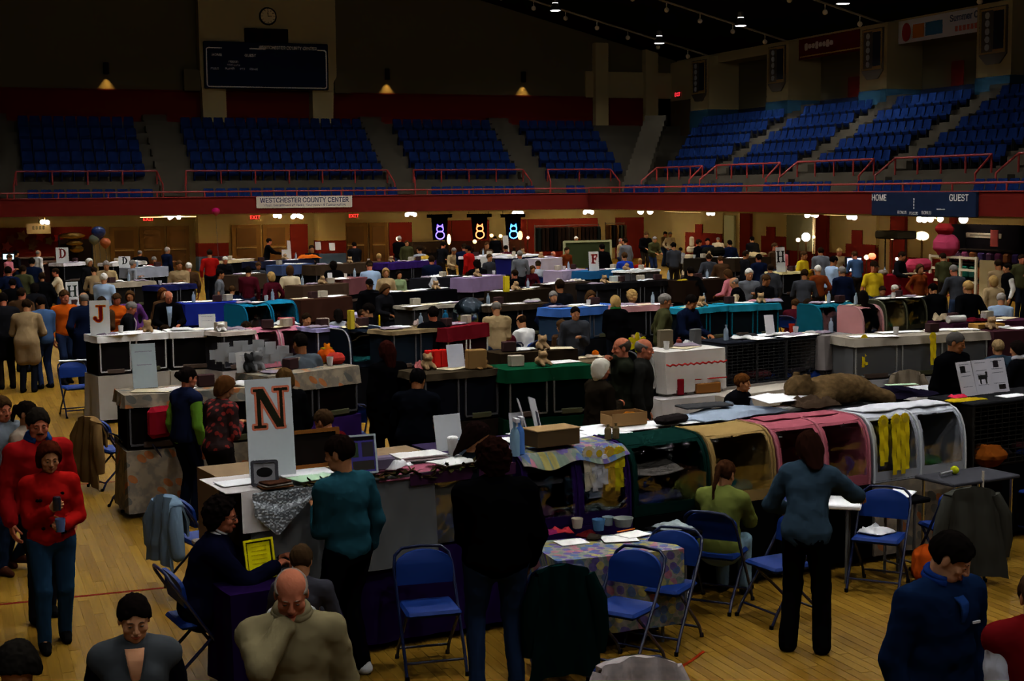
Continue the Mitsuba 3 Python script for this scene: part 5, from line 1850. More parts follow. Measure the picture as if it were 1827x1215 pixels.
gl = [(.45 + .045 * k, -.05 + .015 * math.sin(k * 1.9), .62 + .012 * math.sin(k * 2.7) - (.05 if 20 < k < 24 else 0)) for k in range(33)]
part(t2, 'stem', tube(gl, .012, 5), D(.035, .022, .012), tw=W)
for i, q in enumerate(gl):
    for k in range(5):
        a, b = rg.uniform(0, 6.3), rg.uniform(-.5, 1.0)
        L = rg.uniform(.04, .075)
        c = np.array(q)
        d_ = np.array([math.cos(a) * math.cos(b), math.sin(a) * math.cos(b) - .3, math.sin(b)])
        n_ = np.cross(d_, (0, 0, 1.0))
        n_ /= np.linalg.norm(n_) + 1e-6
        leaf = trimesh.Trimesh([c, c + d_ * L * .5 + n_ * L * .3, c + d_ * L, c + d_ * L * .5 - n_ * L * .3], [[0, 1, 2], [0, 2, 3]], process=False)
        if (i * 5 + k) % 3:
            leaves.append(leaf)
        else:
            part(t2, 'leaf', leaf, (D(.05, .045, .018), D(.07, .04, .015), D(.03, .045, .015))[k % 3], tw=W)
part(t2, 'leaves', cat(leaves), D(.045, .038, .016), tw=W, kind='stuff')
# white cloth over the row's left end
solo('white_table_cover', 'white paper cover folded over the left end of the front row', 'table cover', thick(vnoise(cat(sheet(lambda u, v: (-.16 + .42 * u, -.04 + .62 * v, .612 + 0 * u), 8, 8), sheet(lambda u, v: (-.05 + .20 * u, -.05 - .02 * v, .61 - .30 * v), 6, 8)), .004, 6, 8), .005), D(.52, .48, .47), 50, tw=W)
ZT1 = 1.372


def on1(s, t_, z=ZT1):
    p = row1(s, t_)
    return float(p[0]), float(p[1]), z


letter_sign('N', *on1(.36, .34), RA - 4, .36, .74, 'tall white card with a large black and salmon letter N', card=(.42, .45, .47), up=.70, frac=.40)
t = thing('framed_photo', 'small silver framed photo at the left end of the front row', 'picture frame')
W2 = place(*on1(.18, .02), RA - 15, rx=-14)
fr = rrect(.20, .19, .02, 0, .095)
part(t, 'frame', ex(fr.difference(fr.buffer(-.022)), .014, XV, ZV, (0, 0, 0)), G((.05, .05, .06), .3), tw=W2)
part(t, 'photo', ex(fr.buffer(-.02), .006, XV, ZV, (0, 0, 0)), D(.20, .20, .21), tw=W2)
part(t, 'subject', ex(affinity.scale(Point(0, .1).buffer(.045), 1.3, .8), .008, XV, ZV, (0, 0, 0)), D(.02, .02, .02), tw=W2)
t = thing('photo_stack', 'stack of framed photos lying in front of the small silver frame', 'picture frames')
for k in range(3):
    part(t, 'frame', bevelbox(.24 - .02 * k, .14, .014, .004), (D(.10, .05, .025), D(.18, .16, .14), D(.06, .03, .02))[k], tw=place(*on1(.24, -.03, ZT1 + .002 + .016 * k), RA + 6 * k))
t = thing('framed_photo', 'silver collage frame with purple mounts beside the garland', 'picture frame')
W2 = place(*on1(.93, .06), RA - 6, rx=-12)
part(t, 'frame', ex(sbox(-.165, 0, .165, .30).difference(sbox(-.15, .015, .15, .285)), .014, XV, ZV, (0, 0, 0)), G((.30, .34, .36), .35), tw=W2)
part(t, 'mount', ex(sbox(-.155, .01, .155, .29), .006, XV, ZV, (0, 0, 0)), D(.07, .06, .20), tw=W2)
for q, c in (((-.14, .13, .02, .24), (.05, .07, .04)), ((.05, .13, .14, .24), (.05, .045, .05)), ((-.14, .03, -.06, .10), (.07, .05, .04)), ((-.03, .03, .14, .10), (.05, .045, .04)), ((-.15, .255, .15, .28), (.02, .02, .02))):
    part(t, 'photo', ex(sbox(*q), .008, XV, ZV, (0, 0, 0)), D(*c), tw=W2)
t = thing('wooden_frame', 'brown wooden frame with dark back leaning in front of the woman in the green blazer', 'picture frame')
W2 = place(*on1(.70, .50), RA, rx=-8)
fr = sbox(-.28, 0, .28, .30)
part(t, 'frame', ex(fr.difference(fr.buffer(-.03)), .025, XV, ZV, (0, 0, 0)), D(.16, .075, .025), tw=W2)
part(t, 'panel', ex(fr.buffer(-.028), .01, XV, ZV, (0, 0, 0)), D(.016, .012, .01), tw=W2)
paper(*on1(.60, .14), .34, .22, RA + 12, 'pale green sheet on the grey draped cage', D(.36, .50, .36))
paper(*on1(.62, .36), .40, .26, RA - 5, 'white sheet behind the pale green sheet on the grey cage', PAPER)
paper(*on1(.05, .25), .30, .21, RA + 3, 'white printed sheet at the left end of the front row', PAPER)
t = thing('tissue_pack', 'white and purple tissue pack next to the collage frame', 'tissue pack')
part(t, 'carton', bevelbox(.20, .12, .10, .015), D(.12, .10, .14), tw=place(*on1(1.17, .15, ZT1 + .05), RA))
part(t, 'tissues', crumple(.24, .18, .12, 7), D(.60, .60, .62), 50, tw=place(*on1(1.29, .16, ZT1), RA + 30))
# behind the teal sweater: towels, cup, box, cards
solo('white_towel', 'crumpled white towel on the pink and purple cover', 'towel', crumple(.46, .28, .09, 3, 22), D(.62, .62, .60), 60, tw=place(*on1(1.83, .10, ZT1 + .004), RA + 8))
solo('folded_towel', 'folded white towel behind the man in the teal sweater', 'towel', cat([moved(crumple(.42, .24, .03, k + 4, 12), 0, 0, .024 * k) for k in range(2)]), D(.58, .56, .54), 60, tw=place(*on1(1.62, .42, ZT1 + .004), RA))
t = thing('paper_cup', 'white cup with lid next to the blue tissue box', 'cup')
part(t, 'cup', moved(lathe([(0, 0), (.034, 0), (.045, .125), (0, .125)], 16), *on1(1.93, .42)), D(.60, .58, .55), 40)
part(t, 'lid', moved(lathe([(0, .125), (.048, .125), (.048, .138), (.036, .15), (0, .15)], 16), *on1(1.93, .42)), D(.66, .66, .64), 40)
t = thing('tissue_box', 'blue grey tissue box behind the white cup', 'tissue box')
part(t, 'box', bevelbox(.24, .13, .12, .006), D(.12, .16, .21), tw=place(*on1(2.09, .40, ZT1 + .06), RA))
part(t, 'label_strip', bx(0, 0, .003, .18, .07, .003), D(.20, .22, .14), tw=place(*on1(2.09, .40, ZT1 + .12), RA))
card_sign(*on1(2.0, .60), RA + 2, .25, .30, 'square white card sign behind the cup and tissue box', D(.46, .47, .49), lines=0)
for k, (s, c, lab) in enumerate(((2.33, (.20, .30, .38), 'pale blue spray bottle left of the woman in the dark blouse'), (2.41, (.10, .20, .42), 'blue spray bottle left of the woman in the dark blouse'))):
    t = thing('spray_bottle', lab, 'bottle')
    part(t, 'bottle', moved(bottle(.28, .04), *on1(s, .1 + .06 * k)), D(*c), 40)
    part(t, 'spray_head', moved(cat(bx(0, -.03, .295, .03, .09, .03), bx(0, -.05, .27, .014, .014, .05)), *on1(s, .1 + .06 * k)), D(.5, .5, .52))
card_sign(*on1(2.62, .55), RA - 8, .13, .27, 'narrow white card behind the woman in the dark blouse', D(.46, .47, .49), lines=0)
t = thing('photo_board', 'tilted grey folding photo board above the purple cages', 'display board')
for k in range(2):
    W2 = place(*on1(2.72 + .10 * k, .50), RA + (55 if k == 0 else 40), rx=-18, ry=14)
    part(t, 'panel', bx(0, 0, .20, .17, .008, .40), D(.34, .34, .35), tw=W2)
    part(t, 'photo', bx(.02, -.006, .16, .05, .002, .24, ry=6), D(.05, .05, .06), tw=W2)
# white papers on the rear cages
RW = random.Random(21)
sheets = [(2.95, .86, .55, .34), (3.30, .80, .40, .30), (3.62, .76, .42, .32), (3.95, .82, .40, .30), (4.25, .95, .46, .30), (3.75, 1.02, .45, .3), (3.10, 1.06, .5, .26), (4.62, .86, .34, .3), (5.55, 1.0, .4, .3), (5.85, .92, .36, .3)]
for k, (s, t_, w, d) in enumerate(sheets):
    paper(*on1(s, t_, 1.345 + .0045 * (k % 4)), w, d, RA + RW.uniform(-7, 7), 'white show catalogue sheet on the rear cages of the front row', PAPER if k % 3 else PAPER_W, group='white sheets on the rear cages')
paper(*on1(3.05, .62, 1.385), .20, .22, RA + 8, 'pale green sheet behind the cardboard box', D(.36, .48, .36))
t = thing('cardboard_box', 'brown cardboard box on the flowered cover of the purple cages', 'box')
part(t, 'body', bevelbox(.42, .24, .13, .004), D(.10, .07, .04), tw=place(*on1(2.78, .28, 1.40 + .065), RA + 2))
part(t, 'lid', bevelbox(.43, .25, .012, .003), CARD, tw=place(*on1(2.78, .28, 1.40 + .136), RA + 2))
# ribbons in front of the purple cages
for k, (s, c, n, gold, lab) in enumerate(((3.00, (.42, .38, .30), 2, True, 'cream prize ribbon, left one on the purple cages'), (3.10, (.40, .40, .42), 3, False, 'silver white prize ribbon on the purple cages'), (3.20, (.40, .27, .05), 2, True, 'gold prize ribbon on the purple cages'), (3.30, (.42, .36, .02), 2, False, 'yellow prize ribbon on the purple cages'))):
    p = row1(s, .06)
    rosette(p[0], p[1], 1.335 - .01 * k, RA, lab, c, n, .30, gold=gold)
for k, s in enumerate((6.20, 6.36, 6.47)):
    p = row1(s, -.02)
    rosette(p[0], p[1], 1.33, RA, ('leftmost', 'middle', 'rightmost')[k] + ' of three yellow ribbons on the pale grey cage', (.46, .36, .02), 2, .40 if k == 0 else .50)
for k in range(2):
    solo('brush_jar', ('small figurine jar', 'second small jar')[k] + ' at the right end of the flowered cover', 'jar', moved(bottle(.13, .03), *on1(3.36 + .08 * k, .30, 1.385)), D(.14, .11, .06), 40)
# things over the green, tan and pink cages
t = thing('cardboard_tray', 'low open cardboard tray on the white papers', 'box')
W2 = place(*on1(3.98, .98, 1.37), RA - 4)
for q in (bx(0, 0, .005, .36, .22, .01), bx(0, -.11, .06, .36, .008, .11), bx(0, .11, .06, .36, .008, .11), bx(-.18, 0, .05, .008, .22, .09), bx(.18, 0, .06, .008, .22, .11)):
    part(t, 'panel', q, D(.20, .13, .065), tw=W2)
solo('orange_bag', 'small orange bag in the cardboard tray', 'bag', moved(vnoise(bevelbox(.14, .1, .09, .03).subdivide(), .02, 20), *on1(4.05, .98, 1.43)), D(.32, .13, .02), 40)
solo('black_bag', 'flat black zipped bag behind the tan cage', 'bag', moved(vnoise(bevelbox(.36, .16, .07, .03).subdivide().subdivide(), .01, 14), *on1(4.40, .82, 1.40), rz=RA + 14), D(.022, .018, .018), 40)
solo('grey_cloth', 'pale blue grey cloth spread under the arms of the woman with auburn hair', 'cloth', crumple(1.1, .5, .13, 12, 30), D(.26, .30, .36), 60, tw=place(*on1(5.15, .92, 1.36), RA + 6))
solo('wire_mat', 'dark flat mesh mat under the arms of the woman with auburn hair', 'mat', bevelbox(.52, .24, .02, .008), D(.05, .05, .052), tw=place(*on1(5.0, 1.12, 1.44), RA - 6))
for k, (s, t_, r) in enumerate(((5.72, 1.02, 20), (5.95, .92, -10), (5.62, .84, 4))):
    paper(*on1(s, t_, 1.47 + .008 * k), .36, .26, RA + r, 'white sheet heaped on the blue grey cloth', PAPER, group='sheets heaped on the blue grey cloth', rx=6)
solo('pink_cover', 'pink folded cover over the tan and pink cages', 'cover', crumple(.9, .20, .03, 14, 20), PINK, 60, tw=place(*on1(5.55, .45, 1.378), RA))
# brown bear-like plush lying over the rear cages, dark spotted cloth, white sheet
pl = Field(np.arange(-.62, .75, .03), np.arange(-.3, .3, .03), np.arange(-.05, .42, .03))
pl.ell((.1, 0, .16), (.42, .20, .155), k=.05)
pl.ell((-.36, -.02, .20), (.15, .14, .13), k=.05)
pl.ell((-.49, -.06, .17), (.06, .06, .05), k=.03)
for q in (-1, 1):
    pl.ell((-.32, q * .10, .32), (.045, .03, .045), k=.02)
    pl.cone((-.12, q * .16, .12), (-.34, q * .22, .05), .08, .06, .03)
    pl.cone((.42, q * .12, .12), (.60, q * .20, .06), .085, .07, .03)
plm = vnoise(pl.mesh(), .022, 22, 3)
p = row1(6.45, 1.0)
solo('plush_toy', 'large brown bear plush lying over the rear cages behind the white cages', 'plush toy', plm, 'brown_fur', 60, tw=place(p[0], p[1], 1.335, RA - 6))
solo('spotted_cloth', 'dark spotted cloth bundle left of the brown plush', 'cloth', crumple(.46, .36, .20, 15, 20), D(.05, .035, .025), 60, tw=place(*on1(5.98, .72, 1.40), RA))
solo('white_sheet_cloth', 'white cloth laid along the top of the pale grey cages', 'cloth', crumple(1.15, .30, .05, 16, 26), D(.46, .46, .50), 60, tw=place(*on1(6.75, .36, 1.38), RA))
solo('dark_clothes', 'heap of dark clothes between the plush and the photo triptych', 'clothes', crumple(.8, .5, .22, 17, 22), D(.012, .010, .02), 60, tw=place(*on1(7.35, 1.0, 1.36), RA))
paper(*on1(7.30, .86, 1.50), .34, .10, RA - 20, 'pale green paper on the heap of dark clothes', D(.36, .46, .34))
t = thing('photo_triptych', 'white card triptych with animal photos at the right edge of the front row', 'display board')
for k in range(3):
    W2 = place(*on1(7.80 + .245 * k, .40 + .02 * k), RA + (6, 0, -4)[k], rx=-16)
    part(t, 'panel', bx(0, 0, .19, .235, .006, .38), D(.40, .39, .42), tw=W2)
    for q, c in ((((-.03, -.004, .30, .08, .002, .07), (.02, .02, .02)),), (((.0, -.004, .20, .12, .002, .045), (.03, .03, .03)), ((-.035, -.004, .16, .02, .002, .06), (.03, .03, .03)), ((.045, -.004, .16, .02, .002, .06), (.03, .03, .03)), ((.06, -.004, .225, .025, .002, .06), (.03, .03, .03))), (((-.01, -.004, .32, .07, .002, .07), (.03, .025, .03)), ((.03, -.004, .08, .09, .002, .05), (.03, .025, .025))))[k]:
        part(t, 'photo', bx(*q), D(*c), tw=W2)
    for z in (.23, .27, .12, .35):
        part(t, 'text_line', bx(.0, -.004, z if k != 1 else z + .0, .15, .001, .008), D(.22, .22, .24), tw=W2)
solo('yellow_lei', 'yellow and pink streamers beside the photo triptych', 'streamers', crumple(.42, .14, .07, 18, 16), D(.34, .25, .02), 60, tw=place(*on1(7.55, .22, 1.39), RA - 8))
solo('pink_toy', 'small bright pink cloth beside the photo triptych', 'cloth', crumple(.16, .12, .08, 19), D(.50, .05, .10), 60, tw=place(*on1(7.62, .40, 1.39), RA))
paper(*on1(8.15, .18, 1.40), .34, .16, RA + 2, 'white sheet lying in front of the photo triptych', PAPER)

# ---- tables in front of the row
p = at(1075, 962, .74)
t = table(4.66, 10.13, 1.02, .60, -2, 'small side table under the flowered cloth')
cloth(4.66, 10.13, 1.02, .60, -2, 'flowered tablecloth on the small table in front of the purple cages', 'floral_print', z0=.16, seed=5)
F = lambda px, py: at(px, py, .755)
for k, (px, py, w, d, r, lab) in enumerate(((1020, 967, .24, .17, 2, 'white notepad on the flowered tablecloth'), (1105, 962, .28, .2, -12, 'white sheet with an orange pencil on the flowered tablecloth'), (1130, 955, .24, .18, 16, 'second white sheet at the right corner of the flowered tablecloth'))):
    q = F(px, py)
    paper(q[0], q[1], .752 + .005 * k, w, d, r, lab, PAPER_W)
q = F(1118, 952)
solo('pencil', 'orange pencil on the sheet on the flowered tablecloth', 'pencil', tube([(-.09, 0, .012), (.09, .02, .012)], .006, 6), D(.45, .14, .04), tw=place(q[0], q[1], .768, 8))
for k, (px, py, r, h, c, lab) in enumerate(((1112, 938, .085, .07, (.30, .32, .30), 'grey plastic bowl on the flowered tablecloth'), (1068, 945, .055, .09, (.12, .24, .38), 'blue plastic tub on the flowered tablecloth'), (1030, 941, .05, .08, (.50, .44, .36), 'cream pot on the flowered tablecloth'), (1085, 936, .05, .07, (.30, .36, .38), 'clear round tub behind the blue tub'))):
    q = F(px, py)
    solo('plastic_bowl', lab, 'bowl', moved(lathe([(0, 0), (r * .75, 0), (r, h), (r * .92, h), (r * .68, .008), (0, .008)], 18), q[0], q[1], .752), D(*c), 40)
for k, (px, py, c, lab) in enumerate(((1003, 950, (.35, .05, .06), 'red and white snack bag on the flowered tablecloth'), (985, 952, (.20, .03, .10), 'purple red packet at the left of the flowered tablecloth'), (1045, 955, (.06, .008, .01), 'dark red pouch behind the notepad'), (1060, 960, (.03, .025, .02), 'pair of dark spectacles case by the notepad'))):
    q = F(px, py)
    solo('packet', lab, 'packet', crumple(.16, .11, .08, 30 + k), D(*c), 60, tw=place(q[0], q[1], .752, 20 * k))
p = at(1164, 938, .76)
table(5.42, 10.45, .34, .36, 8, 'small black stand at the right of the flowered table', DARK)
solo('food_tray', 'pale grey wrapped food tray right of the flowered table', 'tray', crumple(.26, .24, .10, 40), D(.27, .30, .31), 60, tw=place(5.42, 10.45, .745, 10))
solo('red_tape', 'orange red tape trailing on the floor under the two blue chairs', 'tape', thick(sheet(lambda u, v: (4.2 + 1.0 * u + .05 * np.sin(u * 9), 8.75 + .75 * u + .05 * np.cos(u * 7) + v * .035, .004 + .004 * np.sin(u * 12) ** 2), 26, 2), .002), D(.20, .03, .01))
# white side table of the woman in denim
table(7.20, 11.02, .72, .42, -38, 'small white side table by the woman in denim', WHITE, .72)
F = lambda px, py: at(px, py, .73)
for k, (px, py, c, h, lab) in enumerate(((1388, 888, (.02, .05, .03), .22, 'dark green bottle on the white side table'), (1402, 890, (.05, .09, .28), .20, 'water bottle with blue label on the white side table'), (1418, 885, (.36, .40, .40), .16, 'clear spray bottle on the white side table'))):
    q = F(px, py)
    solo('bottle', lab, 'bottle', moved(bottle(h, .035), q[0], q[1], .722), G(c, .2, .6), 40)
q = F(1428, 884)
paper(q[0], q[1], .724, .2, .15, 20, 'crumpled white tissue on the white side table', WHITE)
q = at(1528, 890, .60)
solo('open_booklet', 'white open booklet right of the woman in denim', 'booklet', cat(bx(-.08, 0, .02, .17, .22, .006, ry=10), bx(.08, 0, .02, .17, .22, .006, ry=-10)), PAPER, tw=place(7.90, 10.85, .72, 30))
table(7.92, 10.84, .40, .36, 8.5, 'small dark stand under the open booklet', DARK, .72)
# grooming table with its post
t = thing('grooming_table', 'grey rubber topped grooming table with a thin post', 'table')
W2 = place(8.80, 11.02, 0, 8)
part(t, 'tabletop', bx(0, 0, .80, .86, .50, .03, bev=.008), D(.055, .055, .062), tw=W2)
for sx in (-1, 1):
    for sy in (-1, 1):
        part(t, 'leg', tube([(sx * .36, sy * .2, 0), (sx * .36, sy * .2, .79)], .014, 6), CHROME, tw=W2)
part(t, 'post', tube([(-.06, -.245, .0), (-.06, -.245, .9)], .012, 6), D(.40, .36, .30), tw=W2)
t = thing('pet_brush', 'brush with a yellow green ball handle on the grooming table', 'brush')
part(t, 'handle', tube([(-.30, .05, .845), (-.12, .08, .85)], .014, 6), D(.2, .2, .2), tw=W2)
part(t, 'ball', moved(trimesh.creation.icosphere(2, .04), -.08, .085, .857), D(.40, .42, .03), True, tw=W2)
# purple table before the woman in the navy suit, yellow framed notice
table(1.98, 10.12, .62, .42, 8, 'small table under the dark purple cloth')
cloth(1.98, 10.12, .62, .42, 8, 'dark purple tablecloth before the seated woman in navy', D(.018, .008, .040), seed=7)
q = at(440, 1020, .75)
t = thing('notice_frame', 'yellow framed notice standing on the purple tablecloth', 'sign')
W2 = place(1.98, 10.18, .752, 14, rx=-12)
fr = sbox(-.115, 0, .115, .29)
YEL = D(.46, .40, .015)
part(t, 'frame', ex(fr.difference(fr.buffer(-.016)), .014, XV, ZV, (0, -.002, 0)), YEL, tw=W2)
part(t, 'groove', ex(fr.buffer(-.014).difference(fr.buffer(-.026)), .008, XV, ZV, (0, 0, 0)), D(.05, .045, .01), tw=W2)
part(t, 'notice', ex(fr.buffer(-.02), .005, XV, ZV, (0, 0, 0)), D(.50, .44, .01), tw=W2)
for k in range(5):
    part(t, 'text_line', bx(0, -.007, .235 - .03 * k, .12, .001, .006), D(.36, .31, .01), tw=W2)
part(t, 'stamp', bx(.045, -.007, .05, .06, .002, .028), D(.05, .05, .03), tw=W2)
solo('red_bag', 'red crumpled bag on the purple tablecloth', 'bag', crumple(.22, .16, .08, 41), D(.30, .02, .02), 60, tw=place(2.19, 10.06, .752, 20))
solo('glass_dish', 'clear dish on the purple tablecloth under the clear cage front', 'dish', moved(lathe([(0, 0), (.06, 0), (.08, .04), (.075, .04), (.055, .008), (0, .008)], 16), 2.2, 10.22, .752), G((.2, .22, .25), .15, .8), 40)
# the cat in the arms of the woman in the green blazer and the white toy she holds
f = Field(np.arange(-.16, .16, .011), np.arange(-.14, .12, .011), np.arange(-.16, .16, .011))
f.ell((0, 0, 0), (.10, .085, .10), k=.03)
f.ell((.04, -.03, .10), (.05, .05, .045), k=.02)
for q in (-1, 1):
    f.cone((.04 + q * .03, -.03, .135), (.04 + q * .036, -.028, .158), .014, .004, .008)
f.cone((-.05, -.05, -.05), (-.1, -.09, -.12), .03, .022, .02)
catm = f.mesh()
x, y = under(492, 680, 1.66, True)
cw = place(x + .14, y - .32, 1.02, 0)
ct = thing('cat', 'black and white long haired cat held by the woman in the green blazer', 'cat')
put(ct + '__body', vnoise(catm, .012, 30, 4), D(.012, .011, .011), 60, tw=cw)
part(ct, 'white_ruff', vnoise(moved(trimesh.creation.icosphere(3, 1.0), 0, 0, 0), .08, 4, 2).apply_transform(np.diag([.075, .04, .05, 1])).apply_translation((.055, -.06, .055)), D(.42, .42, .40), 60, tw=cw)
solo('white_toy', 'bright white toy held by the woman in the green blazer', 'toy', moved(vnoise(trimesh.creation.icosphere(2, .06), .008, 20), x - .14, y - .36, 1.02), D(.75, .72, .78), True)

# ---- chairs near the camera
chair(3.18, 10.02, 186, 'blue folding chair between the teal sweater and the black jacket, facing the camera')
chair(4.50, 9.45, 236, 'nearest of two overlapping blue chairs before the flowered table')
chair(5.05, 9.88, 232, 'farther of two overlapping blue chairs before the flowered table')
chair(GREEN[0] - .02, GREEN[1] - .02, 48, 'blue folding chair under the woman in the olive hooded top')
chair(6.22, 10.10, 262, 'blue folding chair left of the black trousers of the woman in denim')
chair(7.50, 10.55, 228, 'blue folding chair right of the woman in denim with a white cloth')
chair(8.30, 10.62, 5, 'folding chair under the grey draped coat')
chair(10.05, 11.72, 250, 'blue folding chair cut by the right edge in front of the wire cage')
chair(3.98, 9.58, 8, 'folding chair under the dark green coat')
chair(SEATED_SUIT[0] - .03, SEATED_SUIT[1], 82, 'blue folding chair under the seated woman in navy')
chair(1.98, 12.9, 75, 'folding chair under the pale denim jacket')
solo('white_cloth', 'white cloth on the chair right of the woman in denim', 'cloth', crumple(.28, .22, .10, 50), D(.6, .6, .62), 60, tw=place(7.50, 10.60, .482, 20))
solo('plastic_bag', 'orange and white plastic bag beside the chair right of the woman in denim', 'bag', vnoise(moved(bevelbox(.24, .2, .34, .08).subdivide().subdivide(), 0, 0, .17), .03, 9, 7), D(.42, .10, .02), 60, tw=place(7.95, 10.52, 0, 20))


def coat_over(x, y, face, label, mat, low=.12, w=.52, seed=0, name='coat', cat_='coat', back=-.30):
    """A garment hung over a chair back: two hanging sheets joined over the top, with sleeves."""
    rg = random.Random(seed)

    def f(u, v):
        s = (v - .42) * 2.2
        fr = s < 0
        z = .875 - np.where(fr, -s * .32, s / 1.276 * (.875 - low)) * 1.0 - .05 * (2 * u - 1) ** 2
        yy = np.where(fr, back + .02 + .06 * np.minimum(-s * 2, 1), back - .035 - .05 * np.minimum(s, 1) - .02 * np.sin(u * 17 + seed))
        ww = w * (.82 + .34 * np.clip(s, 0, 1.3))
        return (u - .5) * ww, yy, z
    m = vnoise(thick(sheet(f, 26, 34), .022), .018, 7, seed)
    t = thing(name, label, cat_)
    W2 = place(x, y, 0, dir_rz(face))
    part(t, 'body', m, mat, 60, tw=W2)
    for q in (-1, 1):
        part(t, 'sleeve', vnoise(tube([(q * w * .42, back - .02, .80), (q * w * .56, back - .06, .62), (q * w * .60, back - .05, .40), (q * w * .58, back - .04, max(low + .08, .24))], [.05, .065, .06, .05], 10), .012, 9, seed + 2), mat, 60, tw=W2)
    return t


coat_over(3.98, 9.58, 8, 'dark green coat hung over a chair beside the flowered tablecloth', D(.004, .016, .015), .10, .44, 1)
coat_over(8.30, 10.62, 5, 'grey coat hung over a folding chair in front of the grooming table', D(.05, .05, .043), .10, .56, 2)
coat_over(1.98, 12.9, 75, 'pale denim jacket hung over a chair at the left end of the front row', D(.13, .175, .22), .30, .50, 3, 'denim_jacket', 'jacket')
def felt_col(p, n, uv):
    f_ = mikit.fbm(p.x * 25.0, p.y * 25.0, p.z * 25.0, 3)
    return mikit.mix((.17, .16, .165), (.30, .25, .24), f_)


P('grey_felt', felt_col)

q = at(1145, 1172, .86)
chair(q[0], q[1] + .28, 8, 'folding chair under the pale grey fleece at the lower edge')
coat_over(q[0], q[1] + .28, 8, 'pale grey fleece jacket over a chair back at the lower edge', 'grey_felt', .2, .52, 4, 'jacket', 'jacket')
# ================================================================ people farther off
CLR = dict(black=(.006, .006, .007), dark=(.012, .012, .014), navy=(.009, .013, .030), grey=(.10, .105, .115), dgrey=(.04, .042, .048), lgrey=(.22, .23, .25), white=(.50, .49, .47), cream=(.42, .36, .26), tan=(.26, .20, .12), beige=(.20, .15, .09),
           brown=(.055, .032, .018), maroon=(.055, .010, .016), red=(.22, .014, .012), orange=(.30, .075, .012), rust=(.12, .035, .012), yellow=(.42, .32, .03), blue=(.02, .045, .20), denim=(.045, .075, .13), pblue=(.24, .30, .38), teal=(.02, .10, .11), green=(.16, .20, .12),
           olive=(.05, .05, .025), pink=(.36, .15, .17), magenta=(.24, .012, .055), purple=(.09, .04, .12), lilac=(.22, .17, .25))
HCL = dict(k=(.010, .008, .007), d=(.022, .014, .009), b=(.055, .032, .016), a=(.085, .036, .014), y=(.26, .18, .08), g=(.14, .13, .12), w=(.46, .44, .40), s=(.22, .20, .18))
ARMS = (('down', 'down'), ('fold', 'fold'), ('table', 'table'), ('down', 'fold'), ('hold', 'fold'), ('pocket', 'pocket'))
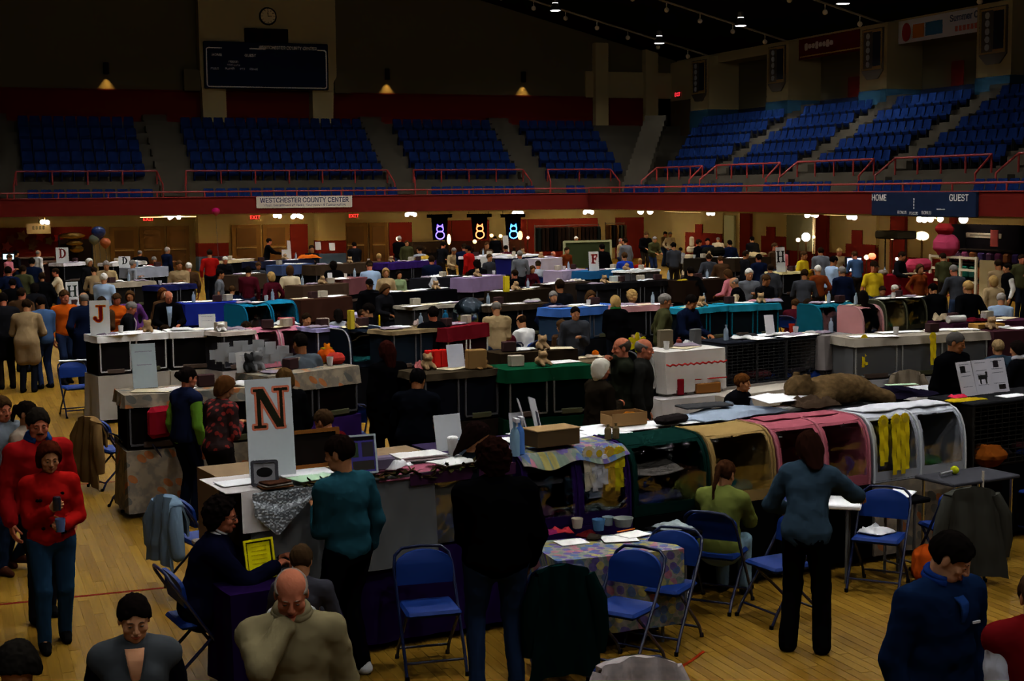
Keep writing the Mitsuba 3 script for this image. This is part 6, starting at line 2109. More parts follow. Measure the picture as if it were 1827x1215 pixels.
# pixel of the crown, seated or not, heading, hair style and colour, garment and colour, label
CROWD = [
    (298, 514, 0, 180, 'bald', 'w', 'jacket', 'black', 'old man with white hair in a black jacket over a pale blue shirt'),
    (219, 535, 0, 100, 'short', 'g', 'jacket', 'dark', 'grey haired man in a dark suit behind the J sign'),
    (150, 519, 0, -12, 'bald', 'g', 'coat', 'navy', 'grey haired man in a long navy coat left of the J sign'),
    (76, 527, 0, -25, 'crop', 'k', 'jacket', 'denim', 'dark haired man in a blue grey jacket in the left aisle'),
    (44, 531, 0, 15, 'short', 'd', 'coat', 'beige', 'person in a beige coat in the left aisle'),
    (112, 515, 0, 160, 'short', 'b', 'long', 'orange', 'person in an orange top between the H sign and the navy coat'),
    (283, 577, 1, 95, 'short', 'd', 'long', 'olive', 'dark haired boy seated at the clear front of the J row cages'),
    (351, 584, 1, -20, 'short', 'y', 'long', 'maroon', 'blond person in a maroon top at the J row cages'),
    (437, 571, 1, 170, 'short', 'd', 'long', 'denim', 'person in a blue shirt behind the cluster of white cards'),
    (606, 549, 1, 0, 'long', 'k', 'long', 'lgrey', 'black haired woman in a pale grey top seen from behind'),
    (661, 539, 0, -70, 'short', 'k', 'jacket', 'black', 'dark haired man in a black jacket with a yellow back stripe'),
    (774, 545, 0, 0, 'short', 'k', 'jacket', 'black', 'man in a dark suit seen from behind before the red and white cloth'),
    (887, 534, 0, 10, 'bald', 'g', 'long', 'tan', 'bald man in a tan shirt seen from behind'),
    (868, 575, 1, 175, 'short', 'k', 'long', 'purple', 'dark haired boy in a purple top facing the camera'),
    (902, 571, 1, -15, 'bob', 'y', 'long', 'maroon', 'blond woman in a maroon top beside the dark haired boy'),
    (942, 557, 1, -30, 'bald', 'd', 'long', 'white', 'balding man in a white shirt with his back to the camera'),
    (959, 536, 1, 15, 'curly', 'w', 'long', 'white', 'woman with white curly hair in a white shirt'),
    (920, 550, 1, 60, 'short', 'g', 'long', 'grey', 'grey haired person in grey left of the white haired woman'),
    (1005, 569, 1, -10, 'long', 'b', 'long', 'brown', 'woman with long brown hair at the crowded table'),
    (1025, 544, 0, 190, 'crop', 'k', 'jacket', 'dgrey', 'man with cropped black hair in a grey jacket'),
    (1066, 547, 1, 0, 'bob', 'a', 'long', 'magenta', 'woman with auburn hair in a magenta top'),
    (1099, 526, 0, 10, 'bob', 'y', 'jacket', 'black', 'blond woman in a black jacket with a green collar'),
    (1133, 516, 0, 0, 'curly', 'y', 'long', 'dark', 'person with curly blond hair in a dark top'),
    (1146, 541, 1, -60, 'short', 'b', 'vest', 'white', 'person in a red vest over a white shirt'),
    (1182, 522, 0, 110, 'short', 'g', 'jacket', 'olive', 'grey haired man in an olive jacket'),
    (1219, 521, 0, 150, 'short', 'k', 'jacket', 'navy', 'bearded man in a navy jacket left of the turquoise cover'),
    (986, 517, 0, 185, 'short', 'g', 'jacket', 'navy', 'grey haired man in navy behind the white haired woman'),
    (1050, 515, 0, 175, 'long', 'b', 'long', 'dark', 'brown haired woman in a dark top behind the blue quilt'),
    (1318, 549, 1, 180, 'crop', 'w', 'long', 'cream', 'white haired man in a cream shirt with a red cup'),
    (1413, 531, 1, 60, 'short', 'b', 'jacket', 'maroon', 'brown haired person in a maroon jacket right of the white cup stack'),
    (1448, 532, 1, 0, 'bob', 'd', 'long', 'dgrey', 'brown haired person in a grey blue sweater seen from behind'),
    (1500, 549, 1, 170, 'short', 'd', 'long', 'dark', 'dark haired child before the turquoise cages'),
    (1541, 517, 0, 20, 'long', 'k', 'coat', 'black', 'woman with black hair in a black coat with a backpack'),
    (1461, 472, 0, 5, 'short', 'w', 'long', 'rust', 'person with white hair in a rust brown sweater'),
    (1434, 478, 0, 40, 'short', 'd', 'long', 'dgrey', 'dark haired man in grey left of the rust brown sweater'),
    (1505, 474, 0, 0, 'short', 'g', 'jacket', 'navy', 'grey haired person in navy right of the rust brown sweater'),
    (1558, 465, 0, 180, 'cap', 'd', 'tee', 'yellow', 'person in a yellow shirt and blue cap before the red stall'),
    (1572, 507, 1, 200, 'short', 'd', 'long', 'dgrey', 'dark haired person left of the white haired woman by the red stall'),
    (1590, 505, 1, 170, 'short', 'w', 'long', 'lgrey', 'white haired woman at the table below the red stall'),
    (1686, 450, 0, 0, 'short', 'd', 'jacket', 'olive', 'man in a dark olive jacket standing before the white lattice stand'),
    (1673, 503, 0, 0, 'short', 'k', 'puffy', 'black', 'person in a black leather jacket seen from behind'),
    (1730, 499, 0, 0, 'short', 'y', 'coat', 'black', 'blond person in a long black coat'),
    (1784, 461, 0, 20, 'short', 'd', 'long', 'beige', 'person in a beige top before the black display stand'),
    (1800, 468, 0, -70, 'short', 'k', 'vest', 'white', 'man in a black vest over a white shirt'),
    (1774, 491, 0, 10, 'bob', 'y', 'long', 'tan', 'blond person in tan below the black display stand'),
    (1786, 520, 1, 40, 'short', 's', 'long', 'pblue', 'grey haired person in a pale blue top at the right edge table'),
    (1822, 452, 0, 200, 'short', 'd', 'jacket', 'olive', 'person in olive cut by the right edge before the stalls'),
    (1668, 562, 1, 180, 'bald', 'g', 'long', 'grey', 'bald person behind the long table of the pale cages'),
    (1397, 438, 0, 0, 'bob', 'd', 'long', 'pink', 'dark haired woman in a dusty pink top beside the right H sign'),
    (1431, 446, 0, 150, 'short', 'b', 'long', 'yellow', 'person in a yellow top behind the right H sign'),
    (1418, 470, 1, 170, 'short', 'g', 'long', 'lilac', 'grey haired person in a lilac shirt right of the H sign'),
    (1465, 440, 0, 20, 'short', 'd', 'jacket', 'grey', 'man in a grey jacket under the photo lamp'),
    (1494, 440, 0, 190, 'short', 'y', 'long', 'tan', 'person in tan right of the photo lamp'),
    (1482, 455, 0, 90, 'short', 'k', 'long', 'pblue', 'person in pale blue behind the rust brown sweater'),
    (1343, 421, 0, 0, 'short', 'k', 'jacket', 'dark', 'dark person before the bright beige pier on the right'),
    (1303, 427, 0, 0, 'crop', 'k', 'puffy', 'navy', 'man in a dark navy jacket and jeans before the right-hand stalls'),
    (1281, 421, 0, 30, 'bald', 'g', 'long', 'cream', 'bald person in cream bending under the pale green door'),
    (1244, 426, 0, 100, 'short', 'd', 'jacket', 'black', 'dark haired person in black left of the cream shirt'),
    (1262, 424, 0, 200, 'short', 'k', 'long', 'navy', 'person in navy between the black and the cream shirts'),
    (1233, 474, 0, 10, 'short', 'k', 'puffy', 'black', 'large person in black standing in the middle aisle'),
    (1308, 478, 0, -30, 'bob', 'b', 'long', 'pink', 'brown haired woman in a pink top above the turquoise cover'),
    (1335, 477, 0, 190, 'short', 'w', 'long', 'grey', 'white haired man in grey above the turquoise cover'),
    (1323, 491, 0, -60, 'bald', 'g', 'vest', 'cream', 'bald man in a black vest over cream sleeves'),
    (1362, 487, 0, 170, 'short', 'b', 'long', 'dark', 'brown haired person in dark right of the white haired man'),
    (1375, 470, 0, 20, 'short', 'd', 'jacket', 'dgrey', 'person in a grey jacket left of the right H sign'),
    (1355, 452, 0, 0, 'short', 'k', 'jacket', 'navy', 'person in navy far behind the right H sign'),
    (1328, 446, 0, 90, 'short', 'd', 'long', 'dark', 'dark person among the right-hand stalls'),
    (1380, 432, 0, 160, 'short', 'b', 'long', 'brown', 'brown clad person under the bright beige pier'),
    (1115, 449, 0, 5, 'short', 'b', 'long', 'blue', 'large man in a blue shirt right of the F sign'),
    (1053, 451, 1, 120, 'bald', 'g', 'long', 'blue', 'bald man in a blue shirt left of the F sign'),
    (986, 447, 1, 180, 'bald', 'g', 'long', 'tan', 'bald man in tan seated with crossed arms'),
    (959, 464, 1, 30, 'cap', 'd', 'long', 'lgrey', 'person in a pale grey top and blue cap'),
    (946, 472, 1, 170, 'bob', 'b', 'long', 'maroon', 'brown haired woman in maroon below the blue cap'),
    (928, 446, 0, 0, 'short', 'g', 'long', 'grey', 'grey haired person in grey below the cyan neon sign'),
    (920, 480, 1, 0, 'short', 'd', 'jacket', 'black', 'dark haired person in black left of the small dark chair'),
    (1141, 460, 0, 180, 'short', 'y', 'long', 'red', 'small blond child in red'),
    (1117, 424, 0, -20, 'short', 'd', 'jacket', 'grey', 'man in a grey jacket below the two bright globes'),
    (1106, 424, 0, 100, 'bald', 'g', 'long', 'beige', 'bald person facing the man in the grey jacket'),
    (1150, 412, 0, 180, 'short', 'b', 'jacket', 'black', 'tall man in black before the dark red corner wall'),
    (1164, 420, 0, 170, 'short', 'g', 'jacket', 'olive', 'man in an olive jacket before the dark red corner wall'),
    (1195, 413, 0, 180, 'short', 'g', 'long', 'cream', 'man in a cream shirt before the dark red corner wall'),
    (1184, 412, 0, 150, 'short', 'd', 'long', 'beige', 'man in beige left of the cream shirt'),
    (1203, 431, 0, 10, 'short', 'k', 'long', 'dgrey', 'dark haired person in grey with a backpack'),
    (1215, 441, 0, -10, 'short', 'k', 'long', 'lgrey', 'dark haired person in pale grey right of the small child'),
    (1027, 421, 0, 180, 'short', 'w', 'long', 'brown', 'white haired person among the dark stall racks'),
    (1010, 440, 0, 160, 'short', 'd', 'long', 'rust', 'person in rust before the dark stall racks'),
    (885, 419, 0, 0, 'bald', 'k', 'puffy', 'black', 'broad person in black before the lights of the neon stall'),
    (837, 437, 0, -40, 'short', 'k', 'jacket', 'red', 'person in a red jacket under the orange neon sign'),
    (828, 434, 0, 20, 'cap', 'd', 'jacket', 'navy', 'person in navy and a pink cap beside the red jacket'),
    (853, 462, 0, 0, 'bob', 'k', 'jacket', 'black', 'black haired person below the red jacket'),
    (868, 431, 0, 180, 'short', 'b', 'long', 'brown', 'person in brown between the orange and cyan neon signs'),
    (805, 440, 0, 160, 'short', 'g', 'long', 'tan', 'grey haired person under the blue neon sign'),
    (786, 430, 0, 60, 'short', 'k', 'long', 'dark', 'dark person left under the blue neon sign'),
    (750, 437, 0, -20, 'short', 'd', 'long', 'lgrey', 'person in a pale grey sweater below the left neon stall'),
    (712, 420, 0, 30, 'short', 's', 'jacket', 'black', 'grey haired person in black at the red panel'),
    (725, 428, 0, 180, 'short', 'b', 'jacket', 'olive', 'person in olive beside the red panel'),
    (633, 431, 0, 0, 'short', 'k', 'jacket', 'dark', 'dark person before the right wooden doors'),
    (474, 424, 0, 90, 'short', 'k', 'long', 'black', 'person in black reaching to the right before the wooden doors'),
    (595, 466, 0, 0, 'curly', 'k', 'puffy', 'black', 'black haired person in a large black jacket at the middle rows'),
    (517, 473, 0, 10, 'bob', 'b', 'long', 'cream', 'brown haired person in a cream sweater'),
    (485, 484, 0, -20, 'bob', 'y', 'long', 'maroon', 'blond woman in maroon left of the cream sweater'),
    (459, 464, 0, 180, 'short', 'b', 'long', 'dgrey', 'brown haired person in grey left of the blond woman'),
    (442, 474, 0, 20, 'short', 'k', 'long', 'maroon', 'dark haired person in maroon and black'),
    (390, 480, 0, 100, 'short', 'k', 'tee', 'grey', 'man in a grey t-shirt working at a table'),
    (414, 508, 1, 10, 'short', 'b', 'long', 'navy', 'person in navy seated right of the grey t-shirt'),
    (400, 455, 0, 180, 'short', 'w', 'long', 'dark', 'white haired person in dark clothes'),
    (374, 444, 0, 0, 'short', 'd', 'long', 'red', 'person in red before the left beige pier'),
    (337, 467, 0, 0, 'short', 'w', 'long', 'brown', 'white haired person in brown'),
    (319, 463, 0, 180, 'short', 'b', 'long', 'beige', 'brown haired person in beige left of the white haired one in brown'),
    (296, 440, 0, 60, 'short', 's', 'jacket', 'navy', 'grey haired man in a navy jacket before the left wooden doors'),
    (274, 456, 0, 180, 'short', 'g', 'long', 'red', 'grey haired person in red between two dark jackets'),
    (250, 444, 0, 0, 'bald', 'g', 'puffy', 'black', 'balding man in a black jacket seen from behind'),
    (234, 463, 0, 70, 'short', 'g', 'long', 'lgrey', 'grey haired person in pale grey right of the D sign'),
    (184, 486, 0, 20, 'short', 'w', 'long', 'pblue', 'white haired person in pale blue at the beige cover'),
    (168, 474, 0, 0, 'short', 'd', 'long', 'beige', 'dark haired person in beige under the D sign'),
    (158, 461, 0, 150, 'curly', 'w', 'coat', 'dark', 'white haired person in a dark coat left of the D sign'),
    (188, 462, 0, 180, 'short', 's', 'long', 'tan', 'grey haired person in tan right beside the D sign'),
    (107, 476, 0, -85, 'short', 'd', 'long', 'cream', 'dark haired woman in cream reaching to the left'),
    (66, 445, 0, 60, 'bald', 'g', 'long', 'white', 'bald man in a white shirt at the far left stalls'),
    (56, 459, 0, 10, 'short', 'k', 'jacket', 'navy', 'dark haired person in navy before the bald man in white'),
    (27, 446, 0, 60, 'short', 'k', 'long', 'dark', 'dark person lit by the small blue screen'),
    (12, 452, 0, 120, 'short', 'b', 'long', 'pink', 'person in pink at the left edge stalls'),
    (14, 474, 0, 0, 'short', 'k', 'jacket', 'navy', 'person in navy at the left edge of the aisle'),
    (40, 472, 0, 20, 'short', 'd', 'coat', 'olive', 'person in a dark olive coat in the left crowd'),
    (75, 485, 0, -10, 'short', 'd', 'coat', 'black', 'person in a long black coat left of the woman in cream'),
    (22, 496, 0, 0, 'short', 'k', 'coat', 'black', 'person in a black coat at the left edge'),
    (60, 503, 0, 10, 'bob', 'k', 'coat', 'dark', 'dark haired woman in a dark coat in the left aisle'),
    (6, 520, 0, -10, 'short', 'k', 'coat', 'dark', 'person in dark clothes cut by the left edge in the aisle'),
    (36, 512, 0, 30, 'short', 'd', 'jacket', 'brown', 'person in brown behind the beige coat'),
    (180, 527, 0, 175, 'short', 'd', 'long', 'brown', 'brown clad person right of the left H sign'),
    (232, 517, 0, 190, 'bob', 'b', 'long', 'purple', 'brown haired woman in purple behind the dark suit'),
    (204, 520, 0, 160, 'short', 'b', 'long', 'orange', 'person in orange left of the woman in purple'),
    (288, 512, 0, 150, 'long', 'a', 'long', 'brown', 'woman with long auburn hair behind the old man in the black jacket'),
    (662, 463, 0, 0, 'cap', 'd', 'long', 'pblue', 'person in pale blue and a dark cap'),
    (676, 451, 0, 10, 'short', 'y', 'long', 'brown', 'blond person behind the pale blue shirt'),
    (688, 477, 0, 190, 'bob', 'y', 'long', 'tan', 'blond woman in tan right of the pale blue shirt'),
    (711, 482, 1, 185, 'bob', 'k', 'long', 'green', 'dark haired woman in a pale green top'),
    (658, 497, 0, 175, 'cap', 'k', 'jacket', 'black', 'man in a black jacket and black cap'),
    (679, 503, 0, 150, 'long', 'b', 'jacket', 'dark', 'woman with long brown hair beside the black cap'),
    (640, 548, 1, 170, 'short', 'd', 'long', 'dark', 'dark haired person left of the yellow stripe'),
    (500, 566, 1, 160, 'short', 'w', 'long', 'white', 'white haired person behind the pink cages'),
    (545, 556, 1, 180, 'short', 'd', 'long', 'lilac', 'dark haired person in lilac behind the pink cages'),
    (1000, 497, 0, 0, 'short', 'd', 'long', 'dark', 'dark haired person in the middle aisle left of the black drape'),
    (872, 452, 0, 160, 'short', 'b', 'long', 'dgrey', 'brown haired person beside the white table edge'),
    (905, 436, 0, 0, 'short', 'k', 'long', 'maroon', 'person in maroon under the cyan neon sign'),
    (770, 455, 0, 20, 'short', 'd', 'jacket', 'navy', 'person in navy left of the purple table'),
    (555, 436, 0, 180, 'short', 'd', 'long', 'dark', 'dark person before the bright beige pier'),
    (1075, 434, 0, 0, 'short', 'k', 'jacket', 'black', 'dark person left of the far grey jacket'),
    (1265, 452, 0, 20, 'short', 'd', 'jacket', 'dgrey', 'person in dark grey in the middle aisle'),
    (1290, 455, 0, 0, 'short', 'b', 'jacket', 'brown', 'person in brown left of the man in navy and jeans'),
    (1600, 446, 0, 150, 'short', 'd', 'long', 'dark', 'dark person among the red stall goods'),
    (1530, 446, 0, 0, 'short', 'b', 'long', 'denim', 'person in denim left of the yellow shirt'),
    (1640, 470, 0, 180, 'bob', 'b', 'long', 'rust', 'woman in rust selling at the red stall'),
    (1710, 470, 0, 0, 'short', 'g', 'long', 'dgrey', 'grey haired person before the fabric bolts'),
]


def crowd():
    rg = random.Random(77)
    stand = [dict(rarm=a, larm=b, head=(h_, 0, 0), lean=l_, stride=s_) for a, b, h_, l_, s_ in (('down', 'down', 6, 2, 0), ('fold', 'fold', 22, 6, 0), ('table', 'table', 24, 12, 0), ('down', 'fold', 10, 3, .07), ('pocket', 'pocket', 8, 2, 0))]
    sitting = [dict(kind='sit', rarm=a, larm=b, head=(h_, y_, 0), lean=l_) for a, b, h_, y_, l_ in (('table', 'table', 18, 0, 10), ('lap', 'lap', 10, 15, 3), ('fold', 'table', 24, -10, 12))]
    for i, (px, py, sit, face, hs_, hc_, tk, tc, label) in enumerate(CROWD):
        h = rg.choice((1.62, 1.70, 1.78)) if 'child' not in label and 'boy' not in label else 1.30 if not sit else 1.5
        fem = 'woman' in label
        if fem:
            h = 1.64
        x, y = under(px, py, h, bool(sit))
        D_ = np.hypot(x, y)
        res = 'mid' if D_ < 27 else 'far'
        pose = rg.choice(sitting if sit else stand)
        if 'reaching' in label:
            pose = dict(rarm='reach', larm='reach', head=(12, 0, 0), lean=10)
        y = min(y, 66.5)
        x = min(x, 32.6)
        bot = rg.choice(((.012, .014, .02), (.02, .03, .06), (.025, .02, .015), (.03, .045, .08)))
        vest = None
        if tk == 'vest':
            vest = (.16, .008, .015) if 'red vest' in label else CLR['black']
        ex_ = None
        if 'yellow back stripe' in label:
            ex_ = [lambda t, J, s, w: part(t, 'stripe', vnoise(moved(bevelbox(.10, .03, .52, .012).subdivide(), *((J['chest'] + (0, -.155, -.03)) * s)), .004, 9), D(.45, .31, .01), tw=w)]
        if 'blue shirt' in label and 'old man' in label:
            ex_ = [front_panel(CLR['pblue'], .06, lift=.03, z0=.1)]
        if 'suit behind' in label:
            ex_ = [front_panel(CLR['white'], .05, lift=.03, z0=.15)]
        if 'green collar' in label:
            ex_ = [collar((.03, .12, .04), r=.085, rr=.022)]
        if 'beard' in label:
            ex_ = [lambda t, J, s, w: part(t, 'beard', moved(vnoise(trimesh.creation.icosphere(2, .05), .01, 30), *((J['hc'] + J['HM'] @ np.array([0, .055, -.09])) * s)), D(.012, .009, .008), True, tw=w)]
        person(label, x, y, face, pose, h, rg.choice(('fair', 'ruddy', 'fair', 'tan')), (hs_, HCL[hc_]), (tk, CLR[tc]), bot, fem=fem, bw=rg.choice((1.0, 1.1)) if not fem else 1.05, res=res, extra=ex_, vest=vest)
        if sit:
            chair(x, y - 0.0, face, 'folding chair under the seat of the %s' % label.split(' with ')[0].split(' in ')[0] if False else 'blue folding chair under the ' + ' '.join(label.split()[:9]))


crowd()
# ================================================================ the other rows of cages and tables
def span(px0, py0, px1, py1, z):
    """Left end, length and turn of a table front whose top edge shows between two pixels."""
    a, b = at(px0, py0, z)[:2], at(px1, py1, z)[:2]
    d = b - a
    return a, float(np.linalg.norm(d)), math.degrees(math.atan2(d[1], d[0]))


TOPS = []


def block(px, label, cover, front=None, kind='drape', d=.62, z=1.35, skirt=(.012, .012, .014), skirt_name='dark', bays=2, drop=.30, trim=(.08, .08, .085), inner=None, flat=False):
    """A show cage with what covers it, on a table with a hanging cloth."""
    a, w, rz = span(*px, z)
    mt = cover if isinstance(cover, str) else D(*cover)
    fr = D(*front) if front is not None and not isinstance(front, str) else front
    n = np.array([-math.sin(math.radians(rz)), math.cos(math.radians(rz))])
    u = np.array([n[1], -n[0]])
    c = a + u * w / 2 + n * d / 2
    low = z < 1.0
    TOPS.append((c, u, n, w, d, .755 if low else z + (.012 if kind != 'drape' else .004), label))
    table(*c, w, d, rz, 'table under the ' + label)
    cloth(*c, w - .01, d, rz, skirt_name + ' cloth below the ' + label, D(*skirt) if not isinstance(skirt, str) else skirt, z1=.743, seed=int(px[0]) % 17)
    if low:
        solo('table_cover', label, 'table cover', drape(w + .04, d + .04, .745 - drop, .752, seed=int(px[0]) % 13, amp=.025), mt, 50, tw=place(*c, 0, rz))
        return a, w, rz
    h = z - .75
    if kind == 'soft':
        soft_cage(*a, rz, w, label, mt, D(*trim), inner or D(.02, .02, .02), d=d, h=h, bays=bays, seed=int(px[0]) % 9, lining=fr)
    elif kind == 'wire':
        wire_cage(*a, rz, w, label, d=d, h=h - .02, cover=mt, bays=bays, inner=fr or D(.02, .02, .022))
    else:
        t = thing('draped_cage', label, 'cage', 'cloth draped cages in the rows')
        W = place(*a, .75, rz)
        part(t, 'shell', bx(w / 2, d / 2, h / 2 - .01, w - .03, d - .03, h - .03), fr or D(.010, .010, .011), tw=W)
        m = drape(w, d, h - drop, h, seed=int(px[0] * 3 + px[1]) % 23, amp=.022)
        part(t, 'cover', moved(m, w / 2, d / 2, 0), mt, 50, tw=W)
        for b in range(bays):
            x0, x1 = w * b / bays + .05, w * (b + 1) / bays - .05
            part(t, 'opening_frame', cat(bx((x0 + x1) / 2, -.002, .05, x1 - x0, .02, .02), bx(x0, -.002, (h - drop) / 2 + .05, .02, .02, h - drop - .02), bx(x1, -.002, (h - drop) / 2 + .05, .02, .02, h - drop - .02)), D(*trim), tw=W)
            part(t, 'cat_bed', bx((x0 + x1) / 2, -.0, .05, (x1 - x0) * .6, .03, .07, bev=.01), D(.08, .06 + .02 * b, .05), tw=W)
    return a, w, rz


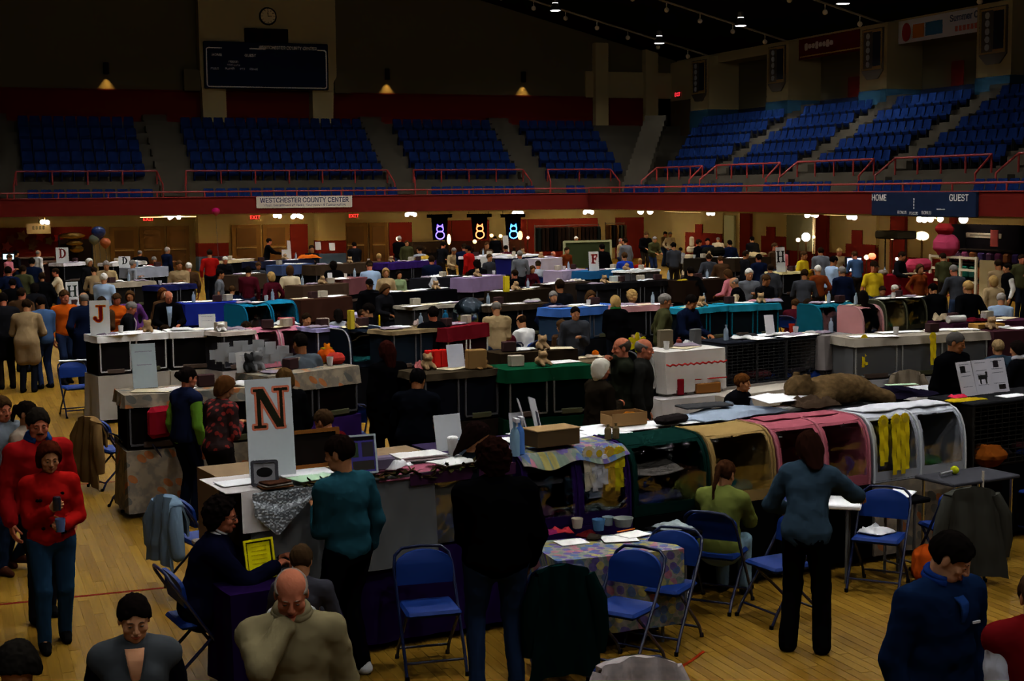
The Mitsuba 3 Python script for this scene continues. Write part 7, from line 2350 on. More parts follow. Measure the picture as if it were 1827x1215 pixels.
W_, C_ = (.50, .48, .46), (.36, .31, .24)
BLOCKS = [
    # second row
    ((222, 706, 470, 690), 'cage draped in leaf printed cloth behind the woman in lime sleeves', 'leaf_print', (.012, .010, .009), dict(skirt='leaf_print', skirt_name='leaf printed', drop=.14)),
    ((478, 672, 640, 652), 'long cage draped in leaf printed cloth with pumpkins on top', 'leaf_print', (.010, .008, .008), dict(skirt=(.04, .02, .09), skirt_name='purple', drop=.22)),
    ((752, 669, 893, 657), 'dark brown draped cage under the white easel card', (.045, .035, .024), (.010, .011, .016), dict(skirt=(.02, .015, .012), drop=.08)),
    ((903, 661, 1058, 651), 'green draped cage left of the white haired woman', (.008, .050, .026), (.004, .008, .007), dict(skirt=(.006, .030, .018), skirt_name='dark green', drop=.16, trim=(.10, .10, .09))),
    ((893, 632, 1030, 622), 'dark brown draped cage behind the green one', (.030, .022, .014), None, dict(d=.5, drop=.5)),
    ((1145, 630, 1184, 626), 'black soft cage with shiny clear end', (.008, .008, .009), None, dict(kind='soft', bays=1, skirt=(.10, .04, .012), skirt_name='rust patterned')),
    ((1186, 629, 1293, 620), 'tiered stand draped in white cloth with red trimming', (.46, .43, .40), (.42, .40, .37), dict(skirt=(.40, .38, .35), skirt_name='white', drop=.56)),
    ((1297, 613, 1402, 604), 'dark wire cage right of the white cloth', (.018, .020, .026), (.030, .034, .042), dict(kind='wire', skirt=(.30, .27, .24), skirt_name='pale', bays=2)),
    ((1404, 604, 1466, 598), 'second dark wire cage right of the white cloth', (.018, .020, .026), (.030, .034, .042), dict(kind='wire', skirt=(.30, .27, .24), skirt_name='pale wired', bays=1)),
    ((1470, 600, 1520, 595), 'cage under a dusty grey cloth with a pink top', (.16, .145, .14), (.08, .075, .07), dict(skirt=(.10, .09, .09), bays=1, drop=.5)),
    ((1522, 605, 1765, 592), 'long cage row under milky plastic with yellow ribbons', (.24, .215, .18), (.085, .085, .085), dict(skirt=(.26, .26, .27), skirt_name='pale grey', bays=3, drop=.12, trim=(.20, .20, .19))),
    ((1772, 592, 1860, 587), 'maroon draped cage at the right edge', (.055, .025, .030), None, dict(skirt=(.03, .015, .02), bays=1, drop=.5)),
    # third row
    ((172, 601, 300, 593), 'J row cage with white fur top, left half', W_, (.014, .012, .012), dict(skirt=(.30, .28, .25), skirt_name='pale', drop=.10, trim=(.40, .40, .42))),
    ((302, 593, 392, 589), 'J row cage with white fur top, right half', W_, (.010, .009, .009), dict(skirt=(.30, .28, .25), skirt_name='pale', drop=.10, bays=1, trim=(.40, .40, .42))),
    ((394, 594, 456, 589), 'cage behind the cluster of white cards', (.34, .30, .27), (.03, .03, .035), dict(bays=1, drop=.06, skirt=(.28, .26, .25), skirt_name='grey')),
    ((458, 590, 546, 584), 'pink soft cage in the J row', (.34, .15, .19), (.18, .06, .08), dict(kind='soft', trim=(.4, .3, .32))),
    ((562, 588, 618, 584), 'dark soft cage under a lavender cloth', (.20, .18, .28), (.02, .02, .03), dict(bays=1, drop=.05, trim=(.3, .3, .36))),
    ((624, 590, 692, 584), 'dark soft cage with clear front beside the yellow stripe', (.012, .016, .024), (.012, .016, .022), dict(kind='soft', bays=1, trim=(.3, .3, .33))),
    ((698, 592, 792, 584), 'long beige topped cage with dark front', (.13, .10, .06), (.014, .020, .028), dict(drop=.06, skirt=(.02, .02, .025))),
    ((796, 586, 872, 576), 'cage under a red and white trimmed cloth', (.11, .012, .018), (.03, .012, .015), dict(drop=.22, trim=(.5, .5, .5))),
    ((940, 655, 1130, 640), 'food table with oranges and paper plates', (.10, .075, .05), None, dict(z=.75, drop=.2)),
    ((1226, 552, 1300, 545), 'cage under a turquoise cover, left half', (.02, .15, .20), (.010, .014, .018), dict(drop=.10, trim=(.01, .10, .14))),
    ((1302, 545, 1392, 541), 'cage under a turquoise cover, right half', (.02, .15, .20), (.010, .014, .018), dict(drop=.12, trim=(.01, .10, .14))),
    ((1466, 546, 1532, 541), 'turquoise soft cage behind the brown haired person in grey blue', (.012, .09, .12), (.008, .04, .055), dict(kind='soft', trim=(.01, .10, .13))),
    ((1540, 548, 1578, 545), 'pink soft cage before the black coat', (.36, .20, .20), (.2, .1, .1), dict(kind='soft', bays=1, trim=(.3, .2, .2))),
    ((1582, 537, 1655, 530), 'olive soft cages with beige lining', (.045, .045, .03), (.20, .16, .08), dict(kind='soft', trim=(.10, .10, .07), inner=None)),
    ((1700, 578, 1850, 570), 'blue and maroon draped table at the right', (.05, .02, .035), (.02, .02, .04), dict(drop=.3)),
    # fourth row
    ((330, 543, 436, 538), 'cage under a royal blue cloth', (.018, .030, .16), (.014, .018, .06), dict(drop=.42)),
    ((440, 545, 532, 536), 'turquoise soft cages with shiny fronts', (.012, .11, .17), (.01, .03, .04), dict(kind='soft', trim=(.01, .08, .13))),
    ((536, 536, 628, 529), 'maroon brown cage left of the black cap', (.045, .022, .016), (.030, .012, .010), dict(drop=.45)),
    ((640, 562, 700, 556), 'table with a lavender cloth behind the yellow stripe', (.24, .22, .30), None, dict(z=.75, drop=.3)),
    ((735, 548, 850, 540), 'grey draped cage left of the iridescent dome', (.16, .145, .12), (.03, .03, .03), dict(drop=.06)),
    ((868, 548, 985, 540), 'dark brown cage behind the bald man in tan', (.035, .026, .018), None, dict(drop=.1)),
    ((1000, 552, 1110, 543), 'cage under a blue and green quilt', (.045, .10, .24), (.03, .05, .08), dict(drop=.15)),
    ((1112, 548, 1200, 543), 'cage with a red and white cloth behind the man in olive', (.28, .16, .16), None, dict(drop=.1)),
    # fifth row
    ((192, 506, 278, 501), 'cage under a beige cover left of the blue trimmed one', (.22, .19, .15), (.02, .018, .016), dict(drop=.12)),
    ((286, 511, 350, 506), 'dark cage with a blue edge', (.016, .018, .06), None, dict(drop=.12)),
    ((540, 511, 622, 505), 'brown cage with papers behind the large black jacket', (.06, .04, .028), None, dict(drop=.4)),
    ((612, 499, 655, 494), 'dusty pink draped cage', (.13, .06, .065), None, dict(drop=.4, bays=1)),
    ((690, 524, 815, 516), 'long black draped cage with a white card fan', (.007, .007, .009), None, dict(drop=.5)),
    ((842, 497, 902, 490), 'cage under a lavender cloth', (.17, .13, .20), None, dict(drop=.35)),
    ((765, 498, 838, 492), 'dark cage with white towels', (.02, .02, .024), None, dict(drop=.3)),
    ((905, 522, 985, 514), 'dark brown cage in the fifth row beside the yellow bag', (.022, .016, .011), None, dict(drop=.5)),
    ((985, 508, 1060, 502), 'brown cage under white papers', (.035, .026, .020), None, dict(drop=.5)),
    ((1062, 509, 1145, 503), 'black cage pair in the middle aisle row, left', (.010, .010, .011), (.018, .018, .02), dict(drop=.12)),
    ((1147, 503, 1215, 499), 'black cage pair in the middle aisle row, right', (.010, .009, .009), (.014, .014, .015), dict(drop=.12)),
    ((1217, 502, 1300, 497), 'dark cage with a yellow cloth on it', (.022, .014, .010), None, dict(drop=.5)),
    # farther rows
    ((112, 549, 156, 547), 'small pale covered cage in the left crowd under the H sign', (.30, .28, .26), None, dict(drop=.4, bays=1, d=.4)),
    ((425, 492, 475, 488), 'brown cage right of the grey t-shirt', (.05, .035, .025), None, dict(drop=.4, bays=1)),
    ((240, 479, 300, 475), 'cage under crumpled silver foil', (.20, .21, .24), None, dict(drop=.3)),
    ((112, 470, 160, 467), 'table with a white oval cloth', (.48, .44, .46), None, dict(drop=.1, bays=1)),
    ((200, 470, 262, 466), 'cage with a white cover by the D sign', (.42, .40, .38), None, dict(drop=.1)),
    ((400, 466, 452, 462), 'table with a cream cloth before the left pier', (.34, .28, .18), None, dict(drop=.08, bays=1)),
    ((455, 468, 560, 462), 'dark blue cage row before the bright pier', (.02, .022, .04), None, dict(drop=.2)),
    ((502, 474, 560, 470), 'blue covered cage before the bright pier', (.05, .07, .13), None, dict(drop=.3)),
    ((562, 474, 690, 467), 'brown cages with orange goods', (.05, .035, .024), None, dict(drop=.3)),
    ((692, 470, 778, 464), 'purple draped table right of the orange goods', (.035, .018, .09), None, dict(drop=.2)),
    ((845, 458, 912, 453), 'white draped table below the cyan neon sign', (.48, .46, .46), None, dict(drop=.1)),
    ((912, 458, 962, 453), 'white draped table with a dark blue front', (.44, .43, .46), (.02, .02, .10), dict(drop=.06)),
    ((1003, 484, 1050, 480), 'lavender box table left of the F sign', (.26, .22, .28), None, dict(drop=.4, bays=1)),
    ((1052, 485, 1122, 480), 'bright blue covered cage below the F sign', (.02, .085, .17), None, dict(drop=.2)),
    ((1124, 484, 1178, 480), 'grey cages with a white top right of the blue shirt', (.40, .40, .40), (.06, .06, .065), dict(drop=.05)),
    ((965, 462, 1003, 459), 'pale grey board table behind the bald man in tan', (.38, .35, .40), None, dict(drop=.4, bays=1)),
    ((1575, 492, 1665, 488), 'long red draped sales table', (.14, .010, .018), None, dict(drop=.55, z=1.1)),
    ((1310, 462, 1375, 458), 'dark sales table far right of the aisle', (.03, .022, .015), None, dict(drop=.4)),
    ((1250, 462, 1300, 458), 'sales table with dark furry goods', (.02, .016, .012), None, dict(drop=.4)),
    ((1395, 486, 1432, 484), 'table with a yellow white cloth under the right H sign', (.44, .38, .22), None, dict(drop=.06, bays=1)),
]
for px, lab, cov, fro, kw in BLOCKS:
    block(px, lab, cov, fro, **kw)

# ---- cards, papers and goods on the second and third rows
cards = [(385, 627), (400, 612), (417, 620), (432, 608), (447, 618), (462, 606), (398, 634), (420, 637), (440, 634), (458, 632), (470, 622), (484, 612), (478, 640), (497, 634), (508, 622), (512, 640)]
rg = random.Random(31)
for i, (px, py) in enumerate(cards):
    dz = max(0, (640 - py)) * .0078
    x_, y_, z_ = put_at(px, py + dz * 140 * .0, 1.38 + dz * .55)
    b_ = at(px, 650, 1.375)
    t = thing('name_card', 'small white card in the standing cluster on the leaf printed cages', 'card', 'cluster of white cards on the leaf printed cages')
    hh = rg.uniform(.12, .16)
    part(t, 'card', bx(0, 0, hh / 2 + (z_ - 1.375), rg.uniform(.14, .2), .005, hh), D(.36, .37, .38), tw=place(b_[0], b_[1] + .02 * (i % 5), 1.375, rg.uniform(-14, 14)))
    part(t, 'stake', bx(0, .006, (z_ - 1.375) / 2 + .03, .012, .004, (z_ - 1.375) + .06), D(.3, .3, .3), tw=place(b_[0], b_[1] + .02 * (i % 5), 1.375, 0))


def put_at(px, py, z):
    q = at(px, py, z)
    return float(q[0]), float(q[1]), z


def rest_on(px, py, z, most=9.0):
    """The spot nearest to this pixel on one of the cages or tables: (x, y, z of its top, turn)."""
    p = at(px, py, z)[:2]
    best = None
    for c, u, n, wd, dp, zt_, lab in TOPS:
        if abs(zt_ - z) > .12:
            continue
        r = p - c
        a, b = np.clip(r @ u, -wd / 2 + .1, wd / 2 - .1), np.clip(r @ n, -dp / 2 + .1, dp / 2 - .12)
        q = c + u * a + n * b
        dd = np.linalg.norm(q - p)
        if best is None or dd < best[0]:
            best = (dd, q, zt_, math.degrees(math.atan2(u[1], u[0])), lab)
    return float(best[1][0]), float(best[1][1]), best[2], best[3]


# ---- row signs
for ch, px, py, z, w, h, rz, lab, halo, ink in (('J', 183, 601, 1.37, .30, .54, 0, 'white card with a red and yellow letter J', (.40, .16, .03), (.10, .008, .01)), ('H', 132, 547, 1.37, .24, .48, 8, 'white card with a black letter H in the left crowd', None, (.02, .03, .025)),
                                             ('D', 176, 478, 1.37, .34, .34, 0, 'white card with a black letter D', None, (.02, .02, .02)), ('F', 1084, 484, 1.37, .30, .52, 4, 'white card with a dark red letter F', (.30, .12, .11), (.10, .01, .015)),
                                             ('H', 1410, 486, 1.37, .29, .64, 6, 'white card with a black letter H on the right', None, (.02, .02, .02)), ('D', 100, 474, 1.37, .4, .5, 10, 'white card with a small red letter at the far left stall', None, (.12, .03, .03))):
    q = rest_on(px, py, 1.36)
    letter_sign(ch, q[0], q[1] + .04, q[2], rz, w, h, lab, halo, ink, (.46, .47, .46), frac=.46 if ch != 'D' else .6, tilt=5)



for px, py, w, h, rz, c, lab in ((243, 680, .27, .50, 4, (.32, .36, .37), 'tall pale easel card on the leaf printed cage'), (292, 655, .30, .25, 8, (.34, .33, .32), 'wide pale card left of the plush cat'), (815, 655, .23, .29, 8, (.44, .45, .52), 'white easel card beside the brown paper bag'),
                                (383, 578, .27, .22, 0, (.44, .43, .41), 'blank white card on the white fur of the J row'), (1375, 598, .16, .30, 5, (.48, .46, .47), 'tall white cup stack on the wire cages'), (566, 500, .12, .16, 0, (.4, .4, .4), 'small white card before the dusty pink cage')):
    card_sign(*rest_on(px, py, 1.36)[:3], rz, w, h, lab, D(*c), lines=2 if w > .25 else 0)

_pl = {}


def plush(seed=0):
    if 'm' not in _pl:
        f = Field(np.arange(-.7, .7, .06), np.arange(-.7, .7, .06), np.arange(-.1, 1.3, .06))
        f.ell((0, .05, .34), (.40, .46, .36), k=.1)
        f.ell((0, -.12, .82), (.32, .30, .28), k=.1)
        for q in (-1, 1):
            f.ell((q * .22, -.08, 1.06), (.12, .08, .14), k=.05)
            f.cone((q * .24, -.3, .3), (q * .26, -.55, .12), .14, .12, .05)
        m = f.mesh()
        m.vertices = m.vertices * [1.0, 1.0, 1 / 1.18]
        _pl['m'] = m
    return vnoise(_pl['m'], .05, 5, seed)


def lump(nm, label, catg, px, py, z, s, c, hgt=None, seed=0, rz=0, snap=True):
    """A small thing standing on the cages; its form follows its name."""
    sx, sy, sz = s
    if nm == 'plush_toy':
        m, sm = plush(seed), 50
        m.vertices = m.vertices * [sx, sy, sz]
    elif nm in ('pumpkin', 'orange'):
        m, sm = trimesh.creation.icosphere(3, 1.0), True
        v = np.array(m.vertices)
        k = 1 + (.07 * np.cos(8 * np.arctan2(v[:, 1], v[:, 0])) * (1 - v[:, 2] ** 2) if nm == 'pumpkin' else 0)
        m.vertices = np.c_[v[:, 0] * k, v[:, 1] * k, v[:, 2] + 1] * [sx / 2, sy / 2, sz / 2]
    elif nm in ('bottle', 'jar'):
        m, sm = bottle(sz, sx / 2), 40
    elif nm == 'cup':
        m, sm = lathe([(0, 0), (sx * .36, 0), (sx * .5, sz), (sx * .46, sz), (sx * .33, .01), (0, .01)], 14), 40
    elif nm == 'paper_roll':
        m, sm = tube([(-sx / 2, 0, sz / 2), (sx / 2, 0, sz / 2)], sz / 2, 12), 50
    elif nm in ('cloth_heap', 'cloth', 'towel', 'tissue', 'paper_plate', 'goods_heap') and sz < .22:
        m, sm = crumple(sx, sy, sz * 1.5, seed, 12), 60
    elif nm == 'popcorn_box':
        m, sm = cat([Polygon and moved(bevelbox(sx * .3, sy * .5, sz, .01), (k - 1) * sx * .33, 0, sz / 2) for k in range(3)]), False
    elif nm == 'card_fan':
        m, sm = cat([bx(0, .02 * k, .12, .16, .005, .22, ry=-40 + 20 * k) for k in range(5)]), False
    elif nm == 'ribbon_bow':
        m, sm = cat([ex(affinity.rotate(affinity.scale(Point(0, .08).buffer(.06), .5, 1.1), a, origin=(0, 0)), .02, XV, ZV, (0, 0, .1)) for a in range(0, 360, 60)]), False
    elif nm in ('cushion', 'lace_cover', 'flower', 'goods_heap', 'fruit_basket', 'cloth_heap'):
        m, sm = vnoise(bevelbox(sx, sy, sz, min(s) * .35).subdivide().subdivide(), min(s) * .12, 5, seed), 50
        m.apply_translation((0, 0, sz / 2))
    else:
        m, sm = bevelbox(sx, sy, sz, min(s) * .08), False
        m.apply_translation((0, 0, sz / 2))
    if snap:
        x_, y_, z_, r_ = rest_on(px, py, z)
    else:
        (x_, y_, z_), r_ = put_at(px, py, z), 0
    return solo(nm, label, catg, m, c if isinstance(c, str) else D(*c), sm, tw=place(x_, y_, z_, r_ + rz + (seed * 29) % 40 - 20))


for q in ((330, 652, (.17, .13, .24), (.03, .03, .03), 'plush_toy', 'black and white plush cat left of the white cards'), (370, 648, (.2, .16, .26), (.12, .12, .12), 'plush_toy', 'grey and white plush on the leaf printed cage'), (595, 640, (.24, .22, .20), (.38, .085, .015), 'pumpkin', 'orange pumpkin on the leaf printed cages'),
          (556, 640, (.14, .14, .26), (.40, .14, .015), 'plush_toy', 'orange and yellow plush next to the pumpkin'), (575, 640, (.13, .1, .2), (.28, .19, .02), 'gift_bag', 'yellow gift bag left of the pumpkin'), (652, 640, (.22, .2, .14), (.30, .05, .04), 'fruit_basket', 'red and brown basket right of the pumpkin'),
          (765, 650, (.30, .2, .22), (.40, .03, .025), 'popcorn_box', 'red and white striped boxes on the brown draped cage'), (733, 650, (.2, .2, .12), (.30, .12, .12), 'cloth', 'pink cloth left of the striped boxes'), (785, 655, (.3, .2, .16), (.20, .17, .14), 'cushion', 'grey brown cushion right of the striped boxes'),
          (850, 655, (.24, .14, .24), (.20, .13, .06), 'paper_bag', 'brown paper bag beside the white easel card'), (862, 655, (.34, .16, .10), (.13, .08, .035), 'plush_toy', 'brown plush animal before the paper bag'), (1240, 612, (.16, .1, .22), (.09, .09, .09), 'bottle_box', 'dark carton with a pale top on the white cloth'),
          (1176, 615, (.20, .1, .24), (.13, .11, .08), 'photo_card', 'grey green framed picture on the white cloth'), (1222, 612, (.16, .12, .16), (.46, .45, .44), 'tissue', 'white crumpled tissue on the white cloth'), (1208, 614, (.08, .08, .12), (.16, .05, .04), 'jar', 'dark red jar on the white cloth'),
          (1020, 628, (.12, .12, .12), (.40, .12, .015), 'orange', 'orange fruit on the food table'), (1040, 632, (.28, .2, .06), (.46, .38, .30), 'paper_plate', 'paper plate on the food table'), (1000, 632, (.26, .2, .06), (.42, .36, .26), 'paper_plate', 'second paper plate left of the orange'), (1070, 630, (.18, .1, .16), (.44, .37, .02), 'ribbon_bow', 'bright yellow bow above the white haired woman'),
          (1628, 574, (.28, .2, .16), (.30, .25, .18), 'cloth_heap', 'beige plush heap on the long pale cage row'), (1710, 574, (.34, .14, .12), (.50, .47, .44), 'paper_roll', 'white roll on the long pale cage row'), (1765, 574, (.40, .2, .10), (.07, .008, .014), 'cloth_heap', 'dark red cloth at the right end table'),
          (1740, 580, (.5, .24, .07), (.20, .12, .04), 'tray', 'wooden tray on the long pale cage row'), (1445, 640, (.26, .2, .42), (.34, .32, .31), 'lace_cover', 'white lace cover hanging between the wire cages and the pink top'), (1330, 598, (.3, .16, .06), (.03, .03, .03), 'cloth_heap', 'black and white cloth on the wire cages'),
          (1310, 575, (.09, .09, .13), (.30, .04, .02), 'cup', 'red cup before the white haired man in cream'), (355, 592, (.2, .16, .15), (.50, .48, .45), 'plush_toy', 'white fluffy plush on the J row fur'), (480, 572, (.26, .16, .12), (.20, .05, .05), 'bag', 'dark red bag behind the pink cages'), (515, 572, (.42, .2, .12), (.44, .46, .44), 'cloth_heap', 'white cloth heap behind the pink cages'),
          (530, 600, (.08, .1, .3), (.40, .33, .05), 'prize_ribbon', 'yellow ribbon on the pink cage of the J row'), (740, 572, (.10, .08, .22), (.02, .10, .16), 'bottle', 'teal bottle left of the man in the dark suit'), (722, 575, (.2, .14, .12), (.34, .28, .26), 'cloth_heap', 'white and red tissue by the teal bottle'), (815, 552, (.24, .14, .10), (.40, .38, .36), 'cloth_heap', 'white plush left of the iridescent dome'),
          (880, 525, (.12, .1, .34), (.40, .33, .03), 'bag', 'tall yellow bag right of the iridescent dome'), (735, 510, (.5, .2, .3), (.42, .43, .44), 'card_fan', 'fan of white cards on the black draped cage'), (780, 492, (.3, .2, .1), (.46, .46, .46), 'towel', 'white towel on the dark cage'), (905, 530, (.3, .2, .1), (.30, .30, .26), 'cloth_heap', 'pale cloth on the dark brown cage'),
          (1030, 500, (.34, .2, .08), (.44, .40, .34), 'cloth_heap', 'white papers heap on the brown cage of the fifth row'), (1078, 500, (.24, .14, .14), (.28, .30, .30), 'card_box', 'grey card box on the black cages'), (1145, 500, (.2, .14, .08), (.42, .44, .48), 'cloth_heap', 'white cloth on the black cages'), (1262, 505, (.26, .14, .06), (.20, .15, .02), 'cloth_heap', 'mustard cloth on the dark cage'),
          (1400, 536, (.5, .3, .14), (.24, .22, .28), 'cloth_heap', 'lilac grey cloth on the turquoise cover'), (1345, 535, (.4, .2, .1), (.34, .18, .20), 'cloth_heap', 'pink cloth on the turquoise cover'), (1640, 470, (.95, .4, .40), (.34, .06, .10), 'cushion', 'red and pink striped bolster on the red sales table'), (1600, 480, (.6, .3, .2), (.05, .03, .03), 'goods_heap', 'dark heap of goods on the red sales table'),
          (1640, 488, (.9, .3, .08), (.40, .33, .24), 'goods_heap', 'pale boxes along the front of the red sales table'), (655, 458, (.8, .3, .18), (.36, .11, .02), 'goods_heap', 'orange goods on the brown cages'), (690, 460, (.6, .3, .2), (.22, .15, .03), 'goods_heap', 'yellow brown goods on the brown cages'), (1335, 452, (1.0, .4, .2), (.30, .24, .14), 'goods_heap', 'pale boxes on the far right sales table'),
          (1275, 452, (.9, .4, .3), (.012, .012, .010), 'goods_heap', 'dark furry goods on a sales table')):
    px, py, s, c, nm, lab = q
    zz = 1.376 if py < 660 and nm not in ('orange', 'paper_plate', 'ribbon_bow') else 1.376
    if nm in ('orange', 'paper_plate'):
        zz = .775
    if nm in ('cushion',) or 'red sales table' in lab:
        zz = 1.13
    if nm == 'lace_cover':
        zz = .98
    lump(nm, lab, nm.replace('_', ' '), px, py, zz if nm != 'lace_cover' else .98, s, c, seed=px % 11, snap=nm != 'lace_cover')
PLACES = [(200, 598), (250, 596), (1330, 603), (1365, 598), (1385, 608), (1425, 602), (1448, 599), (1540, 600), (1570, 590), (1600, 588), (1580, 600), (1650, 585), (1680, 583), (1720, 587), (1800, 575), (1820, 585), (335, 537), (365, 535), (395, 532), (420, 534), (560, 530), (600, 527), (300, 503), (330, 502), (450, 487), (555, 503), (590, 500), (700, 512), (760, 508),
          (790, 507), (930, 510), (960, 508), (1000, 500), (1050, 498), (1140, 478), (1160, 480), (1010, 478), (860, 452), (890, 450), (930, 451), (1240, 495), (1280, 494), (650, 556), (680, 553), (1240, 545), (1350, 538), (470, 462), (500, 460), (540, 464), (250, 466), (220, 465), (760, 464), (720, 466), (1600, 532), (1640, 530), (1470, 540), (1500, 538), (905, 518), (1120, 545), (1180, 542), (1020, 542), (1060, 545)]
for i, (px, py) in enumerate(PLACES):
    x_, y_, z_, r_ = rest_on(px, py, 1.36)
    paper(x_, y_, z_ + .003 + .0004 * (i % 9), .42, .24, r_ + (i * 37) % 40 - 20, 'white paper lying on the cages of the middle and far rows', PAPER_W, group='white papers on the middle and far rows')
for i, (px, py) in enumerate(((1538, 600), (1698, 594), (1660, 596))):
    x_, y_, z_ = put_at(px, py + 4, 1.34)
    rosette(x_, y_ - .04, 1.34, 3, ('left', 'right', 'middle')[i] + ' yellow ribbon on the milky plastic cage row', (.42, .33, .02), 2, .40)
solo('red_trim', 'red zigzag trimming on the white draped stand', 'trimming', cat([tube([put_at(1187 + i * 5.3, 652 - i * .42 + (1.5 if i % 2 else -1.5), 1.20) + np.array((0, -.05, 0)) for i in range(21)], .012, 5), tube([put_at(1187 + i * 5.3, 680 - i * .4, .95) + np.array((0, -.06, 0)) for i in range(21)], .010, 5)]), D(.25, .03, .03))
# iridescent dome: a foil play tent
dm = trimesh.creation.icosphere(3, .32)
solo('foil_dome', 'shiny iridescent blue foil dome in the fourth row', 'foil dome', vnoise(dm, .012, 8, 4), G((.25, .35, .45), .12, .8, 1.0), True, tw=place(*put_at(838, 560, 1.2), 0))
# low table under the second white cloth, crates, rear chairs
for px, py, face, lab in ((1355, 716, 195, 'left one of two dark folding chairs with white rails behind the blue grey cloth'), (1400, 713, 195, 'right one of two dark folding chairs with white rails behind the blue grey cloth'), (955, 765, 5, 'blue folding chair under the brown fur coat'), (862, 762, 10, 'dark blue folding chair left of the photo board'),
                          (620, 772, 0, 'blue folding chair behind the seated woman in the green blazer'), (135, 690, 170, 'blue folding chair with a white cover on its back in the left aisle'), (190, 690, 80, 'blue folding chair with a white and orange cloth'), (245, 832, 75, 'blue folding chair beside the brown coat'), (300, 838, 78, 'blue folding chair right of the two near the brown coat'), (205, 800, 70, 'folding chair under the brown coat'), (1600, 706, 10, 'folding chair under the beige coat')):
    q = at(px, py, .46)
    chair(q[0], q[1], face, lab)
for px, py, face, lab in ((1478, 692, 187, 'leftmost of the three stacked blue chairs'), (1522, 688, 184, 'middle one of the three stacked blue chairs'), (1546, 690, 184, 'rightmost of the three stacked blue chairs')):
    q = at(px, py, .60)
    chair(q[0], q[1], face, lab)
    chair(q[0], q[1] + .05, face, lab.replace('most', 'most lower').replace('middle one', 'lower middle one'), z=0.0, rx=-3)
    solo('upright_seat', 'blue seat cushion tipped up at the ' + lab, 'seat cushion', bevelbox(.42, .06, .40, .02), CHAIR_BLUE, tw=place(q[0] + .02, q[1] - .28, .30, dir_rz(face), rx=-8))
q = at(955, 765, .46)
coat_over(q[0], q[1], 5, 'light brown fur coat hung over a chair behind the front row', 'brown_fur', .30, .52, 5)
q = at(205, 800, .46)
coat_over(q[0], q[1], 70, 'light brown coat hung over a chair in the left aisle', D(.13, .085, .04), .10, .54, 6)
q = at(1600, 706, .46)
coat_over(q[0], q[1], 10, 'beige coat hung over a chair behind the brown plush', D(.15, .125, .095), .3, .5, 8)
q = at(135, 690, .46)
solo('white_cover', 'white cloth on the back of the chair in the left aisle', 'cloth', crumple(.44, .16, .06, 60), D(.55, .55, .55), 60, tw=place(q[0], q[1] + .25, .85, 0))
q = at(185, 680, .5)
solo('flower_cloth_bundle', 'white cloth with an orange flower over the chair in the left aisle', 'cloth', crumple(.40, .34, .10, 61), D(.46, .43, .38), 60, tw=place(q[0], q[1], .49, 30))
lump('orange_flower', 'orange cloth flower in the left aisle', 'flower', 188, 678, .56, (.18, .14, .10), (.42, .10, .02), seed=3, snap=False)
# step of white cloth in front of the white draped stand and pale low tables by the wire cages
block((1180, 714, 1290, 704), 'low white draped table in front of the tiered stand', (.36, .34, .33), z=.75, drop=.25, d=.4, skirt=(.05, .04, .03))
block((1295, 708, 1455, 686), 'long pale low table in front of the wire cages', (.34, .31, .27), z=.75, drop=.2, d=.4, skirt=(.10, .07, .04))
lump('orange_box', 'open carton with orange goods on the low white table', 'box', 1240, 690, .76, (.40, .2, .14), (.22, .11, .04), seed=2)
solo('red_carton', 'red carton on the low white table', 'box', bevelbox(.10, .10, .22, .01), D(.20, .02, .03), tw=place(*put_at(1212, 690, .87), 0))
block((1640, 700, 1760, 690), 'white table behind the man in the big black jacket', (.42, .42, .44), z=.75, drop=.2, d=.5)

# small goods on every cage
KINDS = (('paper_cup', 'white cup', (.46, .44, .42)), ('carton', 'small pale carton', (.30, .27, .22)), ('folded_cloth', 'folded cloth', (.20, .17, .20)), ('spray_bottle', 'small bottle', (.22, .26, .30)), ('paper_sheet', 'white sheet', (.5, .48, .47)), ('carton', 'small dark carton', (.05, .03, .03)), ('plush_toy', 'small plush', (.24, .17, .10)), ('paper_sheet', 'cream sheet', (.44, .38, .28)), ('folded_cloth', 'white folded cloth', (.46, .45, .44)))
rg = random.Random(12)
for i, (c, u, n, wd, dp, zt_, lab) in enumerate(list(TOPS)):
    if zt_ < 1:
        continue
    ks = rg.sample(range(len(KINDS)), 4 if wd > 1.2 else 3)
    for j, k in enumerate(ks):
        nm, word, col = KINDS[k]
        a = -wd / 2 + .15 + (wd - .3) * (j + rg.uniform(.2, .8)) / len(ks)
        q = c + u * a + n * rg.uniform(-.2, .2) * dp
        r_ = math.degrees(math.atan2(u[1], u[0])) + rg.uniform(-25, 25)
        m = {'paper_cup': lambda: moved(cup_mesh(), 0, 0, 0, s=1.1), 'carton': lambda: moved(bevelbox(.18, .12, .13, .006), 0, 0, .065), 'folded_cloth': lambda: crumple(.34, .22, .08, i % 7, 9), 'spray_bottle': lambda: bottle(.22, .035), 'paper_sheet': lambda: bx(0, 0, .0025, .42, .28, .004), 'plush_toy': lambda: plush(i % 5).apply_scale(.2)}[nm]()
        nm = {'spray_bottle': 'bottle'}.get(nm, nm)
        solo(nm, ' '.join((word + ' on the ' + lab).split()[:16]), nm.replace('_', ' '), m, D(*col), 40, tw=place(q[0], q[1], zt_ + .002, r_))
# ================================================================ stalls, lights and goods under the balconies
# three neon signs on black hanging panels
def cat_outline(s):
    a = np.linspace(0, 2 * np.pi, 17)[:-1]
    head = [(.17 * math.cos(q), .47 + .14 * math.sin(q)) for q in a]
    body = [(.22 * math.cos(q), .17 + .19 * math.sin(q)) for q in a]
    ears = [[(-.15, .55), (-.13, .70), (-.04, .61)], [(.04, .61), (.13, .70), (.15, .55)]]
    return [np.array(head) * s, np.array(body) * s] + [np.array(e) * s for e in ears]


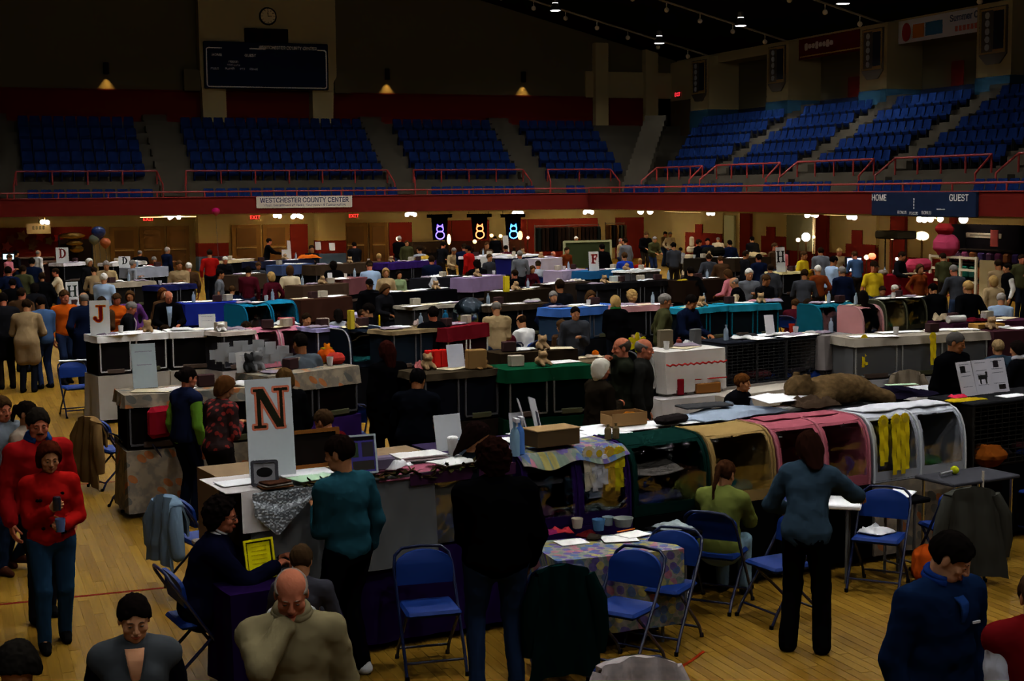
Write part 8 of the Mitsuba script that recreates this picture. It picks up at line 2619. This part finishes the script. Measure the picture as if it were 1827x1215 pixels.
for px, py, col, lab in ((784, 412, (.55, .35, 6.0), 'blue violet neon sign in the shape of a cat'), (855, 411, (6.0, .75, .22), 'orange red neon sign in the shape of a cat'), (915, 411, (.2, 2.0, 7.0), 'cyan blue neon sign in the shape of a cat')):
    q = aty(px, py, 65.5)
    t = thing('neon_sign', lab, 'neon sign', 'neon signs on black panels')
    X, Z = q[0], q[2]
    part(t, 'panel', ex(Polygon([(-.32, -.42), (.34, -.42), (.40, .62), (.62, .62), (.62, .78), (-.62, .78), (-.62, .62), (-.40, .62)]), .06, XV, ZV, (X, 65.5, Z)), D(.006, .006, .010))
    for q_ in (-.5, .5):
        part(t, 'hanger', tube([(X + q_, 65.53, Z + .76), (X + q_, 65.53, ZB - .04)], .012, 5), BLACK)
    for k, c in enumerate(cat_outline(.95)):
        tb = tube([(X + p[0], 65.40, Z - .36 + p[1]) for p in c], .030, 6, closed=k < 2)
        kk = part(t, 'neon_tube', tb, D(.3))
        emit(kk, col, 1.0, .02)
block((735, 433, 800, 431), 'sales counter of the neon stall, left', (.03, .022, .02), z=1.1, drop=.5)
block((802, 431, 935, 429), 'sales counter of the neon stall, right', (.045, .02, .016), z=1.1, drop=.5)


def glow(px, py, Y, r, col, name_, label, cat_, squash=(1, 1, 1), X=None):
    q = aty(px, py, Y) if X is None else atx(px, py, X)
    t = thing(name_, label, cat_)
    m = trimesh.creation.icosphere(2, r)
    m.vertices = m.vertices * squash + q
    part(t, 'base', moved(lathe([(0, -q[2]), (.2, -q[2]), (.2, .03 - q[2]), (r * .2, .05 - q[2]), (r * .2, 0), (0, 0)], 12), q[0], q[1], q[2]), D(.05, .03, .015))
    k = part(t, 'glowing_shade', m, D(.6, .5, .3), True)
    emit(k, col, 1.0, .5 if max(col) > 20 else .05)
    return t


glow(801, 427, 64.8, .09, (6, 3.6, 1.2), 'stall_lamp', 'tall slim warm lamp on the neon stall', 'lamp', (1, 1, 2.8))
glow(847, 431, 64.8, .10, (2.4, 1.5, .6), 'stall_lamp', 'round warm lamp under the orange neon sign', 'lamp')
glow(877, 420, 64.8, .09, (3.0, 1.9, .7), 'stall_lamp', 'left small lamp behind the broad person in black', 'lamp')
glow(893, 421, 64.8, .09, (3.0, 1.9, .7), 'stall_lamp', 'right small lamp behind the broad person in black', 'lamp')
glow(928, 420, 64.8, .12, (6.0, 2.2, .5), 'stall_lamp', 'orange lamp below the cyan neon sign', 'lamp', (1, 1, 1.8))
glow(942, 424, 64.8, .07, (5, 3.4, 1.6), 'stall_lamp', 'small white lamp right of the orange lamp', 'lamp')
glow(710, 426, 64.8, .10, (2.6, 2.0, 1.2), 'stall_lamp', 'pale lamp beside the grey haired person in black', 'lamp')
glow(1438, 423, 0, .17, (60, 50, 42), 'photo_lamp', 'very bright photo lamp of the portrait stall', 'lamp', X=31.0)
glow(1424, 428, 0, .09, (3, 2.4, 1.4), 'stall_lamp', 'small lamp left of the bright photo lamp', 'lamp', X=31.2)
glow(1452, 423, 0, .06, (5, 3, 1.2), 'stall_lamp', 'small lamp right of the bright photo lamp', 'lamp', X=31.2)
glow(1592, 424, 0, .08, (4, 2.8, 1.4), 'stall_lamp', 'small bright lamp left of the black stall canopy', 'lamp', X=31.5)
glow(1645, 421, 0, .18, (2.6, 2.0, 1.0), 'stall_lamp', 'wedge shaped lit panel beside the red jamb', 'lamp', (.3, 2.2, .9), X=31.5)
glow(1556, 457, 0, .13, (2.4, .16, .06), 'stall_lamp', 'orange red lamp above the blue cap', 'lamp', (.6, 1.4, .8), X=27.0)
glow(1546, 459, 0, .08, (3, 2.2, 1.0), 'stall_lamp', 'yellow lamp left of the orange red lamp', 'lamp', X=27.0)
glow(1600, 462, 0, .05, (4, 3.4, 2.4), 'stall_lamp', 'tiny white lamp on the red sales table', 'lamp', X=27.0)
# screens
for q, w, h, lab, col in ((atx(1524, 472, 26.0), .5, .40, 'small lit blue white monitor left of the yellow shirt', (.8, 1.0, 1.5)), (aty(15, 458, 52.0), .34, .18, 'small lit pale blue screen at the far left', (.8, 1.6, 1.9))):
    t = thing('monitor', lab, 'monitor')
    part(t, 'case', bx(q[0], q[1] + .05, q[2], w + .08, .08, h + .08, bev=.01), BLACK)
    part(t, 'stand', bx(q[0], q[1] + .06, q[2] / 2, .06, .06, q[2] - h / 2), BLACK)
    k = part(t, 'screen', bx(q[0], q[1], q[2], w, .01, h), D(.4))
    emit(k, col, 1.0, .05)
# the portrait stall's backdrop, stall canopies, racks
q = atx(1428, 410, 31.6)
t = thing('photo_backdrop', 'dark backdrop in a white frame above the bright photo lamp', 'backdrop')
part(t, 'cloth', bx(31.6, q[1], 1.75, .04, 2.0, 1.45), D(.10, .095, .06))
part(t, 'frame', cat(bx(31.55, q[1] - 1.05, 1.75, .06, .12, 1.6), bx(31.55, q[1], 2.5, .06, 2.2, .10)), D(.40, .36, .26))
part(t, 'stand', cat(bx(31.6, q[1] - 1.0, .5, .04, .04, 1.0), bx(31.6, q[1] + 1.0, .5, .04, .04, 1.0)), BLACK)
q = atx(1765, 445, 30.5)
t = thing('display_stand', 'tall black display stand with a white header strip at the right', 'display stand')
part(t, 'back', bx(30.9, q[1], 1.15, .08, 3.4, 2.3), D(.007, .006, .008))
for k in (-1, 1):
    part(t, 'side', bx(30.6, q[1] + k * 1.66, 1.15, .6, .08, 2.3), D(.006, .006, .007))
for z in (.55, 1.05, 1.5):
    part(t, 'shelf', bx(30.6, q[1], z, .55, 3.3, .04), D(.015, .012, .012))
part(t, 'header', bx(30.84, q[1] + .7, 1.95, .03, 1.7, .16), D(.26, .24, .22))
part(t, 'header_text', bx(30.82, q[1] + .7, 1.95, .005, 1.3, .06), D(.12, .11, .10))
part(t, 'pink_banner', bx(30.4, q[1] - .35, 1.9, .03, .34, .52), D(.30, .10, .11))
rg = random.Random(5)
for z, cs in ((1.09, ((.05, .03, .06), (.08, .03, .07), (.10, .05, .03), (.04, .03, .09))), (.59, ((.012, .07, .06), (.012, .07, .06), (.02, .06, .055), (.16, .05, .015))), (.04, ((.16, .045, .015), (.14, .04, .014), (.17, .06, .02), (.11, .03, .012)))):
    for k in range(8):
        y_ = q[1] + 1.4 - .4 * k
        solo('fabric_bundle', 'folded fabric bundle on the %s shelf of the black display stand' % {1.09: 'upper purple', .59: 'middle green', .04: 'lower orange'}[z], 'fabric', bevelbox(.4, .34, .40 if z < 1 else .32, .06), D(*cs[k % 4]), tw=place(30.5, y_, z + .2, rg.uniform(-4, 4)), group='fabric bundles on the black display stand')
solo('price_board', 'cream price board before the black display stand', 'sign', bx(0, 0, .62, .04, .75, 1.24), D(.32, .27, .16), tw=place(29.9, q[1] - .75, 0, 8))
t = thing('lattice_stand', 'white lattice stand behind the man in the dark olive jacket', 'stand')
q = atx(1700, 475, 27.5)
for k in range(4):
    part(t, 'upright', bx(27.5, q[1] - 1.05 + .7 * k, .75, .06, .08, 1.5), D(.36, .32, .24))
for z in (.75, 1.1, 1.45):
    part(t, 'rail', bx(27.5, q[1], z, .06, 2.2, .07), D(.36, .32, .24))
solo('pet_bed', 'red and pink tall pet bed on the white lattice stand', 'pet bed', vnoise(moved(bevelbox(.5, 1.0, .62, .2).subdivide().subdivide(), 0, 0, .31), .03, 5, 2), D(.26, .05, .09), 60, tw=place(27.5, atx(1688, 440, 27.5)[1], 1.486))
solo('red_cushion', 'dark red round cushion above the pink pet bed', 'cushion', vnoise(moved(bevelbox(.3, .8, .34, .14).subdivide().subdivide(), 0, 0, .17), .02, 6, 2), D(.17, .02, .022), 60, tw=place(27.5, atx(1685, 430, 27.5)[1], 2.09))
t = thing('stall_canopy', 'black flat canopy on poles left of the wedge shaped lamp', 'canopy')
q = atx(1598, 420, 31.0)
part(t, 'roof', bx(31, q[1], 1.85, .8, 1.4, .28, bev=.05), BLACK)
for k in (-1, 1):
    part(t, 'pole', tube([(31, q[1] + k * .6, 0), (31, q[1] + k * .6, 1.8)], .025, 6), BLACK)
for q, w, lab in ((aty(985, 437, 62.0), 1.7, 'long rack of dark clothing left of the white haired stallholder'), (aty(1040, 432, 62.5), 1.6, 'rack of black clothing in the middle of the dark stalls'), (aty(1097, 425, 64.5), 1.0, 'tall black rack below the two bright globes')):
    t = thing('clothes_rack', lab, 'clothes rack', 'racks of dark clothes in the far stalls')
    for k in (-1, 1):
        part(t, 'post', tube([(q[0] + k * w / 2, q[1], 0), (q[0] + k * w / 2, q[1], 1.95)], .025, 6), D(.1, .08, .06))
    part(t, 'rail', tube([(q[0] - w / 2, q[1], 1.9), (q[0] + w / 2, q[1], 1.9)], .02, 6), D(.1, .08, .06))
    for k in range(int(w / .2)):
        part(t, 'garment', vnoise(moved(bevelbox(.16, .5, 1.1, .05).subdivide(), q[0] - w / 2 + .15 + .2 * k, q[1], 1.28), .03, 6, k), D(*rg.choice(((.008, .007, .007), (.02, .012, .008), (.05, .025, .012), (.012, .014, .012)))))
t = thing('tiered_stand', 'pale tiered stand of stacked boxes in the middle aisle', 'stand')
q = at(1234, 470, .9)
for k, (w, h) in enumerate(((.55, .30), (.48, .28), (.40, .26), (.30, .26), (.16, .40))):
    part(t, 'tier', moved(bevelbox(w, w, h - .04, .05), q[0], q[1], .55 + .28 * k), D(.34, .29, .20))
part(t, 'base', moved(bevelbox(.6, .6, .5, .03), q[0], q[1], .25), D(.06, .05, .04))
# green glass display case with pale frame, small cards before the bright pier
t = thing('display_case', 'green display board in a pale frame left of the F sign', 'display board')
q = at(1048, 470, 1.0)
part(t, 'board', bx(q[0], q[1], 1.3, 1.7, .05, .90), D(.045, .055, .028))
part(t, 'frame', cat(bx(q[0], q[1] - .02, 1.76, 1.8, .07, .07), bx(q[0] - .87, q[1] - .02, 1.3, .07, .07, .95), bx(q[0] + .87, q[1] - .02, 1.3, .07, .07, .95)), D(.26, .26, .16))
part(t, 'foot', cat(bx(q[0] - .8, q[1], .42, .06, .3, .84), bx(q[0] + .8, q[1], .42, .06, .3, .84)), D(.1, .1, .07))
for px, py, w, h, lab in ((516, 445, .16, .42, 'narrow white card before the red panel'), (568, 445, .26, .36, 'white notice before the red dado of the bright pier, left'), (593, 446, .26, .34, 'white notice before the red dado of the bright pier, right'), (905, 462, .22, .9, 'leaning pale post beside the broad person in black'), (512, 464, .36, .42, 'grey card left of the blue covered cage'), (868, 476, .4, .34, 'white card held up left of the white table'), (1415, 434, .2, .5, 'white notice on the red dado of the right beige pier')):
    q = at(px, py, 1.0)
    card_sign(q[0], q[1], .98, 0, w, h, lab, D(.36, .35, .33), lines=0)
# decorations at the far left stall
t = thing('paper_sign', 'pale board under the bright pair of globes at the far left', 'sign')
q = aty(69, 408, 66.5)
part(t, 'board', bx(q[0], 66.5, q[2], 1.0, .04, .44), D(.20, .16, .12))
part(t, 'lettering', cat([bx(q[0] - .22 + .14 * k, 66.47, q[2] + .04, .09, .01, .16) for k in range(4)]), D(.05, .045, .035))
part(t, 'cord', tube([(q[0], 66.5, q[2] + .2), (q[0], 66.5, ZB - .05)], .01, 5), BLACK)
for i, (px, py, s, c) in enumerate(((20, 427, .5, (.10, .05, .03)), (40, 421, .55, (.13, .09, .05)), (60, 432, .5, (.09, .05, .03)), (72, 422, .5, (.16, .03, .02)), (88, 430, .45, (.10, .08, .04)), (105, 425, .5, (.22, .03, .03)), (12, 440, .5, (.20, .06, .06)), (58, 440, .45, (.11, .08, .05)))):
    q = aty(px, py, 67.8)
    rgx = random.Random(i)
    a = np.linspace(0, 2 * np.pi, 11)[:-1]
    rr = np.where(np.arange(10) % 2, s * .28, s * .5)
    solo('wall_decoration', 'paper star decoration on the red panel of the far left stall', 'decoration', ex(Polygon(np.c_[rr * np.cos(a), rr * np.sin(a)]), .03, XV, ZV, (q[0], 67.88, q[2])), D(*c), group='paper decorations on the far left red panel')


def balloon(px, py, Y, r, label, mat, star=False, X=None):
    q = aty(px, py, Y)
    t = thing('balloon', label, 'balloon')
    m = lathe([(0, -1.15), (.08, -1.12), (.05, -1.03), (.45, -.75), (.85, -.3), (1, .12), (.9, .55), (.55, .88), (0, 1)], 18)
    m.vertices = m.vertices * r * ((1, .6, 1) if star else (1, 1, 1)) + q
    part(t, 'envelope', m, mat, True)
    part(t, 'string', tube([q - (0, 0, r * 1.1), (q[0] + .05, q[1], .9)], .006, 4), D(.1, .1, .1))


balloon(385, 378, 60.0, .17, 'shiny magenta balloon floating in front of the left beige pier', G((.22, .004, .07), .15, .8))
balloon(176, 416, 56.0, .26, 'dark blue foil balloon left of the wooden doors', G((.02, .035, .10), .2, .8, .5), True)
balloon(168, 428, 56.0, .20, 'silver green foil balloon below the dark blue one', G((.12, .13, .10), .2, .8, .5), True)
balloon(188, 434, 56.0, .20, 'orange balloon right of the foil balloons', G((.25, .08, .03), .3), False)
for px, py, s, lab in ((128, 421, (.95, .3, .26), 'gold foil garland of the left stall, upper'), (133, 434, (.6, .3, .22), 'gold foil garland of the left stall, middle'), (137, 444, (.5, .3, .3), 'gold foil ball of the left stall, lowest')):
    q = aty(px, py, 57.0)
    solo('foil_garland', lab, 'foil garland', vnoise(trimesh.creation.icosphere(3, 1.0), .16, 4, px % 7).apply_transform(np.diag([s[0] / 2, s[1] / 2, s[2] / 2, 1])), G((.30, .19, .06), .2, .8, 1.0), True, tw=place(*q))
t = thing('backdrop_stand', 'black frame that carries the gold foil of the left stall', 'frame')
q = aty(135, 440, 57.3)
for k in (-1, 1):
    part(t, 'post', tube([(q[0] + k * .6, 57.3, 0), (q[0] + k * .6, 57.3, 2.0)], .03, 6), BLACK)
part(t, 'backcloth', bx(q[0], 57.35, 1.0, 1.25, .03, 1.7), D(.02, .012, .008))
for q, w, lab in ((aty(45, 445, 64.0), 2.2, 'dark sales counter of the far left stall'), (aty(105, 446, 60.0), 1.4, 'dark counter beside the gold foil')):
    t = thing('sales_counter', lab, 'counter')
    part(t, 'body', bx(q[0], q[1], .45, w, .6, .9), D(.02, .01, .01))
    part(t, 'top', bx(q[0], q[1], .92, w + .1, .7, .05), D(.10, .07, .05))
